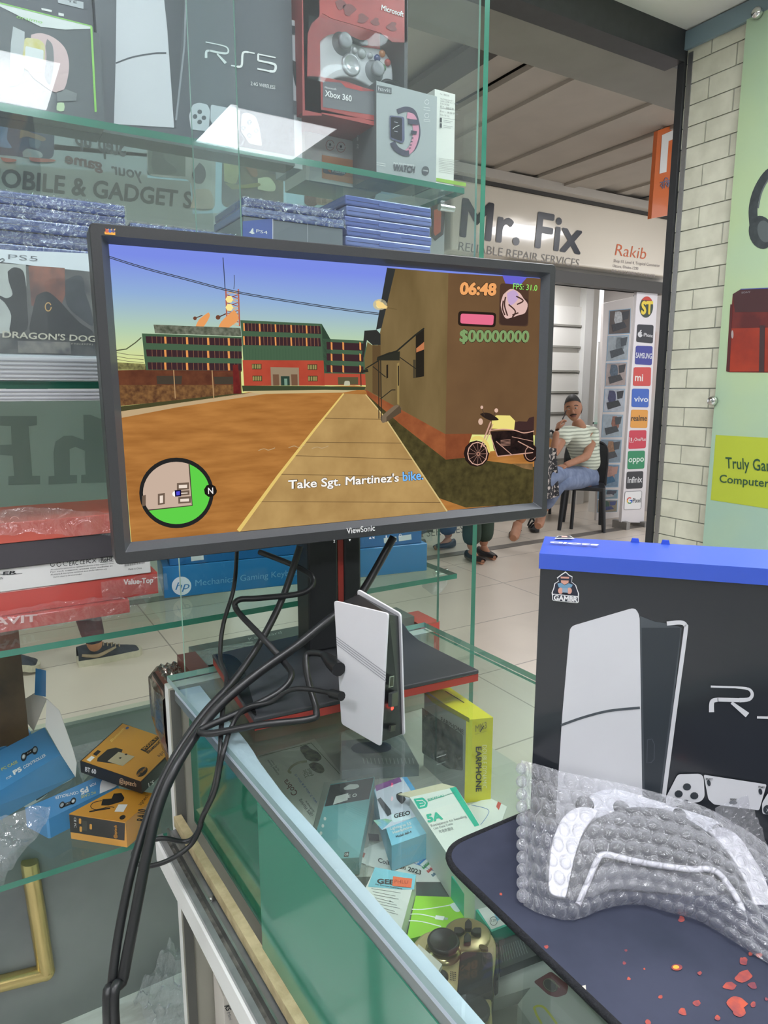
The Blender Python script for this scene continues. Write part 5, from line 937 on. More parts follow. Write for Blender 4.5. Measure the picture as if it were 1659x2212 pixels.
BRN = M((112, 70, 62), .5); T4('Cobra', (465, 850), (330, 680), (400, 895), BRN, .01); T4('32bit', (600, 650), (555, 565), (545, 675), OL); T4('64bit', (655, 635), (600, 550), (610, 655), OL); T4('100% Working', (650, 1110), (495, 920), (610, 1130), INK); T4('Software', (660, 1070), (565, 940), (635, 1085), INK); T4('Win 7, Win 8 & Win 10', (700, 960), (440, 620), (675, 975), M((90, 110, 170), .5)); T4('Complete Solution', (240, 630), (110, 450), (215, 640), INK); T4('by RJ Team', (240, 575), (150, 455), (222, 585), INK)
m.build('print', t)
t, p = item('teal_carton', 'teal and black retail box in clear blister beside the counter edge', 'box', [(714, 1694), (809, 1678), (776, 1852), (664, 1860)], ZI + .022, ZI + .002, M((116, 176, 180), .4, noise_amt=.05, scale=20)); m = MB()
m.poly(p, z4((850, 755), (1370, 660), (1310, 920), (780, 1010)), BLK, 1); m.poly(p, rnd(z4((1005, 790), (1080, 745), (1180, 745), (1200, 775), (1150, 800), (1020, 815)), 3), M((210, 214, 210), .5), 2); m.poly(p, z4((915, 890), (1065, 850), (1055, 935), (880, 990)), LT, 2); m.text(p, 'E O', z4((1060, 910))[0], z4((1165, 890))[0], z4((1062, 872))[0], LT, 2, .02)
m.poly(p, z4((1020, 1560), (1075, 1550), (1065, 1610), (1010, 1612)), BLK, 2); m.text(p, 'GB', z4((1018, 1602))[0], z4((1062, 1597))[0], z4((1022, 1570))[0], LT, 3, .01)
for x, y in ((785, 1155), (760, 1240), (738, 1328)): m.poly(p, ell(*z4((x, y))[0], 3, 4, 10), LT, 1)
m.build('print', t)
m = MB(); P = [Pz(x, y, ZI + .027) for x, y in [(700, 1690), (822, 1668), (790, 1862), (655, 1872)]]; m.prism(P, (0, 0, -.026), GLASS((248, 250, 250), .05, .05, .04)); m.build('blister', t)
t, p = item('blister_pack', 'grey blister pack of dark parts beneath the console', 'pack', [(738, 1600), (870, 1588), (905, 1652), (738, 1664)], ZI + .016, ZI, M((128, 136, 140), .3, noise_amt=.25, scale=50), 'card'); m = MB()
m.poly(p, spl(z5((690, 470), (740, 440), (900, 440), (920, 480), (850, 500), (720, 500), (690, 470)), 3), M((58, 66, 92), .3), 1)
for k in range(14): m.stroke(p, z5((760 + k * 22, 530), (768 + k * 22, 562)), 2, M((160, 168, 170), .4), 1)
m.build('print', t)
t, p = item('adapter_box', 'light blue and white headphone adapter box next to the teal box', 'box', [(808, 1706), (872, 1679), (930, 1797), (846, 1827)], ZI + .032, ZI + .002, M((128, 190, 214), .35)); m = MB()
m.poly(p, z5((830, 705), (990, 640), (1110, 850), (870, 945)), M((200, 206, 222), .4, noise_amt=.05, scale=40), 1); m.poly(p, z5((830, 690), (970, 640), (985, 665), (838, 722)), M((130, 80, 140), .4), 2); m.poly(p, z5((985, 640), (1015, 640), (1070, 720), (1050, 735)), M((88, 158, 206), .4), 2)
m.poly(p, z5((842, 770), (862, 758), (920, 830), (925, 855), (902, 868)), M((72, 76, 84), .4), 3); m.poly(p, rnd(z5((950, 740), (985, 725), (1010, 770), (985, 800), (955, 770)), 4), M((40, 42, 50), .4), 3)
m.poly(p, z5((820, 890), (890, 880), (930, 890), (870, 945)), M((150, 190, 150), .4, c2=(110, 170, 200), scale=90), 2); m.poly(p, rnd(z5((918, 858), (1030, 835), (1040, 880), (935, 905)), 4), M((206, 224, 232), .4), 3); m.text(p, 'GEEO', z5((940, 880))[0], z5((1034, 858))[0], z5((938, 856))[0], INK, 4, .04)
for i, (tx, a, b, h_) in enumerate((('Lighting to 3.5', (920, 948), (1040, 915), (916, 932)), ('Headphone', (934, 970), (1044, 934), (930, 955)), ('Model: AD-4', (952, 992), (1042, 962), (948, 980)))): m.text(p, tx, z5(a)[0], z5(b)[0], z5(h_)[0], LT if i < 2 else INK, 3, .015)
m.build('print', t)
t, p = item('cable_box', 'white data cable box with green stripe tucked under the mouse pad corner', 'box', [(885, 1722), (985, 1700), (1120, 1912), (1026, 1935)], ZI + .045, ZI + .002, M((222, 226, 220), .4, noise_amt=.03, scale=20)); m = MB(); TG_ = M((44, 180, 152), .4)
m.poly(p, z6((700, 208), (745, 198), (915, 475), (880, 485)), TG_, 1); m.poly(p, rnd(z6((440, 285), (510, 275), (545, 310), (540, 345), (480, 360)), 3), TG_, 1); m.stroke(p, z6((462, 300), (505, 296), (528, 315), (520, 335), (488, 340)), 2, LT, 2); m.stroke(p, z6((485, 320), (512, 316)), 1.6, LT, 2)
m.text(p, 'SIKENAI', z6((545, 302))[0], z6((660, 270))[0], z6((540, 286))[0], TG_, 2, .01); m.text(p, '5A', z6((545, 455))[0], z6((655, 430))[0], z6((528, 400))[0], TG_, 2, .05); m.text(p, 'Resistance to bending', z6((570, 488))[0], z6((825, 418))[0], z6((562, 470))[0], GREY, 2); m.text(p, 'Usb Data Cable', z6((590, 508))[0], z6((726, 470))[0], z6((583, 493))[0], GREY, 2); m.text(p, '充电数据线', z6((628, 532))[0], z6((730, 506))[0], z6((620, 514))[0], GREY, 2)
m.stroke(p, z6((545, 305), (735, 240)), .6, TG_, 2); m.text(p, 'Professional quality', z6((672, 262))[0], z6((740, 242))[0], z6((670, 254))[0], GREY, 2); m.build('print', t)
m = MB(); P = [Pz(x, y, ZI + .045) for x, y in [(860, 1715), (955, 1692), (985, 1700), (886, 1722)]]; m.prism(P, (0, 0, -.0012), M((206, 198, 170), .6)); m.build('flap', t)
m = MB(); a_ = Pz(886, 1722, ZI + .045); b_ = Pz(1026, 1935, ZI + .045); pl5 = Pl(a_, np.cross(b_ - a_, A([0, 0, 1.])), .0003)
for k in range(7): m.stroke(pl5, z6((430 + k * 11, 350 + k * 14), (470 + k * 11, 480 + k * 14)), .8, GREY, 1)
m.build('side_print', t)
# yellow earphone carton
t = thing('earphone_box', 'tall yellow and grey earphone box standing inside the counter', 'box', (.50, .66, ZI)); YL = M((222, 212, 44), .35, noise_amt=.04, scale=10, coat=.2); GB_ = M((172, 176, 172), .35)
a_, b_ = Pz(1003, 1735, ZI)[:2], Pz(1060, 1728, ZI)[:2]; zt = 1.006; n_ = (Pz(921, 1490, zt) - Pz(1012, 1557, zt))[:2]
V = [(*a_, ZI), (*b_, ZI), (*(b_ + n_), ZI), (*(a_ + n_), ZI), (*a_, zt), (*b_, zt), (*(b_ + n_), zt), (*(a_ + n_), zt)]
m = MB()
for f, mt in (((0, 1, 5, 4), YL), ((1, 2, 6, 5), YL), ((2, 3, 7, 6), YL), ((3, 0, 4, 7), GB_), ((4, 5, 6, 7), YL), ((0, 3, 2, 1), YL)): m.face([V[i] for i in f], mt)
m.build('carton', t); ze = zc(800, 1250, 1659 / 400)
pe = Pl(V[0], np.cross(A(V[1]) - A(V[0]), A([0, 0, 1.])), .0003); pw_e = Pl(V[0], np.cross(A(V[3]) - A(V[0]), A([0, 0, 1.])), .0003); pte = Pl((0, 0, zt), (0, 0, 1), .0003)
m = MB(); m.text(pe, 'MK3', ze((940, 1370))[0], ze((1042, 1335))[0], ze((938, 1310))[0], M((150, 140, 60), .4), 2, .01); m.stroke(pe, ze((980, 1370), (1015, 1315)), 2, INK, 3); m.text(pe, 'Balance of Quality', ze((938, 1396))[0], ze((1040, 1366))[0], ze((938, 1388))[0], M((140, 130, 60), .4), 2)
m.text(pe, 'EARPHONE', z5((1448, 462))[0] if 0 else z5((1412, 462))[0], z5((1412, 722))[0], z5((1446, 460))[0], INK, 2, .02); m.text(pe, 'DOUBLE DYNAMIC', z5((1450, 452))[0], z5((1450, 700))[0], z5((1476, 452))[0], M((240, 236, 190), .4), 2); m.build('printed_end', t)
m = MB(); m.poly(pw_e, ze((470, 1010), (890, 1250), (890, 1290), (560, 1110)), M((176, 170, 60), .4), 1); m.poly(pw_e, rnd(ze((465, 1150), (500, 1180), (830, 1400), (830, 1720), (700, 1700), (465, 1560)), 4), M((56, 60, 62), .2, c2=(108, 112, 112), scale=70, coat=.6), 1); m.text(pw_e, 'EARPHONE', ze((638, 1275))[0], ze((838, 1395))[0], ze((638, 1235))[0], INK, 2, .01); m.build('printed_window', t)
m = MB(); m.stroke(pte, ze((672, 1010), (842, 1115)), 1.6, INK, 2); m.build('hang_slot', t)
# papers and the rest
t, p = item('printed_sheet', 'white sheet with coloured wonder stripes under the adapter and cable boxes', 'sheet', [(745, 1850), (1055, 1722), (1095, 1742), (1075, 1800), (1010, 1905), (890, 1905)], ZI + .0012, ZI, M((214, 216, 212), .5, noise_amt=.04, scale=20), 'sheet'); m = MB()
for k, c in enumerate(((170, 60, 120), (70, 130, 190), (60, 140, 90), (180, 70, 70), (70, 110, 130))):
    a = (1045 + k * 27, 1115 + k * 22); q = z5(a, (a[0] + 75, a[1] - 70), (a[0] + 85, a[1] - 52), (a[0] + 12, a[1] + 14)); m.poly(p, q, M(c, .5), 1)
    m.text(p, 'Wonders', z5((a[0] + 8, a[1] + 4))[0], z5((a[0] + 72, a[1] - 54))[0], z5((a[0] - 2, a[1] - 6))[0], LT, 2)
m.text(p, 'Collection 2023', z5((845, 1130))[0], z5((1095, 1205))[0], z5((850, 1105))[0], INK, 2, .02); m.stroke(p, spl(z5((985, 1110), (1200, 1190), (1260, 1195)), 4), 1.2, M((90, 120, 180), .4), 1); m.stroke(p, spl(z5((1385, 800), (1480, 825), (1480, 860), (1440, 915)), 4), 1.2, M((90, 120, 180), .4), 1)
m.poly(p, z5((740, 1065), (775, 1080), (765, 1105), (735, 1092)), M((176, 90, 76), .5), 1); m.poly(p, z5((1540, 780), (1560, 790), (1545, 830), (1530, 810)), M((186, 80, 70), .5), 1); m.poly(p, z5((790, 965), (850, 970), (855, 1010), (795, 1005)), BLK, 1); m.build('print', t)
t, p = item('price_box', 'small white box with light blue top and orange price sticker', 'box', [(810, 1875), (899, 1890), (866, 2012), (762, 1975)], ZI + .026, ZI, M((222, 224, 220), .4)); m = MB()
m.poly(p, z6((165, 775), (460, 830), (445, 935), (360, 935), (115, 915)), M((128, 196, 214), .4), 1); m.text(p, 'GEEO', z6((180, 892))[0], z6((360, 905))[0], z6((182, 858))[0], INK, 2, .045); m.text(p, 'For Premium Experience', z6((170, 903))[0], z6((362, 935))[0], z6((170, 895))[0], INK, 2, .02); m.poly(p, z6((296, 843), (434, 860), (425, 925), (290, 912)), M((232, 110, 74), .6), 3); m.text(p, 'PHLU', z6((306, 892))[0], z6((402, 898))[0], z6((308, 866))[0], M((150, 50, 40), .5), 4, -.01)
for k in range(8): m.stroke(p, z6((140 + k * 9, 928 + k * 22), (350 - (k * 37) % 60, 960 + k * 22)), .9, GREY, 1)
m.stroke(p, ell(*z6((274, 1020))[0], .8, .8, 8), 1.4, INK, 2); m.build('print', t)
t, p = item('green_card', 'bright green card with white earphones and cables', 'card', [(898, 1935), (990, 1938), (1022, 1992), (878, 2030)], ZI + .006, ZI, M((150, 206, 62), .4), 'card'); m = MB()
for q in ([(415, 1075), (500, 1078), (630, 1060), (740, 1040)], [(405, 1112), (490, 1112), (600, 1135)], [(400, 1158), (500, 1165), (640, 1200)]): m.stroke(p, spl(z6(*q), 4), 2, WHITE, 1)
m.poly(p, spl(z6((700, 1045), (740, 1030), (775, 1060), (770, 1095), (735, 1090), (700, 1045)), 3), M((214, 220, 220), .4), 2); m.poly(p, z6((602, 1120), (665, 1130), (655, 1158), (595, 1148)), WHITE, 2); m.poly(p, z6((665, 1135), (690, 1140), (685, 1155), (660, 1152)), M((180, 190, 190), .4), 2); m.poly(p, z6((405, 1160), (395, 1195), (378, 1195), (385, 1165)), WHITE, 2); m.build('print', t)
t, p = item('phone_case_box', 'teal edged white box half under the mouse pad', 'box', [(975, 1893), (1080, 1860), (1150, 1978), (1062, 2013)], ZI + .030, ZI + .001, M((66, 184, 158), .4)); m = MB(); m.poly(p, z6((770, 870), (1000, 800), (1220, 1140), (1000, 1222)), LT, 1); m.stroke(p, ell(*z6((1016, 1163))[0], 8, 9.5, 20), 1, INK, 2); m.text(p, '120', z6((1000, 1168))[0], z6((1032, 1164))[0], z6((1000, 1150))[0], INK, 2); m.poly(p, z6((985, 1010), (1010, 1000), (1075, 1140), (1040, 1165)), M((130, 180, 206), .4), 2); m.build('print', t)
t, p = item('black_case', 'black textured case with rows of grey print beside the gold controller', 'case', [(1078, 2032), (1128, 2012), (1178, 2056), (1080, 2094)], ZI + .02, ZI, M((58, 66, 66), .5, noise_amt=.2, scale=60)); m = MB()
for k in range(11): m.stroke(p, z3((225 + k * 26, 470 - k * 9), (250 + k * 30, 660 - k * 11)), .9, M((130, 140, 138), .5), 1)
m.build('print', t)
t, p = item('dark_tray_mat', 'dark mat lining under the gold controller and black case', 'mat', [(745, 1895), (985, 1890), (1080, 2010), (1190, 2060), (1010, 2110), (1000, 2330), (900, 2300)], ZI + .001, ZI, M((74, 88, 88), .5, noise_amt=.1, scale=20), 'sheet')
o_ = bpy.data.objects['dark_tray_mat']
t, p = item('white_card', 'plain pale card between the black case and the red seal box', 'card', [(1080, 2096), (1170, 2060), (1262, 2140), (1150, 2132), (1066, 2158)], ZI + .012, ZI, M((196, 200, 196), .5))
t, p = item('seal_box', 'pale carton with dark red seal tab and yellow outline at the bottom edge', 'box', [(1147, 2132), (1230, 2128), (1330, 2240), (1290, 2330), (1180, 2260), (1118, 2170)], ZI + .03, ZI + .002, M((188, 194, 186), .5, noise_amt=.03, scale=20)); m = MB()
m.poly(p, rnd(z3((620, 890), (830, 765), (1040, 930), (1020, 1040), (900, 1080), (800, 1050)), 6), M((118, 62, 66), .4), 1); m.poly(p, ell(*z3((822, 935))[0], 18, 13, 24, rot=38), M((70, 68, 62), .4), 2); m.stroke(p, ell(*z3((822, 935))[0], 16, 11.5, 24, rot=38), .8, M((150, 140, 110), .4), 3); m.text(p, 'ORIGINAL', z3((800, 860))[0], z3((935, 975))[0], z3((815, 845))[0], M((170, 160, 140), .4), 3)
m.stroke(p, spl(z3((640, 1230), (630, 1200), (680, 1180), (760, 1210), (900, 1394)), 4), 5, M((196, 196, 74), .4), 1); m.stroke(p, spl(z3((640, 1230), (660, 1290), (720, 1394)), 3), 5, M((196, 196, 74), .4), 1); m.build('print', t)
t, p = item('yellow_box', 'pale box with olive yellow patch under the pad edge', 'box', [(1240, 2135), (1300, 2150), (1400, 2300), (1330, 2300), (1256, 2200)], ZI + .022, ZI + .001, M((182, 190, 184), .5)); m = MB(); m.poly(p, z3((1000, 1260), (1080, 1170), (1190, 1170), (1250, 1270), (1180, 1394), (1060, 1310)), M((172, 170, 62), .4), 1); m.build('print', t)
# gold gamepad
t = thing('gold_gamepad', 'gold game controller with black sticks lying under the glass near the counter edge', 'game controller', Pz(985, 2120, ZI)); GD = M((208, 190, 142), .33, .35, noise_amt=.05, scale=30); GK = M((40, 42, 44), .4)
zt = ZI + .034; pgd = Pl((0, 0, zt), (0, 0, 1), .0003)
out = spl(z6((440, 1310), (520, 1240), (640, 1205), (760, 1180), (860, 1165), (940, 1190), (1010, 1260), (1035, 1330), (1030, 1450), (1010, 1600), (1000, 1760), (1010, 1900), (1000, 2060), (930, 2200), (820, 2120), (760, 1960), (660, 1720), (560, 1560), (470, 1440), (440, 1310)), 4)
m = MB(); m.prism([pgd(x, y) for x, y in out[:-1]], (0, 0, -.026), GD); m.build('shell', t, .005, 3)
m = MB(); c = pgd(*z6((830, 1260))[0], 2); m.lathe(c - A([0, 0, .004]), [(.0205, 0), (.0205, .003), (.018, .0045), (.004, .004)], M((178, 160, 116), .3, .5), 28); m.build('pad_dish', t)
for x, y, rot in ((835, 1210, 90), (770, 1255, 0), (890, 1258, 0), (828, 1308, 90)):
    m = MB(); c = pgd(*z6((x, y))[0], 12); q = [(-9, -6), (3, -6), (10, 0), (3, 6), (-9, 6)] if (x, y) in ((770, 1255), (835, 1210)) else [(9, -6), (-3, -6), (-10, 0), (-3, 6), (9, 6)]
    X_, Y_ = z6((x, y))[0]; q = [(X_ + (a if rot == 0 else b) * 1.25, Y_ + ((b if rot == 0 else (a if (x, y) != (835, 1210) else -a)) * 1.15)) for a, b in q]
    m.prism([pgd(a, b, 15) for a, b in rnd(q, 3)], (0, 0, -.004), GK); m.build('direction_button', t, .0008)
c = pgd(*z6((655, 1380))[0]); m = MB(); m.lathe(c, [(.0150, -.004), (.0152, .001), (.012, .003), (.010, .004)], M((190, 172, 128), .2, .7), 28); m.build('stick_ring', t)
m = MB(); m.lathe(c + A([0, 0, .002]), [(.008, 0), (.008, .004), (.0130, .005), (.0138, .008), (.0125, .0105), (.011, .0095), (.002, .0085)], GK, 28); m.build('thumb_stick', t)
m = MB(); c2_ = pgd(*z6((860, 1840))[0]); m.lathe(c2_ + A([0, 0, -.002]), [(.008, 0), (.008, .004), (.0130, .005), (.0138, .008), (.0125, .0105), (.011, .0095), (.002, .0085)], GK, 28); m.build('thumb_stick', t)
m = MB(); m.prism([pgd(a, b, 8) for a, b in rnd(z6((775, 1420), (800, 1395), (1000, 1400), (1010, 1440), (1010, 1720), (750, 1730)), 5)], (0, 0, -.006), M((34, 38, 38), .3)); m.build('touch_pad', t, .0008)
m = MB(); m.prism([pgd(a, b, 8) for a, b in rnd(z6((905, 1350), (930, 1342), (975, 1360), (978, 1382), (930, 1380)), 4)], (0, 0, -.004), M((120, 104, 70), .3, .5)); m.build('small_button', t)
m = MB(); m.prism([pgd(a, b, 6) for a, b in rnd(z6((890, 1780), (920, 1752), (965, 1770), (972, 1800), (900, 1795)), 4)], (0, 0, -.004), M((60, 62, 60), .3)); m.build('small_button', t)
m = MB(); m.prism([pgd(a, b, -10) for a, b in z6((1030, 1275), (1050, 1310), (1055, 1540), (1030, 1565), (1020, 1480))], (0, 0, -.016), M((36, 38, 40), .3)); m.build('shoulder_button', t, .002)
m = MB()
for i in range(5):
    for j in range(4):
        m.poly(pgd, ell(*z6((710 + j * 11 - i * 1, 1528 + i * 14 + j * 2))[0], 1.2, 1.5, 8), GK, 2)
m.build('speaker_grille', t)
m = MB(); m.lathe(pgd(*z6((640, 1565))[0]), [(.006, 0), (.006, .002), (.004, .003)], GK, 16); m.build('home_button', t)
t, p = item('white_label', 'small blank white tag leaning on the gold controller grip', 'tag', z6((478, 1325), (648, 1470), (612, 1535), (460, 1370)), ZI + .062, ZI + .058, M((214, 210, 198), .5), 'tag')
# cabinet below
t = thing('white_carton', 'pale carton with two black letters inside the open cabinet below', 'box', (.26, .78, .455)); m = MB(); a_ = Py(460, 2163, .80); m.box((a_[0] + .014, .80, .4555), (a_[0] + .13, .845, a_[2]), M((210, 204, 196), .5)); m.build('carton', t, .001)
pk_ = Pl((0, .7995, 0), (0, -1, 0), .0003); zk = zc(380, 1960, 1659 / 320); m = MB(); m.text(pk_, 'KS', zk((540, 1105))[0], zk((568, 1160))[0], zk((595, 1090))[0], INK, 1, .03); m.text(pk_, 'Mini', zk((570, 1180))[0], zk((600, 1262))[0], zk((606, 1170))[0], GREY, 1); m.build('print', t)
film('plastic_bag', 'clear plastic bag hanging over the pale lettered carton', lambda a, b: A([a_[0] + .055 + .05 * a + .02 * b * a, .792 - .01 * math.sin(a * 3.1), a_[2] + .055 * (1 - a) * (1 - b) - .12 * b]), 22, 26, GLASS((245, 246, 250), .08, .12, .25, (220, 222, 228), .8, 30, .6), .006, 3, 'plastic bag')

# ------------------------------------------------------------------ open boxes on the low shelf at left
BL5 = M((76, 142, 196), .32, noise_amt=.06, scale=14, coat=.3); z7 = zc(0, 1380, 1659 / 500); YT = M((206, 202, 110), .4)
def ext(a, b, k): return a + (a - b) * k
def pad_icon(m, pl, fx, s, k=2, c=INK):
    """gamepad glyph; fx maps glyph units to the sighting frame"""
    m.poly(pl, [fx(x, y) for x, y in ell(-26, 0, 13, 16, 18) ], c, k); m.poly(pl, [fx(x, y) for x, y in ell(26, 0, 13, 16, 18)], c, k); m.poly(pl, [fx(x, y) for x, y in [(-26, -13), (26, -13), (26, 4), (-26, 4)]], c, k)
    for x in (-26, 26): m.poly(pl, [fx(a, b) for a, b in ell(x, -1, 8.5, 9, 14)], M((150, 160, 168), .4), k + 1)
    m.poly(pl, [fx(a, b) for a, b in [(-28, -7), (-24, -7), (-24, 5), (-28, 5)]], WHITE, k + 2); m.poly(pl, [fx(a, b) for a, b in [(-32, -3), (-20, -3), (-20, 1), (-32, 1)]], WHITE, k + 2)
    for x in (-6, 0, 6): m.poly(pl, [fx(a, b) for a, b in ell(x, -4, 1.6, 1.6, 8)], WHITE, k + 2)
t = thing('controller_case_box', 'open blue controller case box tipped on the low shelf with torn end flap', 'box', (.03, 1.18, S0), 'blue controller case boxes')
E1, E2 = Pz(0, 1708, .792), Pz(131, 1630, .792); B1, B2 = Pz(0, 1772, S0 + .0005), Pz(164, 1677, S0 + .0005); T1, T2 = Pz(0, 1621, .803), Pz(96, 1571, .803); G1, G2 = (T1 + B1 - E1), (T2 + B2 - E2)
G1[2] = G2[2] = S0 + .0005; K = .9
L_ = [ext(a, b, K) for a, b in ((E1, E2), (B1, B2), (G1, G2), (T1, T2))]; R_ = [E2, B2, G2, T2]
m = MB(); m.raw(L_ + R_, [(0, 4, 5, 1), (1, 5, 6, 2), (2, 6, 7, 3), (3, 7, 4, 0), (0, 1, 2, 3)], BL5); m.build('carton', t)
pu = Pl(E1, np.cross(E2 - E1, T1 - E1), .0003); pd2 = Pl(E1, np.cross(E2 - E1, B1 - E1), .0003)
m = MB(); m.text(pu, 'PC CASE', z7((14, 948))[0], z7((128, 890))[0], z7((5, 930))[0], YT, 2, .01); m.text(pu, 'FOR', z7((50, 1012))[0], z7((88, 990))[0], z7((42, 998))[0], WHITE, 2, .01); m.text(pu, 'P5', z7((100, 978))[0], z7((160, 945))[0], z7((88, 950))[0], WHITE, 2, .05); m.text(pu, 'CONTROLLER', z7((172, 935))[0], z7((332, 842))[0], z7((163, 915))[0], WHITE, 2, .01)
pad_icon(m, pu, lambda x, y: z7((210 + 1.62 * x * .95 + y * .35, 825 - x * .93 + 1.75 * y))[0], 1); m.build('printed_face', t)
def duo_pad(m, pl, F_, k=1):
    m.poly(pl, [F_(*q) for q in spl([(165, 1200), (160, 1130), (190, 1060), (260, 990), (350, 960), (430, 965), (470, 985), (520, 1000), (440, 1045), (365, 1080), (350, 1100), (280, 1160), (190, 1210)], 3)], M((222, 224, 226), .35), k)
    m.stroke(pl, [F_(*q) for q in spl([(205, 1140), (190, 1120), (200, 1070), (280, 1010), (420, 975), (450, 985)], 3)], 2.2, INK, k + 1); m.poly(pl, [F_(*q) for q in spl([(200, 1140), (250, 1130), (330, 1080), (460, 985), (470, 1005), (370, 1075), (350, 1100), (260, 1160), (255, 1135), (200, 1150)], 2)], M((60, 64, 72), .35), k + 1)
    for q in ((233, 1065), (212, 1100), (237, 1110), (265, 1083)): m.stroke(pl, ell(*F_(*q), 2.5, 2.5, 10), .7, INK, k + 1)
m = MB(); duo_pad(m, pd2, lambda x, y: z7((x, y))[0]); m.text(pd2, 'FOR P5', z7((60, 1140))[0], z7((-60, 1200))[0], z7((48, 1158))[0], WHITE, 2, .02); m.text(pd2, 'PC CASE', z7((88, 1200))[0], z7((-30, 1262))[0], z7((78, 1216))[0], YT, 2, .01); m.build('printed_face', t)
m = MB(); P = [Pd(x, y, np.dot(E2 - EYEP, fw)) for x, y in z7((335, 430), (425, 515), (520, 790), (548, 890), (540, 990), (440, 835), (325, 630))]; m.prism(P, (.0006, .0004, 0), M((214, 212, 206), .5)); m.build('end_flap', t)
m = MB(); dd = np.dot(T2 - EYEP, fw); P = [Pd(x, y, dd + .01) for x, y in z7((165, 440), (250, 385), (335, 430), (240, 660), (160, 560))]; m.prism(P, (.0006, .0004, 0), M((212, 208, 196), .5)); P = [Pd(x, y, dd) for x, y in z7((255, 212), (328, 228), (326, 415), (248, 400))]; m.prism(P, (.0006, .0004, 0), BL5); m.build('torn_flap', t)
t = thing('controller_case_box', 'blue controller case box behind the tipped one at the frame edge', 'box', (-.02, 1.28, S0), 'blue controller case boxes')
m = MB(); P = [Pz(x, y, .787) for x, y in z7((-140, 600), (88, 488), (222, 668), (-140, 868))]; m.prism(P, (0, 0, -.0510), BL5); m.build('carton', t); pb5 = Pl((0, 0, .787), (0, 0, 1), .0003)
m = MB(); m.poly(pb5, spl(z7((-30, 780), (-30, 660), (40, 635), (110, 645), (165, 680), (60, 760), (-30, 780)), 3), M((222, 224, 226), .35), 1); m.stroke(pb5, z7((-10, 700), (60, 660), (130, 655), (100, 690), (30, 740)), 3, M((60, 64, 72), .4), 2); m.build('printed_face', t)
m = MB(); dd = np.dot(Pz(20, 1530, .787) - EYEP, fw); P = [Pd(x, y, dd) for x, y in z7((-60, 250), (62, 256), (92, 330), (80, 440), (90, 485), (-60, 545))]; m.prism(P, (.0006, .0004, 0), M((66, 122, 180), .4)); P = [Pd(x, y, dd - .008) for x, y in z7((65, 258), (182, 428), (150, 448), (92, 400))]; m.prism(P, (.0006, .0004, 0), BL5); m.build('end_flap', t)
t, p = item('controller_case_box', 'flattened blue controller case box lying upside down on the low shelf', 'box', z7((180, 1212), (330, 1150), (700, 985), (850, 1045), (350, 1290), (330, 1290)), .768, S0 + .0005, BL5, 'carton', 0., 'blue controller case boxes'); m = MB()
m.poly(p, spl(z7((715, 1100), (720, 1040), (750, 1005), (850, 1045), (715, 1110)), 3), M((222, 224, 226), .4), 1); m.text(p, 'FOR', z7((684, 1028))[0], z7((640, 1050))[0], z7((690, 1046))[0], WHITE, 2, .01); m.text(p, 'P5', z7((628, 1060))[0], z7((572, 1085))[0], z7((638, 1096))[0], WHITE, 2, .05); m.text(p, 'CONTROLLER', z7((560, 1092))[0], z7((392, 1132))[0], z7((565, 1112))[0], WHITE, 2, .01); m.text(p, 'PC CASE', z7((682, 1092))[0], z7((578, 1128))[0], z7((688, 1110))[0], YT, 2, .01)
pad_icon(m, p, lambda x, y: z7((485 - x * 1.55, 1178 + x * .55 - y * 1.5))[0], 1); m.build('printed_face', t)
OG = M((206, 146, 54), .35, noise_amt=.05, scale=12, coat=.2); KB = M((38, 34, 34), .4)
t, p = item('adapter_box', 'mustard bluetooth adapter box with black sides balanced on the blue boxes', 'box', [(264, 1562), (173, 1644), (305, 1689), (392, 1607)], .806, .786, KB); m = MB(); q = z7((880, 608), (585, 875), (1008, 1022), (1285, 745)); m.poly(p, q, OG, 1)
m.text(p, 'Bluetooth', z7((800, 742))[0], z7((892, 650))[0], z7((788, 728))[0], M((226, 190, 110), .4), 2, .01); m.text(p, 'MODEL BT60', z7((1042, 800))[0], z7((1155, 690))[0], z7((1015, 790))[0], OG, 3, .02); m.poly(p, rnd(z7((1005, 795), (1150, 678), (1168, 690), (1040, 812)), 2), KB, 2); m.text(p, 'Bluetooth 5.1', z7((1062, 825))[0], z7((1200, 700))[0], z7((1040, 812))[0], KB, 2, .03); m.text(p, 'aptech', z7((1140, 850))[0], z7((1230, 775))[0], z7((1115, 835))[0], KB, 2, 0)
m.poly(p, z7((770, 795), (830, 780), (880, 795), (840, 900), (695, 880), (700, 855)), KB, 2); m.poly(p, z7((850, 812), (965, 845), (880, 915), (770, 880)), M((196, 182, 150), .35, .3), 3)
for x, y in ((860, 858), (902, 832)): m.poly(p, z7((x - 10, y), (x + 2, y - 8), (x + 14, y - 3), (x + 2, y + 6)), KB, 4)
m.poly(p, ell(*z7((1018, 955))[0], 14, 8.5, 20, rot=-38), KB, 2); m.text(p, 'BEST QUALITY', z7((985, 990))[0], z7((1060, 925))[0], z7((975, 980))[0], OG, 3, .02)
for x, y, c in ((695, 820, KB), (650, 862, WHITE)): m.poly(p, z7((x - 30, y + 8), (x + 5, y - 22), (x + 30, y - 12), (x - 4, y + 20)), c, 2)
m.poly(p, ell(*z7((912, 640))[0], 4, 2.6, 12, rot=-30), M((60, 80, 130), .4), 2); m.build('printed_face', t)
a_, b_ = Pz(173, 1644, .806), Pz(305, 1689, .806); pa6 = Pl(a_, np.cross(b_ - a_, A([0, 0, 1.])), .0003); m = MB(); m.text(pa6, 'BT 60', z7((612, 948))[0], z7((690, 968))[0], z7((612, 915))[0], WHITE, 1, .02); m.text(pa6, '@aptech', z7((855, 1030))[0], z7((975, 1060))[0], z7((858, 995))[0], M((226, 190, 150), .4), 1, .0); m.build('side_print', t)
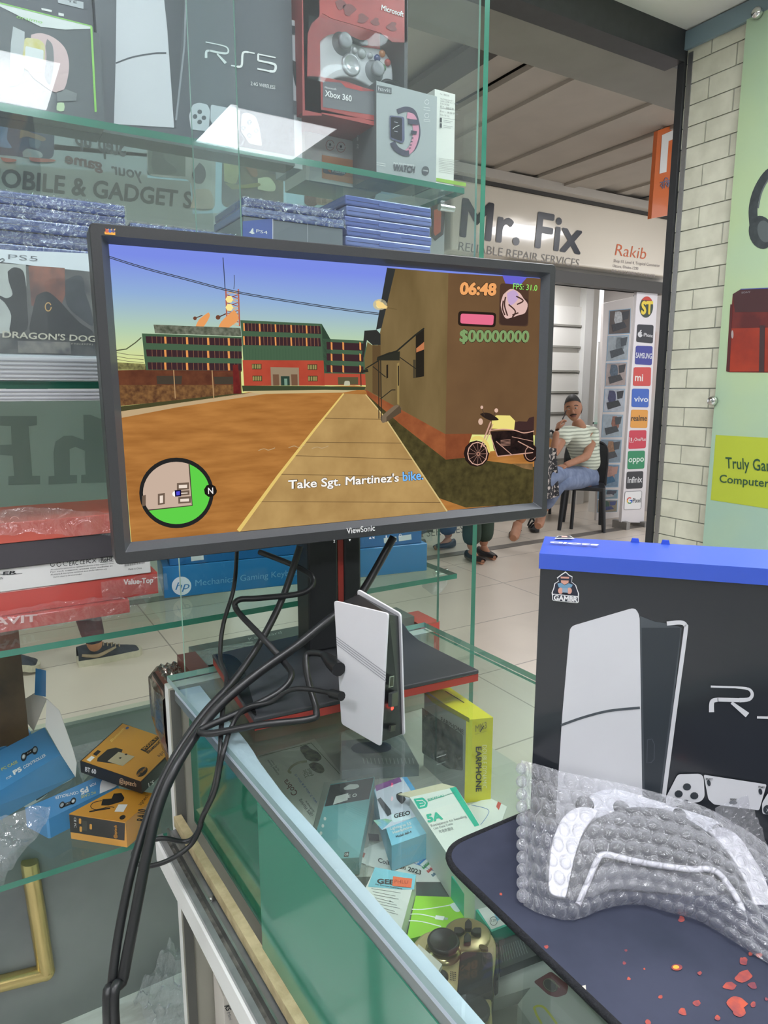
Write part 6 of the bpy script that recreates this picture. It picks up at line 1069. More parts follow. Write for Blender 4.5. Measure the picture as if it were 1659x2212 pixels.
c_ = Pz(392, 1607, .806); pa7 = Pl(b_, np.cross(c_ - b_, A([0, 0, 1.])), .0003); m = MB(); m.text(pa7, '5.1', z7((1100, 1012))[0], z7((1060, 1035))[0], z7((1105, 1040))[0], WHITE, 1, .02); m.text(pa7, 'aptech', z7((1290, 880))[0], z7((1195, 900))[0], z7((1292, 905))[0], WHITE, 1, 0); m.build('side_print', t)
t, p = item('adapter_box', 'mustard power adapter box with black front standing on the glass shelf', 'box', [(149, 1758), (252, 1703), (344, 1715), (271, 1776)], .777, S0 + .0005, OG); m = MB()
m.poly(p, z7((735, 1150), (800, 1145), (815, 1110), (870, 1105), (892, 1140), (880, 1165), (780, 1195), (725, 1195)), KB, 1); m.stroke(p, spl(z7((730, 1160), (670, 1175), (650, 1205), (690, 1225), (780, 1205), (820, 1210)), 4), 1.6, KB, 1); m.stroke(p, spl(z7((640, 1240), (720, 1225), (790, 1215)), 3), 3, KB, 1); m.poly(p, z7((850, 1188), (915, 1188), (885, 1242), (820, 1240)), LT, 2); m.poly(p, ell(*z7((878, 1280))[0], 7, 4.6, 16, rot=-25), KB, 1)
m.text(p, 'RA10', z7((1040, 1310))[0], z7((1048, 1225))[0], z7((978, 1305))[0], KB, 2, .02); m.text(p, 'aptech', z7((1010, 1195))[0], z7((1075, 1120))[0], z7((980, 1190))[0], KB, 2); m.build('printed_face', t)
a_, b_ = Pz(149, 1758, .777), Pz(271, 1776, .777); pa8 = Pl(a_, np.cross(b_ - a_, A([0, 0, 1.])), .0003); m = MB(); m.poly(pa8, z7((497, 1258), (897, 1320), (893, 1445), (505, 1384)), KB, 1)
m.text(pa8, '@aptech', z7((838, 1428))[0], z7((840, 1335))[0], z7((858, 1430))[0] if 0 else z7((816, 1425))[0], OG, 2, .01); m.text(pa8, 'CE FC', z7((532, 1278))[0], z7((534, 1350))[0], z7((548, 1280))[0], WHITE, 2)
for x, y in ((575, 1305), (580, 1362), (652, 1345)): m.poly(pa8, rnd(z7((x - 8, y - 20), (x + 9, y - 18), (x + 9, y + 20), (x - 8, y + 18)), 2), OG, 2)
m.poly(pa8, z7((590, 1300), (625, 1306), (625, 1375), (592, 1370)), M((62, 62, 56), .4), 2); m.build('printed_front', t)
film('plastic_bag', 'crumpled clear plastic bag hanging over the low shelf edge', lambda a, b: Pd(-70 + 180 * a * (1 - .55 * b) + 10 * math.sin(b * 6), 1752 + 170 * b + 10 * math.sin(a * 5), 1.0 - .05 * b - .02 * math.sin(a * 3)), 40, 40, GLASS((246, 247, 250), .09, .08, .16, (225, 228, 234), .9, 24, .6), .010, 7, 'plastic bag')
film('bubble_sheet', 'clear bubble wrap heap on the white marble floor', lambda a, b: A([.24 + .16 * a - .03 * b, 1.28 + .2 * b, .02 + .10 * (1 - abs(2 * a - 1.1)) * b + .01 * math.sin(a * 30) * math.sin(b * 30)]), 44, 30, GLASS((246, 247, 250), .09, .1, .22, (225, 228, 234), .9, 50, .6), .02, 11, 'bubble wrap')
t = thing('clear_tray', 'clear plastic tray with faint print behind the mustard box', 'tray', Pz(200, 1640, S0)); m = MB(); P = [Pz(x, y, S0 + .012) for x, y in z7((500, 780), (760, 715), (790, 760), (590, 985))]; m.prism(P, (0, 0, -.0115), GLASS((244, 246, 248), .08, .05, .25, (214, 216, 218), .3, 60)); m.build('tray', t)
t = thing('wooden_post', 'brown wood grained plank at the left frame edge', 'plank', (.0, 1.3, S0)); m = MB(); WD = M((112, 92, 66), .5, c2=(64, 52, 38), scale=9); m.box((-.06, 1.29, S0), (.044, 1.315, 1.05), WD); m.build('plank', t)

# ------------------------------------------------------------------ black cables
def cp(px, py, k, v): return A(v, float) if k == 'p' else {'z': Pz, 'y': Py, 'x': Px, 'd': Pd}[k](px, py, v)
def clear(P, r):
    """slide a cable point along its sight line until it is clear of the counter and the monitor foot"""
    d = P - EYEP; k = 1.0
    for _ in range(60):
        q = EYEP + d * k
        hit = (q[1] < YA and q[2] < TOP + r + .001 and xl(q[1]) - (.036 if q[2] < .85 else .004) - r < q[0] < xr(q[1])) or (q[0] > .24 and .66 < q[1] < .93 and q[2] < 1.0485 + r)
        if not hit: break
        k -= .006
    return q
def cable(lab, pts, r, plug=None):
    t = thing('cable', lab, 'cable', cp(*pts[-1])); m = MB(); m.tube([clear(cp(*p), r) for p in pts], r, RUBBER, 9, 7); m.build('cord', t); return t
hang = lambda pts, y0_=.70, y1_=.60: [(x, y, 'y', y0_ + (y1_ - y0_) * i / (len(pts) - 1)) for i, (x, y) in enumerate(pts)]
def tail(px, py, Y, dx):
    e = Py(px, py, Y); return [(0, 0, 'p', (e[0] + dx * .3, e[1] - .03, e[2] * .5)), (0, 0, 'p', (e[0] + dx, e[1] - .05, .05)), (0, 0, 'p', (e[0] + dx - .03, e[1] - .10, .007)), (0, 0, 'p', (e[0] + dx - .2, e[1] - .22, .007))]
c1 = cable('thick black cable from behind the console down to the bottom edge', [(850, 1160, 'd', .93), (800, 1250, 'd', .92), (765, 1300, 'd', .90), (715, 1335, 'd', .86), (640, 1395, 'd', .83), (555, 1455, 'd', .80), (480, 1518, 'd', .775), (428, 1580, 'd', .755)] + hang([(380, 1655), (342, 1742), (316, 1850), (290, 1985), (266, 2110), (248, 2240)], .675, .60) + tail(248, 2240, .60, .02), .0055)
c2 = cable('black cable from the monitor rear crossing in front of the stand', [(648, 1180, 'd', .90), (612, 1288, 'd', .89), (562, 1388, 'd', .86), (505, 1470, 'd', .82), (440, 1542, 'd', .78)] + hang([(383, 1625), (342, 1705), (308, 1800), (280, 1900), (256, 2020), (242, 2125), (234, 2240)], .70, .60) + tail(234, 2240, .60, -.03), .0045)
c3 = cable('thin black cable from the monitor ending in a loop at the shelf', [(512, 1190, 'd', .92), (505, 1270, 'd', .90), (482, 1350, 'd', .88), (476, 1420, 'd', .86), (489, 1462, 'd', .83), (484, 1505, 'd', .80), (478, 1570, 'd', .77), (474, 1640, 'd', .755), (458, 1715, 'd', .77), (437, 1765, 'd', .78), (425, 1800, 'd', .79), (400, 1818, 'd', .79), (350, 1811, 'd', .78), (305, 1824, 'd', .775), (288, 1848, 'd', .77), (308, 1871, 'd', .765), (360, 1860, 'd', .77), (412, 1825, 'd', .78), (436, 1780, 'd', .785)], .0028)
c4 = cable('looped black power cable ending in a plug behind the console', [(560, 1192, 'd', .93), (640, 1224, 'd', .91), (676, 1250, 'd', .89), (655, 1280, 'd', .88), (560, 1292, 'd', .88), (515, 1296, 'd', .87), (512, 1318, 'd', .87), (565, 1375, 'd', .84), (612, 1428, 'd', .82), (630, 1458, 'd', .80), (605, 1493, 'd', .785), (530, 1533, 'd', .765), (452, 1567, 'd', .75), (432, 1580, 'd', .745), (460, 1584, 'd', .745), (560, 1566, 'd', .745), (670, 1553, 'd', .75), (683, 1535, 'd', .755), (671, 1490, 'd', .77), (661, 1440, 'd', .79), (665, 1413, 'd', .80), (692, 1412, 'd', .79), (722, 1425, 'd', .77)], .0038)
m = MB(); a_ = Pd(700, 1415, .785); b_ = Pd(732, 1446, .745); m.tube([a_, (a_ + b_) / 2, b_], [.0045, .0075, .008], RUBBER, 10, 3); m.build('plug', c4)
c5 = cable('thin black cable plugged low into the console', [(735, 1504, 'd', .715), (690, 1492, 'd', .74), (632, 1489, 'd', .75), (585, 1516, 'd', .755), (530, 1530, 'd', .755), (500, 1570, 'd', .75), (480, 1635, 'd', .75), (466, 1705, 'd', .765), (440, 1762, 'd', .78), (428, 1800, 'd', .785)], .0027)
m = MB(); a_ = Pd(716, 1498, .725); b_ = Pd(738, 1504, .712); m.tube([a_, b_], .005, RUBBER, 10, 2); m.build('plug', c5)

# ------------------------------------------------------------------ gamepad rolled in bubble wrap
z8 = zc(1060, 1620, 1659 / 599)
bw = thing('wrapped_gamepad', 'white gamepad rolled in clear bubble wrap leaning on the black console box', 'game controller', Pz(1350, 1950, TP))
tops = [(1126, 1642), (1165, 1652), (1230, 1670), (1330, 1690), (1430, 1715), (1520, 1742), (1600, 1785), (1665, 1830), (1760, 1900)]
bots = [(1130, 1955), (1170, 1975), (1240, 1988), (1300, 1965), (1370, 1954), (1450, 1972), (1510, 1990), (1595, 2040), (1700, 2110)]
pbk = Pl(bx(0, -.006, 0), (dirx[1], -dirx[0], 0)); TS = [A(p) for p in spl(tops, 8)]; BS = [A(p) for p in spl(bots, 8)]
def wrap(a, b, back=0.):
    i = a * (len(TS) - 1); i0 = min(int(i), len(TS) - 2); f = i - i0; tp_ = TS[i0] * (1 - f) + TS[i0 + 1] * f; bt = BS[i0] * (1 - f) + BS[i0 + 1] * f
    dT = (pbk(*tp_) - EYEP) @ fw; dB = (Pz(*bt, TP + .0012) - EYEP) @ fw; p_ = bt * (1 - b) + tp_ * b
    e = 1 - abs(2 * a - 1) ** 6
    return Pd(*p_, dB * (1 - b) + dT * b - .026 * math.sin(math.pi * b) * e + back)
BUB = GLASS((250, 250, 253), .08, .10, .11, (240, 241, 248), .45, 190., .85, rim=.5)
def bubbles(a, b):
    p = wrap(a, b); U, V = a * 20.0, b * 9.0; r0 = int(math.floor(V)); best = 9
    for r in (r0 - 1, r0, r0 + 1):
        off = .5 * (r % 2); c = math.floor(U - off) + off
        for cc_ in (c, c + .5, c + 1): 
            if abs((cc_ - off) - round(cc_ - off)) < .01: best = min(best, ((U - cc_ - .0) ** 2 + ((V - r - .5) * .95) ** 2))
    h = .0045 * math.sqrt(max(0, 1 - best / .19)); n = noise.noise(Vector((p[0] * 60, p[1] * 60, p[2] * 60))) * .0035
    d = EYEP - p; d = d / np.linalg.norm(d); q = p + d * (h + n); q[2] = max(q[2], TP + .0006); return q
m = MB(); m.grid(bubbles, 300, 140, BUB, True); m.build('bubble_wrap', bw)
m = MB()
for i in range(11):
    y = 1668 + i * 27; x = 1150 - i * .6; c = wrap(0.02, 1 - (i + .6) / 11.5); m.ball(c + A([-.002, 0, 0]), (.0045, .0045, .0048), BUB, 12, 8)
m.build('bubble_edge', bw)
m = MB(); m.grid(lambda a, b: Pd(1545 + 150 * a, 1745 + 150 * b - 60 * a * (1 - b), (pbk(1600, 1800) - EYEP) @ fw - .006 + .01 * a) + A([0, 0, .003 * math.sin(a * 30) * math.sin(b * 30)]), 30, 24, BUB, False); m.build('loose_flap', bw)
q0, q1, q2 = wrap(.25, .08, .014), wrap(.72, .08, .014), wrap(.45, .9, .014); pc_ = Pl(q0, np.cross(q1 - q0, q2 - q0), .0003); bk_ = -pc_.n
def lump(name, pts, mat, th, k=0, bev=.004, sp_=3):
    m = MB(); P = [pc_(x, y, k) for x, y in (spl(z8(*(pts + pts[:1])), sp_)[:-1])]; m.prism(P, bk_ * th, mat); return m.build(name, bw, bev, 3)
GWH = M((226, 226, 232), .3, coat=.3); GBK = M((36, 38, 44), .35)
lump('white_grip', [(345, 800), (360, 600), (410, 440), (480, 360), (560, 340), (640, 370), (560, 480), (500, 650), (455, 860), (430, 880), (360, 860)], GWH, .016)
lump('white_grip', [(1300, 480), (1390, 460), (1480, 510), (1560, 620), (1640, 760), (1680, 900), (1690, 1070), (1630, 1080), (1590, 960), (1530, 800), (1450, 650), (1350, 530)], GWH, .016)
lump('dark_centre', [(640, 400), (760, 350), (900, 330), (1100, 360), (1330, 500), (1450, 660), (1560, 900), (1612, 1085), (1560, 1085), (1480, 880), (1330, 725), (1000, 690), (680, 630), (630, 660), (560, 810), (510, 915), (462, 860), (500, 650), (560, 490)], GBK, .013, -8)
lump('inner_shell', [(700, 640), (1000, 700), (1320, 735), (1420, 830), (1300, 860), (1000, 840), (760, 820), (640, 860), (560, 900), (610, 760)], M((96, 98, 104), .4), .01, -14)
m = MB(); m.tube([pc_(x, y, 3) for x, y in z8((520, 930), (585, 780), (640, 655), (690, 628), (850, 665), (1000, 692), (1180, 715), (1330, 722), (1420, 810), (1500, 950), (1540, 1070))], .0022, GWH, 8, 5); m.build('trim_line', bw)
for x, y, r in ((575, 310, .0075), (790, 335, .0075), (1140, 372, .006), (1380, 470, .006)):
    m = MB(); c = pc_(*z8((x, y))[0], -30); m.lathe(c, [(r, 0), (r, .004), (r * .7, .006)], GBK, 18, tuple(pc_.n)); m.build('thumb_stick' if x < 1000 else 'button', bw)
lump('top_shell', [(500, 370), (620, 240), (760, 215), (950, 245), (1180, 300), (1360, 390), (1400, 470), (1300, 480), (1100, 380), (900, 350), (760, 370), (640, 400)], M((196, 198, 206), .4), .012, -14)
# ------------------------------------------------------------------ glass panel on the right wall
t = thing('glass_wall_panel', 'pale green frosted glass panel on the tiled right wall reading Truly Gaming Computer', 'glass panel', (2.46, .5, .3))
PGm = M((158, 188, 172), .08, c2=(180, 200, 150), scale=.9, coat=.2); XG = 2.462
m = MB(); m.box((XG, -1.0, .3), (XG + .01, 1.64, 2.665), PGm, mats={'y+': EDGE_L, 'z+': EDGE_L}); m.build('glass_sheet', t)
pg_w = Pl((XG - .0003, 0, 0), (-1, 0, 0), .0005); z4w = lambda *p: Z(1120, 560, 1659 / 539, p); z3w = lambda *p: Z(1000, 0, 1659 / 659, p)
m = MB(); YG = M((176, 190, 62), .3); a_ = pg_w(1549, 940); c_ = pg_w(1536, 1083)
m.face([pg_w(*z4w((1312, 1168))[0], 1), (XG - .0008, -.6, 1.232), (XG - .0008, -.6, .965), pg_w(*z4w((1278, 1600))[0], 1)], YG)
DG = M((48, 84, 58), .4); m.text(pg_w, 'Truly Gaming', z4w((1380, 1388))[0], (1706, 1021), z4w((1377, 1312))[0], DG, 3, .012); m.text(pg_w, 'Computer', z4w((1337, 1482))[0], z4w((1668, 1516))[0], z4w((1340, 1428))[0], DG, 3, .012); m.build('printed_band', t)
m = MB(); HK = M((60, 68, 70), .35, c2=(44, 50, 54), scale=30)
m.stroke(pg_w, spl([(1690, 360), (1660, 374), (1637, 410), (1627, 450), (1629, 488)], 5), 16, HK, 1, 20); m.poly(pg_w, ell(1645, 502, 27, 36, 26, rot=-12), HK, 2); m.poly(pg_w, ell(1652, 500, 15, 24, 22, rot=-12), M((84, 92, 94), .4), 3); m.stroke(pg_w, spl([(1690, 368), (1664, 384), (1646, 414), (1638, 450)], 4), 3, M((96, 104, 106), .4), 2); m.build('headphone_print', t)
m = MB(); RR = M((122, 46, 42), .25, c2=(86, 34, 36), scale=8, coat=.3)
m.poly(pg_w, z4w((1425, 232), (1478, 200), (1800, 185), (1800, 755), (1405, 752), (1382, 744)), RR, 1); m.poly(pg_w, z4w((1425, 232), (1478, 200), (1800, 185), (1800, 350), (1440, 352)), M((68, 40, 44), .25, coat=.3), 2); m.stroke(pg_w, z4w((1478, 200), (1660, 192), (1800, 185)), 2, M((70, 80, 150), .3), 3); m.poly(pg_w, z4w((1405, 460), (1605, 455), (1600, 745), (1395, 748)), M((164, 60, 40), .3, c2=(130, 46, 38), scale=9), 2); m.poly(pg_w, z4w((1640, 455), (1800, 450), (1800, 750), (1636, 748)), M((164, 60, 40), .3, c2=(130, 46, 38), scale=9), 2); m.poly(pg_w, z4w((1606, 440), (1640, 440), (1634, 750), (1600, 750)), M((64, 48, 50), .3), 3); m.poly(pg_w, z4w((1382, 744), (1410, 300), (1425, 300), (1405, 752)), M((84, 40, 42), .3), 3)
m.poly(pg_w, ell(*z4w((1424, 500))[0], 2.5, 9, 14), M((170, 160, 160), .3), 4); m.text(pg_w, 'SONY', z4w((1485, 228))[0], z4w((1545, 224))[0], z4w((1485, 216))[0], M((150, 146, 150), .4), 4); m.build('console_print', t)
for x, y in ((1543, 866), (1640, 30)):
    m = MB(); c = Px(x, y, XG); m.lathe(c + A([.045, 0, 0]), [(.009, 0), (.009, .046), (.0175, .048), (.0185, .056), (.017, .066), (.012, .071), (.002, .073)], CHROME, 24, (-1, 0, 0)); m.build('standoff_knob', t)

# ------------------------------------------------------------------ signs of the arcade
YS = 4.49
t = thing('shop_sign', 'cream shop sign with large black lettering above the repair shop across the passage', 'sign', (4.6, 4.54, 2.4)); CRM = M((226, 218, 204), .12, noise_amt=.02, scale=3, coat=.6)
m = MB(); m.box((3.30, YS + .002, 2.44), (5.955, 4.655, 2.955), CRM); m.build('board', t, .02, 3)
pz_ = Pl((0, YS, 0), (0, -1, 0), .001); m = MB(); SB = M((38, 42, 52), .3)
m.text(pz_, 'Mr. Fix', (992, 509), (1254, 548), (999, 424), SB, 2, .022); m.build('main_lettering', t)
m = MB(); GT_ = M((120, 116, 112), .4); m.text(pz_, 'RELIABLE REPAIR SERVICES', (990, 541), (1250, 577), (992, 521), GT_, 2, -.008); m.text(pz_, 'Rakib', z3w((826, 1388))[0], z3w((992, 1410))[0], z3w((838, 1322))[0], M((206, 104, 66), .4), 2, -.01)
for tx, a, b, h in (('Shop 13, Level 4, Tropical Commerce', (818, 1425), (1068, 1452), (820, 1408)), ('Uttara, Dhaka-1230', (814, 1452), (952, 1468), (816, 1436)), ('Call: 01313 284400, 01313-284478', (806, 1478), (1042, 1508), (808, 1462))): m.text(pz_, tx, z3w(a)[0], z3w(b)[0], z3w(h)[0], M((136, 128, 128), .4), 2)
m.build('small_lettering', t)
m = MB(); z2_ = lambda *p: Z(500, 0, 1659 / 600, p); m.poly(pz_, z2_((1195, 1230), (1235, 1205), (1278, 1235), (1265, 1400), (1215, 1440), (1192, 1410)), M((70, 56, 54), .4), 2); m.poly(pz_, z2_((1208, 1255), (1240, 1245), (1252, 1270), (1248, 1385), (1215, 1410), (1206, 1390)), M((206, 104, 76), .4), 3); m.build('emblem', t)
t = thing('shop_sign', 'pale grey sign reading mobile and gadget solution seen through the showcase', 'sign', (1.2, 4.55, 2.2)); m = MB(); m.box((-1.6, 4.503, 2.25), (3.24, 4.655, 2.93), M((196, 200, 204), .4, noise_amt=.04, scale=3)); m.build('board', t)
pz2 = Pl((0, 4.5, 0), (0, -1, 0), .001); m = MB(); m.text(pz2, 'MOBILE & GADGET SOLUTION', (-40, 398), (590, 470), (-38, 357), M((58, 66, 74), .4), 2, .028); m.build('lettering', t)
# hanging orange sign
t = thing('hanging_sign', 'orange hanging sign with white corner mark half behind the black pillar', 'sign', (4.1, 3.2, 2.5)); m = MB(); OS = M((226, 118, 66), .15, noise_amt=.04, scale=6, coat=.5); po_ = Pl((0, 3.199, 0), (0, -1, 0), .001)
q = [Py(1421, 282, 3.2), Py(1478, 261, 3.2), Py(1465, 461, 3.2), Py(1407, 472, 3.2)]; m.prism(q, (0, .03, 0), OS); m.build('board', t)
m = MB(); m.poly(po_, z3w((1082, 735), (1160, 700), (1160, 748), (1118, 768), (1106, 935), (1068, 945)), WHITE, 1); m.text(po_, 'বিক্রয়', z3w((1070, 1030))[0], z3w((1165, 1005))[0], z3w((1072, 985))[0], M((70, 70, 110), .4), 1, .01); m.build('printed_mark', t)
m = MB(); m.box((4.02, 3.21, 3.02), (4.03, 3.22, 3.055), ALU); m.build('hanger', t)
t = thing('orange_banner', 'narrow orange banner with white marks in the gap behind the pillar', 'banner', (6.2, 5.0, 0)); m = MB(); P = [Py(x, y, 5.2) for x, y in ((1408, 716), (1432, 712), (1422, 858), (1400, 858))]; m.prism(P, (0, .02, 0), M((232, 122, 50), .4)); m.build('cloth', t); m = MB(); c = (P[0] + P[2]) / 2; m.tube([c * A([1, 1, 0]) + A([0, .035, 0]), c * A([1, 1, 0]) + A([0, .035, 2.2])], .012, ALU, 8, 0); m.build('pole', t); pb_ = Pl((0, 5.199, 0), (0, -1, 0), .001); m = MB()
for y in (735, 770, 800, 830): m.poly(pb_, [(1416, y), (1424, y - 1), (1423, y + 7), (1415, y + 8)], WHITE, 1)
m.build('print', t)
m = MB(); P = [Py(x, y, 5.3) for x, y in ((1396, 860), (1420, 860), (1400, 1150), (1375, 1150))]; 
t2 = thing('far_display', 'pale counter with bottles in the gap behind the pillar', 'counter', (6.3, 5.4, 0)); m.box((6.05, 5.25, 0), (6.6, 5.5, .75), WHITE); m.box((6.05, 5.25, 1.0), (6.6, 5.5, 1.02), EDGE_L); m.box((6.05, 5.48, .75), (6.6, 5.5, 1.9), WHITE); m.build('body', t2)
# brand stand
t = thing('brand_stand', 'white standing column of coloured phone brand logos next to the pillar', 'display stand', (5.65, 4.6, 0)); ys = 4.6; pbs = Pl((0, ys - .001, 0), (0, -1, 0), .001)
m = MB(); a0, a1, a2, a3 = Py(1376, 630, ys), Py(1421, 634, ys), Py(1391, 1130, ys), Py(1342, 1128, ys); m.prism([a0, a1, a2, a3], (0, .035, 0), M((226, 222, 226), .35)); m.build('column', t, .004)
for x in (1347, 1386):
    m = MB(); c = Py(x, 1128, ys); m.box((c[0] - .025, ys - .06, 0), (c[0] + .025, ys + .12, c[2] + .01), M((150, 148, 146), .4, .5)); m.build('foot', t)
for nm, q, c, tx, p0, p1, h, tc in (('iphone', [(790, 432), (898, 438), (893, 560), (782, 550)], (44, 44, 52), 'iPhone', (830, 512), (890, 520), (832, 488), (210, 210, 214)), ('samsung', [(780, 575), (892, 578), (886, 705), (773, 698)], (58, 62, 150), 'SAMSUNG', (778, 655), (884, 662), (780, 618), (222, 224, 236)), ('mi', [(766, 718), (882, 718), (878, 843), (760, 842)], (206, 70, 66), 'mi', (772, 808), (826, 810), (774, 758), (240, 230, 226)), ('vivo', [(755, 860), (869, 862), (864, 985), (750, 982)], (54, 98, 190), 'vivo', (766, 945), (860, 948), (768, 908), (226, 234, 246)), ('realme', [(749, 1000), (861, 1002), (856, 1122), (742, 1120)], (226, 156, 62), 'realme', (748, 1074), (852, 1074), (750, 1036), (70, 56, 40)), ('oneplus', [(737, 1138), (851, 1136), (846, 1256), (730, 1262)], (204, 52, 74), 'OnePlus', (768, 1208), (844, 1206), (770, 1186), (238, 210, 214)), ('oppo', [(728, 1275), (841, 1272), (836, 1392), (723, 1396)], (36, 138, 92), 'oppo', (730, 1350), (832, 1344), (732, 1308), (222, 240, 230)), ('infinix', [(720, 1413), (830, 1408), (824, 1522), (714, 1528)], (48, 48, 54), 'Infinix', (724, 1488), (820, 1482), (726, 1446), (226, 226, 230)), ('pixel', [(708, 1545), (820, 1540), (814, 1660), (700, 1666)], (238, 238, 240), 'Pixel', (758, 1618), (810, 1616), (760, 1588), (110, 112, 118))):
    m = MB(); m.poly(pbs, rnd(z4w(*q), 4), M(c, .35), 1)
    if nm == 'pixel': m.stroke(pbs, (lambda r: r + r[:1])(rnd(z4w(*q), 4)), .9, M((130, 130, 134), .4), 2)
    m.text(pbs, tx, z4w(p0)[0], z4w(p1)[0], z4w(h)[0], M(tc, .4), 2, .02)
    if nm == 'iphone': x_, y_ = z4w((808, 500))[0]; m.poly(pbs, ell(x_, y_, 5.2, 6.2, 16), M(tc, .4), 2); m.poly(pbs, ell(x_ + 5, y_ - 1.5, 2.4, 2.6, 10), M(c, .35), 3); m.poly(pbs, ell(x_ + 1.2, y_ - 8, 2.4, 1.4, 10, rot=-40), M(tc, .4), 2)
    if nm == 'oneplus': x_, y_ = z4w((750, 1198))[0]; m.stroke(pbs, [(x_ - 4, y_ - 5), (x_ - 4, y_ + 6), (x_ + 4, y_ + 6), (x_ + 4, y_)], 1, M(tc, .4), 2); m.text(pbs, '1', (x_ - 1.5, y_ + 4), (x_ + 1, y_ + 4), (x_ - 1.5, y_ - 4), M(tc, .4), 2)
    if nm == 'pixel':
        x_, y_ = z4w((738, 1604))[0]
        for a0_, a1_, cc in ((190, 310, (214, 70, 58)), (130, 190, (236, 190, 60)), (50, 130, (60, 150, 90)), (-5, 50, (66, 120, 220))): m.stroke(pbs, ell(x_, y_, 5, 6, 8, a0_, a1_), 2.4, M(cc, .4), 2)
        m.stroke(pbs, [(x_, y_), (x_ + 6, y_)], 2.2, M((66, 120, 220), .4), 2)
    m.build('brand_plate', t)
m = MB(); e_ = ell(*z4w((850, 318))[0], 14.5, 23, 28, rot=4); m.poly(pbs, e_, M((52, 66, 52), .35), 1); m.poly(pbs, [p for p in e_ if p[1] < z4w((0, 278))[0][1]], M((200, 66, 54), .4), 2); m.text(pbs, 'ST', z4w((812, 362))[0], z4w((890, 362))[0], z4w((816, 278))[0], M((232, 206, 70), .4), 3, .05); m.build('round_emblem', t)
# photo board
t = thing('photo_board', 'white board with a column of phone repair photos behind the seated man', 'board', (5.6, 5.05, 0)); yb = 5.05; pbd = Pl((0, yb - .001, 0), (0, -1, 0), .001)
m = MB(); P = [Py(x, y, yb) for x, y in ((1304, 655), (1374, 640), (1338, 1141), (1288, 1128))]; P[2][2] = P[3][2] = max(0.002, min(P[2][2], P[3][2])); m.prism(P, (0, .03, 0), M((226, 220, 218), .4)); m.build('panel', t)
m = MB(); m.prism([Py(x, y, yb) for x, y in ((1374, 636), (1379, 634), (1342, 1138), (1337, 1140))], (0, .04, 0), M((84, 82, 84), .4)); m.build('edge_strip', t)
cs = [((96, 84, 80), (206, 210, 214), (60, 62, 70)), ((176, 188, 196), (120, 132, 140), (70, 78, 86)), ((186, 170, 166), (90, 110, 130), (60, 60, 64)), ((196, 204, 216), (60, 62, 110), (40, 42, 48)), ((176, 192, 204), (160, 104, 84), (60, 66, 72)), ((140, 160, 176), (170, 124, 88), (70, 72, 78)), ((120, 150, 176), (196, 150, 136), (50, 110, 150)), ((130, 160, 176), (70, 74, 90), (190, 190, 194)), ((150, 140, 120), (60, 96, 84), (70, 80, 130))]
for (q, (c0, c1, c2)) in zip(([(607, 345), (742, 332), (738, 490), (600, 497)], [(597, 516), (730, 508), (722, 664), (588, 674)], [(585, 694), (718, 690), (710, 838), (578, 842)], [(575, 866), (705, 866), (698, 1008), (566, 1012)], [(563, 1036), (692, 1038), (684, 1178), (555, 1180)], [(552, 1202), (682, 1204), (674, 1348), (545, 1350)], [(540, 1368), (668, 1370), (660, 1512), (533, 1514)], [(530, 1532), (659, 1534), (656, 1590), (528, 1592)], [(527, 1602), (656, 1604), (652, 1678), (524, 1682)]), cs):
    m = MB(); Q = [A(p) for p in z4w(*q)]; L_f = lambda u, v: tuple((Q[0] * (1 - u) + Q[1] * u) * (1 - v) + (Q[3] * (1 - u) + Q[2] * u) * v)
    m.poly(pbd, [L_f(-.03, -.03), L_f(1.03, -.03), L_f(1.03, 1.03), L_f(-.03, 1.03)], M((150, 186, 214), .4), 1); m.poly(pbd, [tuple(p) for p in Q], M(c0, .35, noise_amt=.2, scale=18), 2)
    r_ = random.Random(sum(c0)); a = r_.uniform(.2, .5); m.poly(pbd, spl([L_f(a, .05), L_f(a + .3, .1), L_f(a + .35, .55), L_f(a + .1, .7), L_f(a - .05, .4)], 3), M(c1, .4, noise_amt=.3, scale=40), 3); m.poly(pbd, [L_f(.1, .6), L_f(.7, .5), L_f(.85, .75), L_f(.2, .92)], M(c2, .4, noise_amt=.3, scale=40), 4); m.poly(pbd, [L_f(.6, .1), L_f(.95, .05), L_f(.9, .4), L_f(.65, .45)], M(c2 if sum(c2) < 300 else c1, .4), 4)
    m.build('repair_photo', t)
# low counter panel of the repair shop with lettering
t = thing('low_counter', 'white low counter panel with repair services lettering across the passage', 'counter', (3.1, 5.25, 0)); m = MB(); m.box((2.75, 5.15, .001), (3.62, 5.35, 1.0), M((206, 204, 198), .4)); m.build('body', t); pl_c = Pl((0, 5.149, 0), (0, -1, 0), .001); m = MB(); m.text(pl_c, 'REPAIR SERVICES', (850, 1168), (1002, 1150), (849, 1150), M((110, 108, 104), .4), 1, -.005); m.build('lettering', t); m = MB(); m.box((2.75, 5.14, .085), (3.62, 5.149, .12), INK); m.build('kick_line', t)

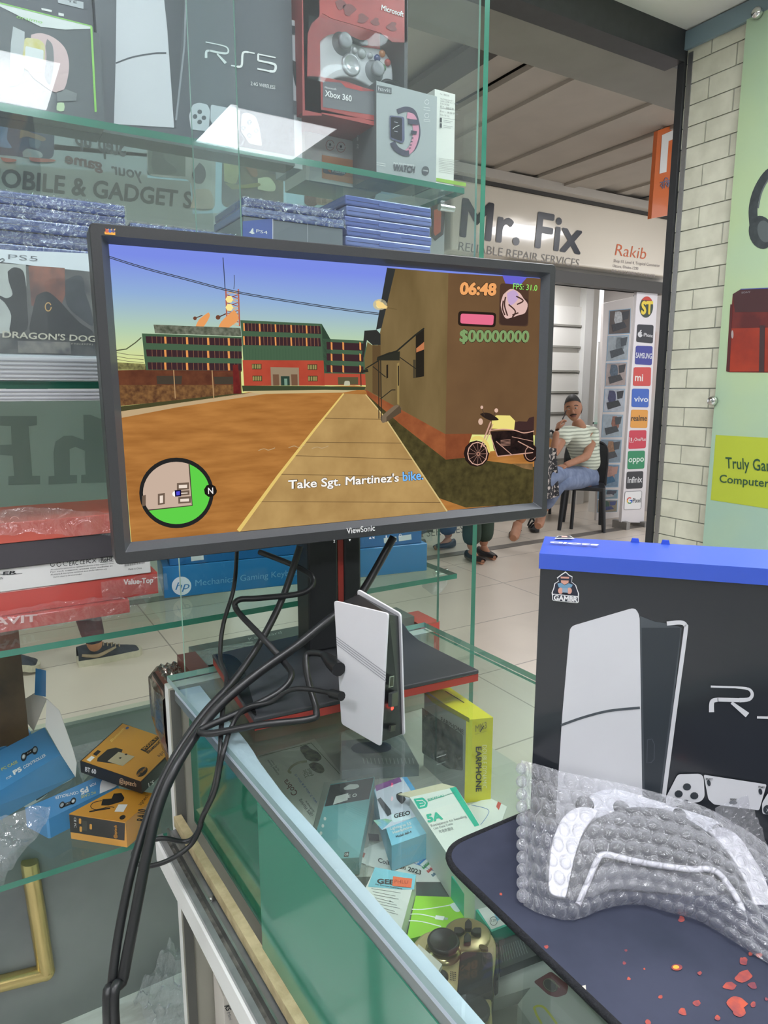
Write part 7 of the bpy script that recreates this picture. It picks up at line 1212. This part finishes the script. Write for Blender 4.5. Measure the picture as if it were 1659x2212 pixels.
# ------------------------------------------------------------------ people
def skin_mesh(joints, edges, root, sub=2):
    names = list(joints); me = bpy.data.meshes.new('s'); me.from_pydata([tuple(map(float, joints[n][0])) for n in names], [(names.index(a), names.index(b)) for a, b in edges], [])
    o = bpy.data.objects.new('s', me); COL.objects.link(o); o.modifiers.new('k', 'SKIN'); sm = o.modifiers.new('u', 'SUBSURF'); sm.levels = sm.render_levels = sub
    sv = me.skin_vertices[0].data
    for i, n in enumerate(names):
        r = joints[n][1]; sv[i].radius = (r, r) if not hasattr(r, '__len__') else r; sv[i].use_root = (n == root)
    dg = bpy.context.evaluated_depsgraph_get(); ev = bpy.data.meshes.new_from_object(o.evaluated_get(dg))
    v = [tuple(p.co) for p in ev.vertices]; f = [tuple(p.vertices) for p in ev.polygons]
    bpy.data.objects.remove(o); bpy.data.meshes.remove(ev); return v, f
def unit(v): v = A(v, float); return v / np.linalg.norm(v)
SKB = M((172, 124, 98), .55, noise_amt=.08, scale=30, spec=.3); HAIR = M((28, 25, 24), .6, noise_amt=.3, scale=120, bump=.5)
def head(m, c, fwd, upv, skin, s=1., beard=True):
    """head with brow, nose, mouth, chin and ears; c is the middle of the skull"""
    f = unit(fwd); u = A(upv, float) - f * (A(upv, float) @ f); u = unit(u); r = np.cross(f, u); L = lambda a, b, d: A(c) + (r * a + u * b + f * d) * s
    def sk(a, b):
        th = 2 * math.pi * a; ph = math.pi * b; z = math.cos(ph); q = math.sin(ph)
        x, y = math.cos(th) * q, math.sin(th) * q
        wx, wy, wz = .079, .095, .118
        jaw = 1 - .34 * max(0, -z) ** 1.3; wy2 = wy * (1 - (.16 * max(0, -z) if y > 0 else .45 * max(0, -z)))
        d = y * wy2; 
        if y > 0: d += .012 * math.exp(-((z + .85) ** 2) / .06) * y - .007 * math.exp(-((z - .02) ** 2) / .012) * (1 if abs(x) > .18 else 0) * y + .006 * math.exp(-((z - .2) ** 2) / .02) * y
        return L(x * wx * jaw, z * wz, d)
    m.grid(sk, 41, 31, skin)
    for sg in (-1, 1): m.ball(L(sg * .075, -.008, -.008), .001, skin); m.grid(lambda a, b, sg=sg: L(sg * (.071 + .009 * math.sin(math.pi * b)), -.008 + .032 * math.cos(math.pi * b), -.010 + .018 * math.cos(2 * math.pi * a) * math.sin(math.pi * b)), 13, 11, skin)
    m.grid(lambda a, b: L(.017 * math.cos(math.pi * a) * (.45 + .55 * b), .012 - .055 * b, .082 + .004 + (.006 + .020 * b ** 1.3) * math.sin(math.pi * a) * (1 if b < .92 else .6)), 9, 10, skin)
    EYE = M((222, 216, 208), .3); DK_ = M((34, 26, 24), .4); LIP = M((126, 78, 68), .5)
    for sg in (-1, 1):
        m.ball(L(sg * .031, .004, .0815), (.0125 * s, .0125 * s, .0045 * s), EYE, 12, 8); m.ball(L(sg * .030, .004, .0855), (.0078 * s, .0066 * s, .0070 * s), DK_, 10, 8)
        m.tube([L(sg * .014, .024, .092), L(sg * .031, .030, .089), L(sg * .049, .023, .078)], .0042 * s, DK_, 6, 4); m.tube([L(sg * .017, .010, .086), L(sg * .031, .014, .087), L(sg * .045, .008, .080)], .0026 * s, skin, 6, 4)
    m.tube([L(-.022, -.062, .082), L(0, -.060, .090), L(.022, -.062, .082)], .0046 * s, LIP, 7, 4); m.tube([L(-.019, -.069, .081), L(0, -.070, .088), L(.019, -.069, .081)], .0048 * s, LIP, 7, 4)
    if beard: m.tube([L(-.028, -.055, .080), L(0, -.050, .090), L(.028, -.055, .080)], .0050 * s, M((52, 38, 32), .7), 7, 4)
    return L
def hair_cap(name, L, parent, drop=.02):
    m = MB()
    def fn(a, b):
        th = 2 * math.pi * a; y = math.sin(th); lim = float(np.interp(y, (-1, -.3, .2, .55, 1), (.74, .64, .50, .35, .31))); ph = math.pi * b * lim; z = math.cos(ph); q = math.sin(ph)
        return L(math.cos(th) * q * .0785, z * .127 + .001, y * q * .101 - .002)
    m.grid(fn, 37, 14, HAIR); return m.build(name, parent)
def hand(m, w, d, palm_n, skin, curl=.5, s=1.):
    """palm and five separate fingers from wrist w along d; palm_n faces the palm"""
    d = unit(d); n = A(palm_n, float) - d * (A(palm_n, float) @ d); n = unit(n); r = np.cross(d, n); w = A(w, float)
    m.grid(lambda a, b: w + d * (.008 + .082 * b) * s + r * math.cos(2 * math.pi * a) * (.026 + .014 * math.sin(math.pi * min(b * .8 + .1, 1))) * s + n * math.sin(2 * math.pi * a) * .014 * s, 17, 7, skin)
    for i, ln in enumerate((.072, .080, .075, .060)):
        b0 = w + d * .088 * s + r * (-.030 + .020 * i) * s; l = ln * s; c1 = curl * .9; c2 = curl * 2.0
        p1 = b0 + (d * math.cos(c1) + n * math.sin(c1)) * l * .45; p2 = p1 + (d * math.cos(c2) + n * math.sin(c2)) * l * .32; p3 = p2 + (d * math.cos(c2 * 1.35) + n * math.sin(c2 * 1.35)) * l * .25
        m.tube([b0 - d * .012 * s, b0, p1, p2, p3], [.0095 * s, .0095 * s, .0088 * s, .008 * s, .006 * s], skin, 8, 3)
    t0 = w + d * .022 * s - r * .028 * s; t1 = t0 + (d * .6 - r * .55 + n * .35) * .042 * s; t2 = t1 + (d * .85 - r * .1 + n * .4) * .034 * s
    m.tube([t0, t1, t2], [.013 * s, .0105 * s, .007 * s], skin, 8, 4)
def J(x, y, Y): return Py(x, y, Y)
def cloth_mat(c, c2, scale, ang=(0, 0, 1)):
    mt, nt, b = newmat('cloth'); tc = nt.nodes.new('ShaderNodeTexCoord'); w = nt.nodes.new('ShaderNodeTexWave'); w.bands_direction = 'Z'; w.inputs['Scale'].default_value = scale; w.inputs['Distortion'].default_value = 1.2; w.inputs['Detail'].default_value = 2
    r = nt.nodes.new('ShaderNodeValToRGB'); r.color_ramp.elements[0].position = .22; r.color_ramp.elements[1].position = .45; r.color_ramp.elements[0].color = lin(c2); r.color_ramp.elements[1].color = lin(c)
    nt.links.new(tc.outputs['Object'], w.inputs['Vector']); nt.links.new(w.outputs['Fac'], r.inputs['Fac']); nt.links.new(r.outputs['Color'], b.inputs['Base Color']); b.inputs['Roughness'].default_value = .85; return mt
DENIM = M((128, 142, 172), .8, c2=(104, 118, 148), scale=14, bump=.3); DKD = M((52, 58, 72), .8, noise_amt=.2, scale=20)
# chair of the seated man
ch = thing('plastic_chair', 'black plastic chair under the seated man in striped shirt', 'chair', J(1262, 1140, 4.9) * A([1, 1, 0])); CK = M((36, 38, 42), .4); sc0 = J(1262, 1045, 4.88); 
ca = unit([-.75, -.66, 0]); cr_ = A([ca[1], -ca[0], 0]) * -1
def CH(a, b, z): return A([sc0[0], sc0[1], 0]) + ca * a + cr_ * b + A([0, 0, z])
SZ = .44
m = MB(); m.prism([CH(a, b, SZ) for a, b in rnd([(.22, -.21), (.22, .21), (-.20, .19), (-.20, -.19)], .05)], (0, 0, -.035), CK); m.build('seat', ch, .006)
for a, b in ((.19, -.18), (.19, .18), (-.19, -.17), (-.19, .17)):
    m = MB(); e = CH(a * 1.22, b * 1.18, 0); s_ = CH(a, b, SZ - .03); m.tube([s_, s_ * .5 + e * .5, e], [.028, .024, .019], CK, 8, 2); m.build('leg', ch)
m = MB(); m.grid(lambda a, b: CH(-.20 - .10 * b - .03 * math.sin(math.pi * a), -.20 + .40 * a, SZ - .02 + .43 * b - .05 * b * (2 * a - 1) ** 2), 14, 10, CK); m.grid(lambda a, b: CH(-.222 - .10 * b - .03 * math.sin(math.pi * a), -.20 + .40 * a, SZ - .02 + .43 * b - .05 * b * (2 * a - 1) ** 2), 14, 10, CK)
m.tube([CH(-.21, -.2, SZ - .03), CH(-.31, -.2, SZ + .33), CH(-.335, -.08, SZ + .415), CH(-.335, .08, SZ + .415), CH(-.31, .2, SZ + .33), CH(-.21, .2, SZ - .03)], .016, CK, 8, 5); m.build('backrest', ch)
# seated man
mx = thing('person', 'man in pale striped t-shirt and jeans sitting on a black chair, phone at his ear', 'person', J(1240, 1120, 4.75) * A([1, 1, 0]))
PEL, SP, CHS, NB, NT = J(1266, 1026, 4.88), J(1264, 990, 4.90), J(1256, 950, 4.87), J(1251, 921, 4.85), J(1245, 906, 4.83)
SR, SL = J(1224, 934, 4.78), J(1284, 941, 4.90); ER, WR = J(1194, 986, 4.62), J(1203, 930, 4.66); EL, WL = J(1266, 987, 4.64), J(1219, 1006, 4.52)
HL, HR = J(1266, 1032, 4.86), J(1250, 1030, 4.80); KL, KR = J(1205, 1042, 4.48), J(1186, 1026, 4.42); AL, AR = J(1170, 1108, 4.62), J(1118, 1132, 4.52)
body = {'pel': (PEL, (.10, .10)), 'sp': (SP, (.10, .085)), 'ch': (CHS, (.11, .085)), 'nb': (NB, .062), 'nt': (NT, .056), 'sr': (SR, .052), 'er': (ER, .040), 'wr': (WR, .029), 'sl': (SL, .052), 'el': (EL, .043), 'wl': (WL, .030), 'hl': (HL, .095), 'kl': (KL, .066), 'al': (AL, .042), 'hr': (HR, .095), 'kr': (KR, .066), 'ar': (AR, .042)}
ED = [('pel', 'sp'), ('sp', 'ch'), ('ch', 'nb'), ('nb', 'nt'), ('ch', 'sr'), ('sr', 'er'), ('er', 'wr'), ('ch', 'sl'), ('sl', 'el'), ('el', 'wl'), ('pel', 'hl'), ('hl', 'kl'), ('kl', 'al'), ('pel', 'hr'), ('hr', 'kr'), ('kr', 'ar')]
m = MB(); v, f = skin_mesh(body, ED, 'pel'); m.raw(v, f, SKB, True)
hc = J(1238, 882, 4.81); fdir = unit((EYEP + A([.3, 0, -.5])) - hc + A([-.9, .0, 0])); Lh = head(m, hc, fdir, A([-.16, .06, 1]), SKB, 1.06)
hand(m, WR, unit(J(1213, 899, 4.70) - WR), rr * .8 + hf * .3, SKB, .55, .95); hand(m, WL, unit(J(1201, 1016, 4.46) - WL), A([0, .2, -1]), SKB, .35, .95)
for an, kn in ((AR, KR), (AL, KL)):
    d = unit(A([-.75, -.6, -.12])); m.tube([an + A([0, 0, .0]), an + d * .06 + A([0, 0, -.035]), an + d * .15 + A([0, 0, -.055]), an + d * .21 + A([0, 0, -.06])], [.042, .044, .046, .030], SKB, 10, 4)
m.build('body', mx); hair_cap('hair', Lh, mx)
m = MB(); gr = lambda p, k: (p[0], p[1] * k if not hasattr(p[1], '__len__') else tuple(q * k for q in p[1]))
sl_r = SR + (ER - SR) * .45; sl_l = SL + (EL - SL) * .45
shirt = {'pel': (PEL + A([.03, 0, .01]), (.170, .165)), 'sp': (SP, (.158, .14)), 'ch': (CHS, (.175, .135)), 'nb': (NB - A([0, 0, .035]), .092), 'sr': (SR, .082), 'er': (sl_r, .072), 'sl': (SL, .084), 'el': (sl_l, .075)}
v, f = skin_mesh(shirt, [('pel', 'sp'), ('sp', 'ch'), ('ch', 'nb'), ('ch', 'sr'), ('sr', 'er'), ('ch', 'sl'), ('sl', 'el')], 'pel'); m.raw(v, f, cloth_mat((216, 222, 206), (164, 172, 156), 9.5), True); m.build('striped_shirt', mx)
m = MB(); jn = {'pel': (PEL - A([.02, 0, .03]), (.125, .115)), 'hl': (HL, .115), 'kl': (KL, .088), 'al': (AL + (KL - AL) * .12, .062), 'hr': (HR, .115), 'kr': (KR, .088), 'ar': (AR + (KR - AR) * .12, .062)}
v, f = skin_mesh(jn, [('pel', 'hl'), ('hl', 'kl'), ('kl', 'al'), ('pel', 'hr'), ('hr', 'kr'), ('kr', 'ar')], 'pel'); m.raw(v, f, DENIM, True); m.build('jeans', mx)
t = thing('smartphone', 'dark phone held to the ear of the seated man', 'phone', J(1216, 898, 4.72)); m = MB(); c = J(1217.5, 899, 4.715); d = unit(J(1222, 888, 4.75) - J(1212, 912, 4.68)); n_ = rr; w_ = np.cross(d, n_)
m.prism([c + d * a + w_ * b for a, b in rnd([(-.065, -.033), (.065, -.033), (.065, .033), (-.065, .033)], .01)], n_ * .008, M((34, 34, 38), .25)); m.build('case', t)
def sandal(loc, dirv, lab, strap=True):
    t = thing('sandal', lab, 'sandal', loc); d = unit(dirv); r_ = A([d[1], -d[0], 0]); SK_ = M((40, 40, 42), .6); L = A(loc, float)
    m = MB(); q = spl([(-.12, .0), (-.11, .035), (-.03, .035), (.06, .046), (.12, .035), (.14, 0), (.12, -.035), (.06, -.045), (-.03, -.033), (-.11, -.034), (-.12, 0)], 3)[:-1]; m.prism([L + d * a + r_ * b + A([0, 0, .028]) for a, b in q], (0, 0, -.026), SK_); m.build('sole', t)
    for a0_, a1_, h in ((.05, .09, .055), (-.02, .03, .065), (-.09, -.10, .09)):
        m = MB(); m.tube([L + d * a0_ + r_ * .042 + A([0, 0, .02]), L + d * (a0_ + a1_) / 2 + A([0, 0, h + .01]), L + d * a1_ - r_ * .042 + A([0, 0, .02])], .009, SK_, 8, 6); m.build('strap', t)
sandal(Pz(1152, 1145, 0.002) * A([1, 1, 0]) + A([0, 0, .008]), [-.55, -.84, 0], 'loose black strap sandal on the floor below the monitor corner')
P_ = Pz(1112, 1157, 0); sandal((P_[0], P_[1], .008), [-.75, -.6, 0], 'black sandal under the bare foot of the seated man')
# floral cloth and second chair
FLO = M((40, 40, 44), .8, c2=(198, 188, 182), scale=34)
nt = FLO.node_tree; rmp = [n for n in nt.nodes if n.type == 'VALTORGB'][0]; rmp.color_ramp.elements[0].position = .40; rmp.color_ramp.elements[1].position = .46
m = MB(); m.grid(lambda a, b: J(1160 + 42 * a + (6 * b if a > .5 else 0), 962 + 124 * b - 22 * a * (b - .3), 4.40 - .05 * math.sin(math.pi * a) + .02 * math.sin(a * 11)), 18, 18, FLO); m.grid(lambda a, b: J(1160 + 42 * a + (6 * b if a > .5 else 0), 962 + 124 * b - 22 * a * (b - .3), 4.43 - .05 * math.sin(math.pi * a)), 18, 18, FLO)
tag(m.build('floral_cloth'), 'black cloth with pale floral print draped over the knee of the seated man', 'cloth')
t = thing('plastic_chair', 'dark chair with tan backrest half hidden behind the monitor right edge', 'chair', (4.95, 5.6, 0)); m = MB(); c0 = J(1188, 950, 5.6)
m.tube([J(1150, 1040, 5.6), J(1160, 950, 5.62), J(1180, 936, 5.6), J(1197, 940, 5.6), J(1203, 1040, 5.6)], .014, CK, 8, 5); m.build('frame', t); m = MB(); P = spl([J(1160, 1000, 5.6), J(1168, 956, 5.6), J(1185, 946, 5.6), J(1196, 958, 5.6), J(1197, 1000, 5.6)], 4); m.prism(P, (0, .02, 0), M((196, 136, 72), .5)); m.build('backrest', t)
m = MB(); sC = J(1176, 1042, 5.5); m.box((sC[0] - .22, 5.3, .41), (sC[0] + .2, 5.66, .45), CK); m.build('seat', t)
for a, b in ((-.2, 4.87), (.18, 4.87), (-.2, 5.6), (.18, 5.6)): m = MB(); m.tube([(sC[0] + a, b, .42), (sC[0] + a * 1.1, b, 0)], .018, CK, 8, 2); m.build('leg', t)
# standing figures
def walker(lab, base, heading, spread, shirt_c, leg_mat, lift=0., hgt=1.65, shoe=None, stand=True, skin=SKB):
    k = hgt / 1.7; f = A([math.cos(heading), math.sin(heading), 0]); r_ = A([f[1], -f[0], 0]); b = A([base[0], base[1], 0.]); t = thing('person', lab, 'person', b)
    Q = lambda a, s_, z: b + f * a * k + r_ * s_ * k + A([0, 0, z * k])
    ja, jb = spread
    j = {'pel': (Q(0, 0, .93), (.14, .11)), 'sp': (Q(0, 0, 1.1), (.13, .10)), 'ch': (Q(0, 0, 1.30), (.155, .11)), 'nb': (Q(0, 0, 1.45), .06), 'nt': (Q(.01, 0, 1.52), .055)}
    e = [('pel', 'sp'), ('sp', 'ch'), ('ch', 'nb'), ('nb', 'nt')]
    for sg, a in ((1, ja), (-1, jb)):
        n = 'r' if sg > 0 else 'l'; j.update({'h' + n: (Q(0, sg * .09, .88), .09), 'k' + n: (Q(a * .55 + .03, sg * .09, .48), .06), 'a' + n: (Q(a, sg * .09, .09), .038), 's' + n: (Q(0, sg * .18, 1.40), .06), 'e' + n: (Q(-.03, sg * .24, 1.12), .042), 'w' + n: (Q(.06, sg * .24, .90), .028)})
        e += [('pel', 'h' + n), ('h' + n, 'k' + n), ('k' + n, 'a' + n), ('ch', 's' + n), ('s' + n, 'e' + n), ('e' + n, 'w' + n)]
    m = MB(); v, fc = skin_mesh(j, e, 'pel'); m.raw(v, fc, skin, True); L = head(m, Q(.02, 0, 1.61), f, (0, 0, 1), skin, .97 * k, False)
    for n in 'rl': hand(m, j['w' + n][0], A([.1 * f[0], .1 * f[1], -1]), r_ * (-1 if n == 'r' else 1), skin, .3, .9)
    for n in 'rl':
        if shoe is None: d = f; an = j['a' + n][0]; m.tube([an, an + d * .07 + A([0, 0, -.045]), an + d * .17 + A([0, 0, -.06])], [.032, .030, .02], skin, 10, 4)
    m.build('body', t); hair_cap('hair', L, t)
    for nm, ks, sc_, mt in (('trousers', ['pel', 'hr', 'hl', 'kr', 'kl', 'ar', 'al'], 1.22, leg_mat), ('shirt', ['pel', 'sp', 'ch', 'sr', 'sl', 'er', 'el'], 1.16, shirt_c)):
        jj = {q: gr(j[q], sc_) for q in ks}
        if nm == 'trousers':
            jj['sp'] = (j['pel'][0] + A([0, 0, .17 * k]), (.150, .118))
            for q in ('ar', 'al'): jj[q] = (j[q][0] + A([0, 0, .03]), .092 if shoe is None else .056)
        else: jj['nb'] = gr(j['nb'], 1.2)
        m = MB(); v, fc = skin_mesh(jj, [x for x in e if x[0] in jj and x[1] in jj], 'pel'); m.raw(v, fc, mt, True); m.build(nm, t)
    return t, j, f
GRN = M((46, 62, 50), .85, noise_amt=.12, scale=10)
def flat_shoe(t, c, d, mat, ln=.25):
    d = unit(d); r_ = A([d[1], -d[0], 0]); m = MB(); c = A(c, float)
    m.grid(lambda a, b: c + d * (-.07 + ln * b) + r_ * math.cos(2 * math.pi * a) * .052 * (math.sin(math.pi * (.08 + .86 * b)) ** .5) + A([0, 0, .004 + max(0, .032 + .036 * math.sin(2 * math.pi * a) * (1.1 - .7 * b))]), 17, 12, mat); m.build('shoe', t)
b1 = (Pz(985, 1202, 0) + Pz(1072, 1208, 0)) / 2; hd = math.atan2(-1, -.1)
wk, jj, fd = walker('person in dark green flared trousers standing across the passage behind the monitor', b1[:2], hd, (.06, -.02), M((120, 60, 66), .8), GRN, hgt=1.55)
for n in 'rl': c = jj['a' + n][0]; flat_shoe(wk, (c[0], c[1], 0), fd, M((34, 32, 34), .4))
b2 = Pz(958, 1192, 0); b2 = (b2[0], b2[1] + .16)
wk, jj, fd = walker('person in blue jeans and sandals seen through the showcase side glass', b2, math.pi * 1.06, (.10, -.12), M((170, 170, 176), .8), M((70, 88, 116), .8, noise_amt=.15, scale=12), hgt=1.6)
for n in 'rl': c = jj['a' + n][0]; flat_shoe(wk, (c[0], c[1], 0), fd, M((40, 42, 52), .5))
# walking person at left: two sneakers
s1h, s1t = Pz(172, 1436, 0), Pz(306, 1410, 0); dir1 = unit(s1t - s1h); an1 = Pz(200, 1432, 0)
bw_ = an1 - dir1 * .19
wk, jj, fd = walker('person in dark jeans and worn sneakers walking along the passage at left', bw_[:2], math.atan2(dir1[1], dir1[0]), (.20, -.26), M((90, 96, 104), .8), DKD, shoe=True, hgt=1.7)
def sneaker(t, heel, d, ln, lift=0., pitch=0.):
    d = unit(d); r_ = A([d[1], -d[0], 0]); h = A(heel, float); dz = A([0, 0, 1.])
    c, s = math.cos(pitch), math.sin(pitch); T = lambda a, b, z: h + d * (a * c + z * s) + r_ * b + dz * (lift + z * c - a * s)
    UP = M((74, 76, 84), .8, c2=(58, 60, 68), scale=30, bump=.3); TAN = M((176, 156, 132), .8, noise_amt=.15, scale=40); SO = M((204, 196, 176), .6, noise_amt=.12, scale=40); hw = lambda a: .034 + .016 * math.sin(math.pi * min(1, (a / ln) * .8 + .1)) if a < ln * .85 else .050 * math.sqrt(max(0, 1 - ((a - ln * .85) / (ln * .16)) ** 2))
    n_ = 20; q = [(ln * i / n_, hw(ln * i / n_)) for i in range(n_ + 1)]; pts = q + [(a, -b) for a, b in q[::-1]]
    m = MB(); m.prism([T(a, b * 1.06, .034) for a, b in pts], T(0, 0, 0) - T(0, 0, .034), SO); so = m.build('sole', t)
    prof = lambda a: float(np.interp(a / ln, [0, .12, .3, .42, .6, .8, .93, 1], [.098, .102, .105, .092, .07, .056, .042, .02]))
    m = MB(); m.grid(lambda a, b: T(ln * (.01 + .98 * b), hw(ln * (.01 + .98 * b)) * math.cos(math.pi * a) * (1 - .25 * math.sin(math.pi * a)), .032 + (prof(ln * b) - .032) * math.sin(math.pi * a) ** .55), 17, 26, UP); u_ = m.build('upper', t)
    m = MB()
    for sg in (-1, 1): m.tube([T(ln * .06, sg * .041, .062), T(ln * .28, sg * .047, .048), T(ln * .45, sg * .046, .062), T(ln * .58, sg * .035, .072)], [.007, .010, .009, .005], TAN, 8, 5)
    m.build('side_stripe', t)
    for i in range(5): m = MB(); a = ln * (.40 + .06 * i); m.tube([T(a, -.022, prof(a) - .008), T(a + .004, 0, prof(a) + .004), T(a, .022, prof(a) - .008)], .003, TAN, 6, 3); m.build('lace', t)
sneaker(wk, s1h - dir1 * .01, dir1, float(np.linalg.norm(s1t - s1h)) + .01)
c = jj['al'][0]; sneaker(wk, (c[0] - dir1[0] * .07, c[1] - dir1[1] * .07, 0), dir1 + A([.1, -.25, 0]), .29, .075, .22)
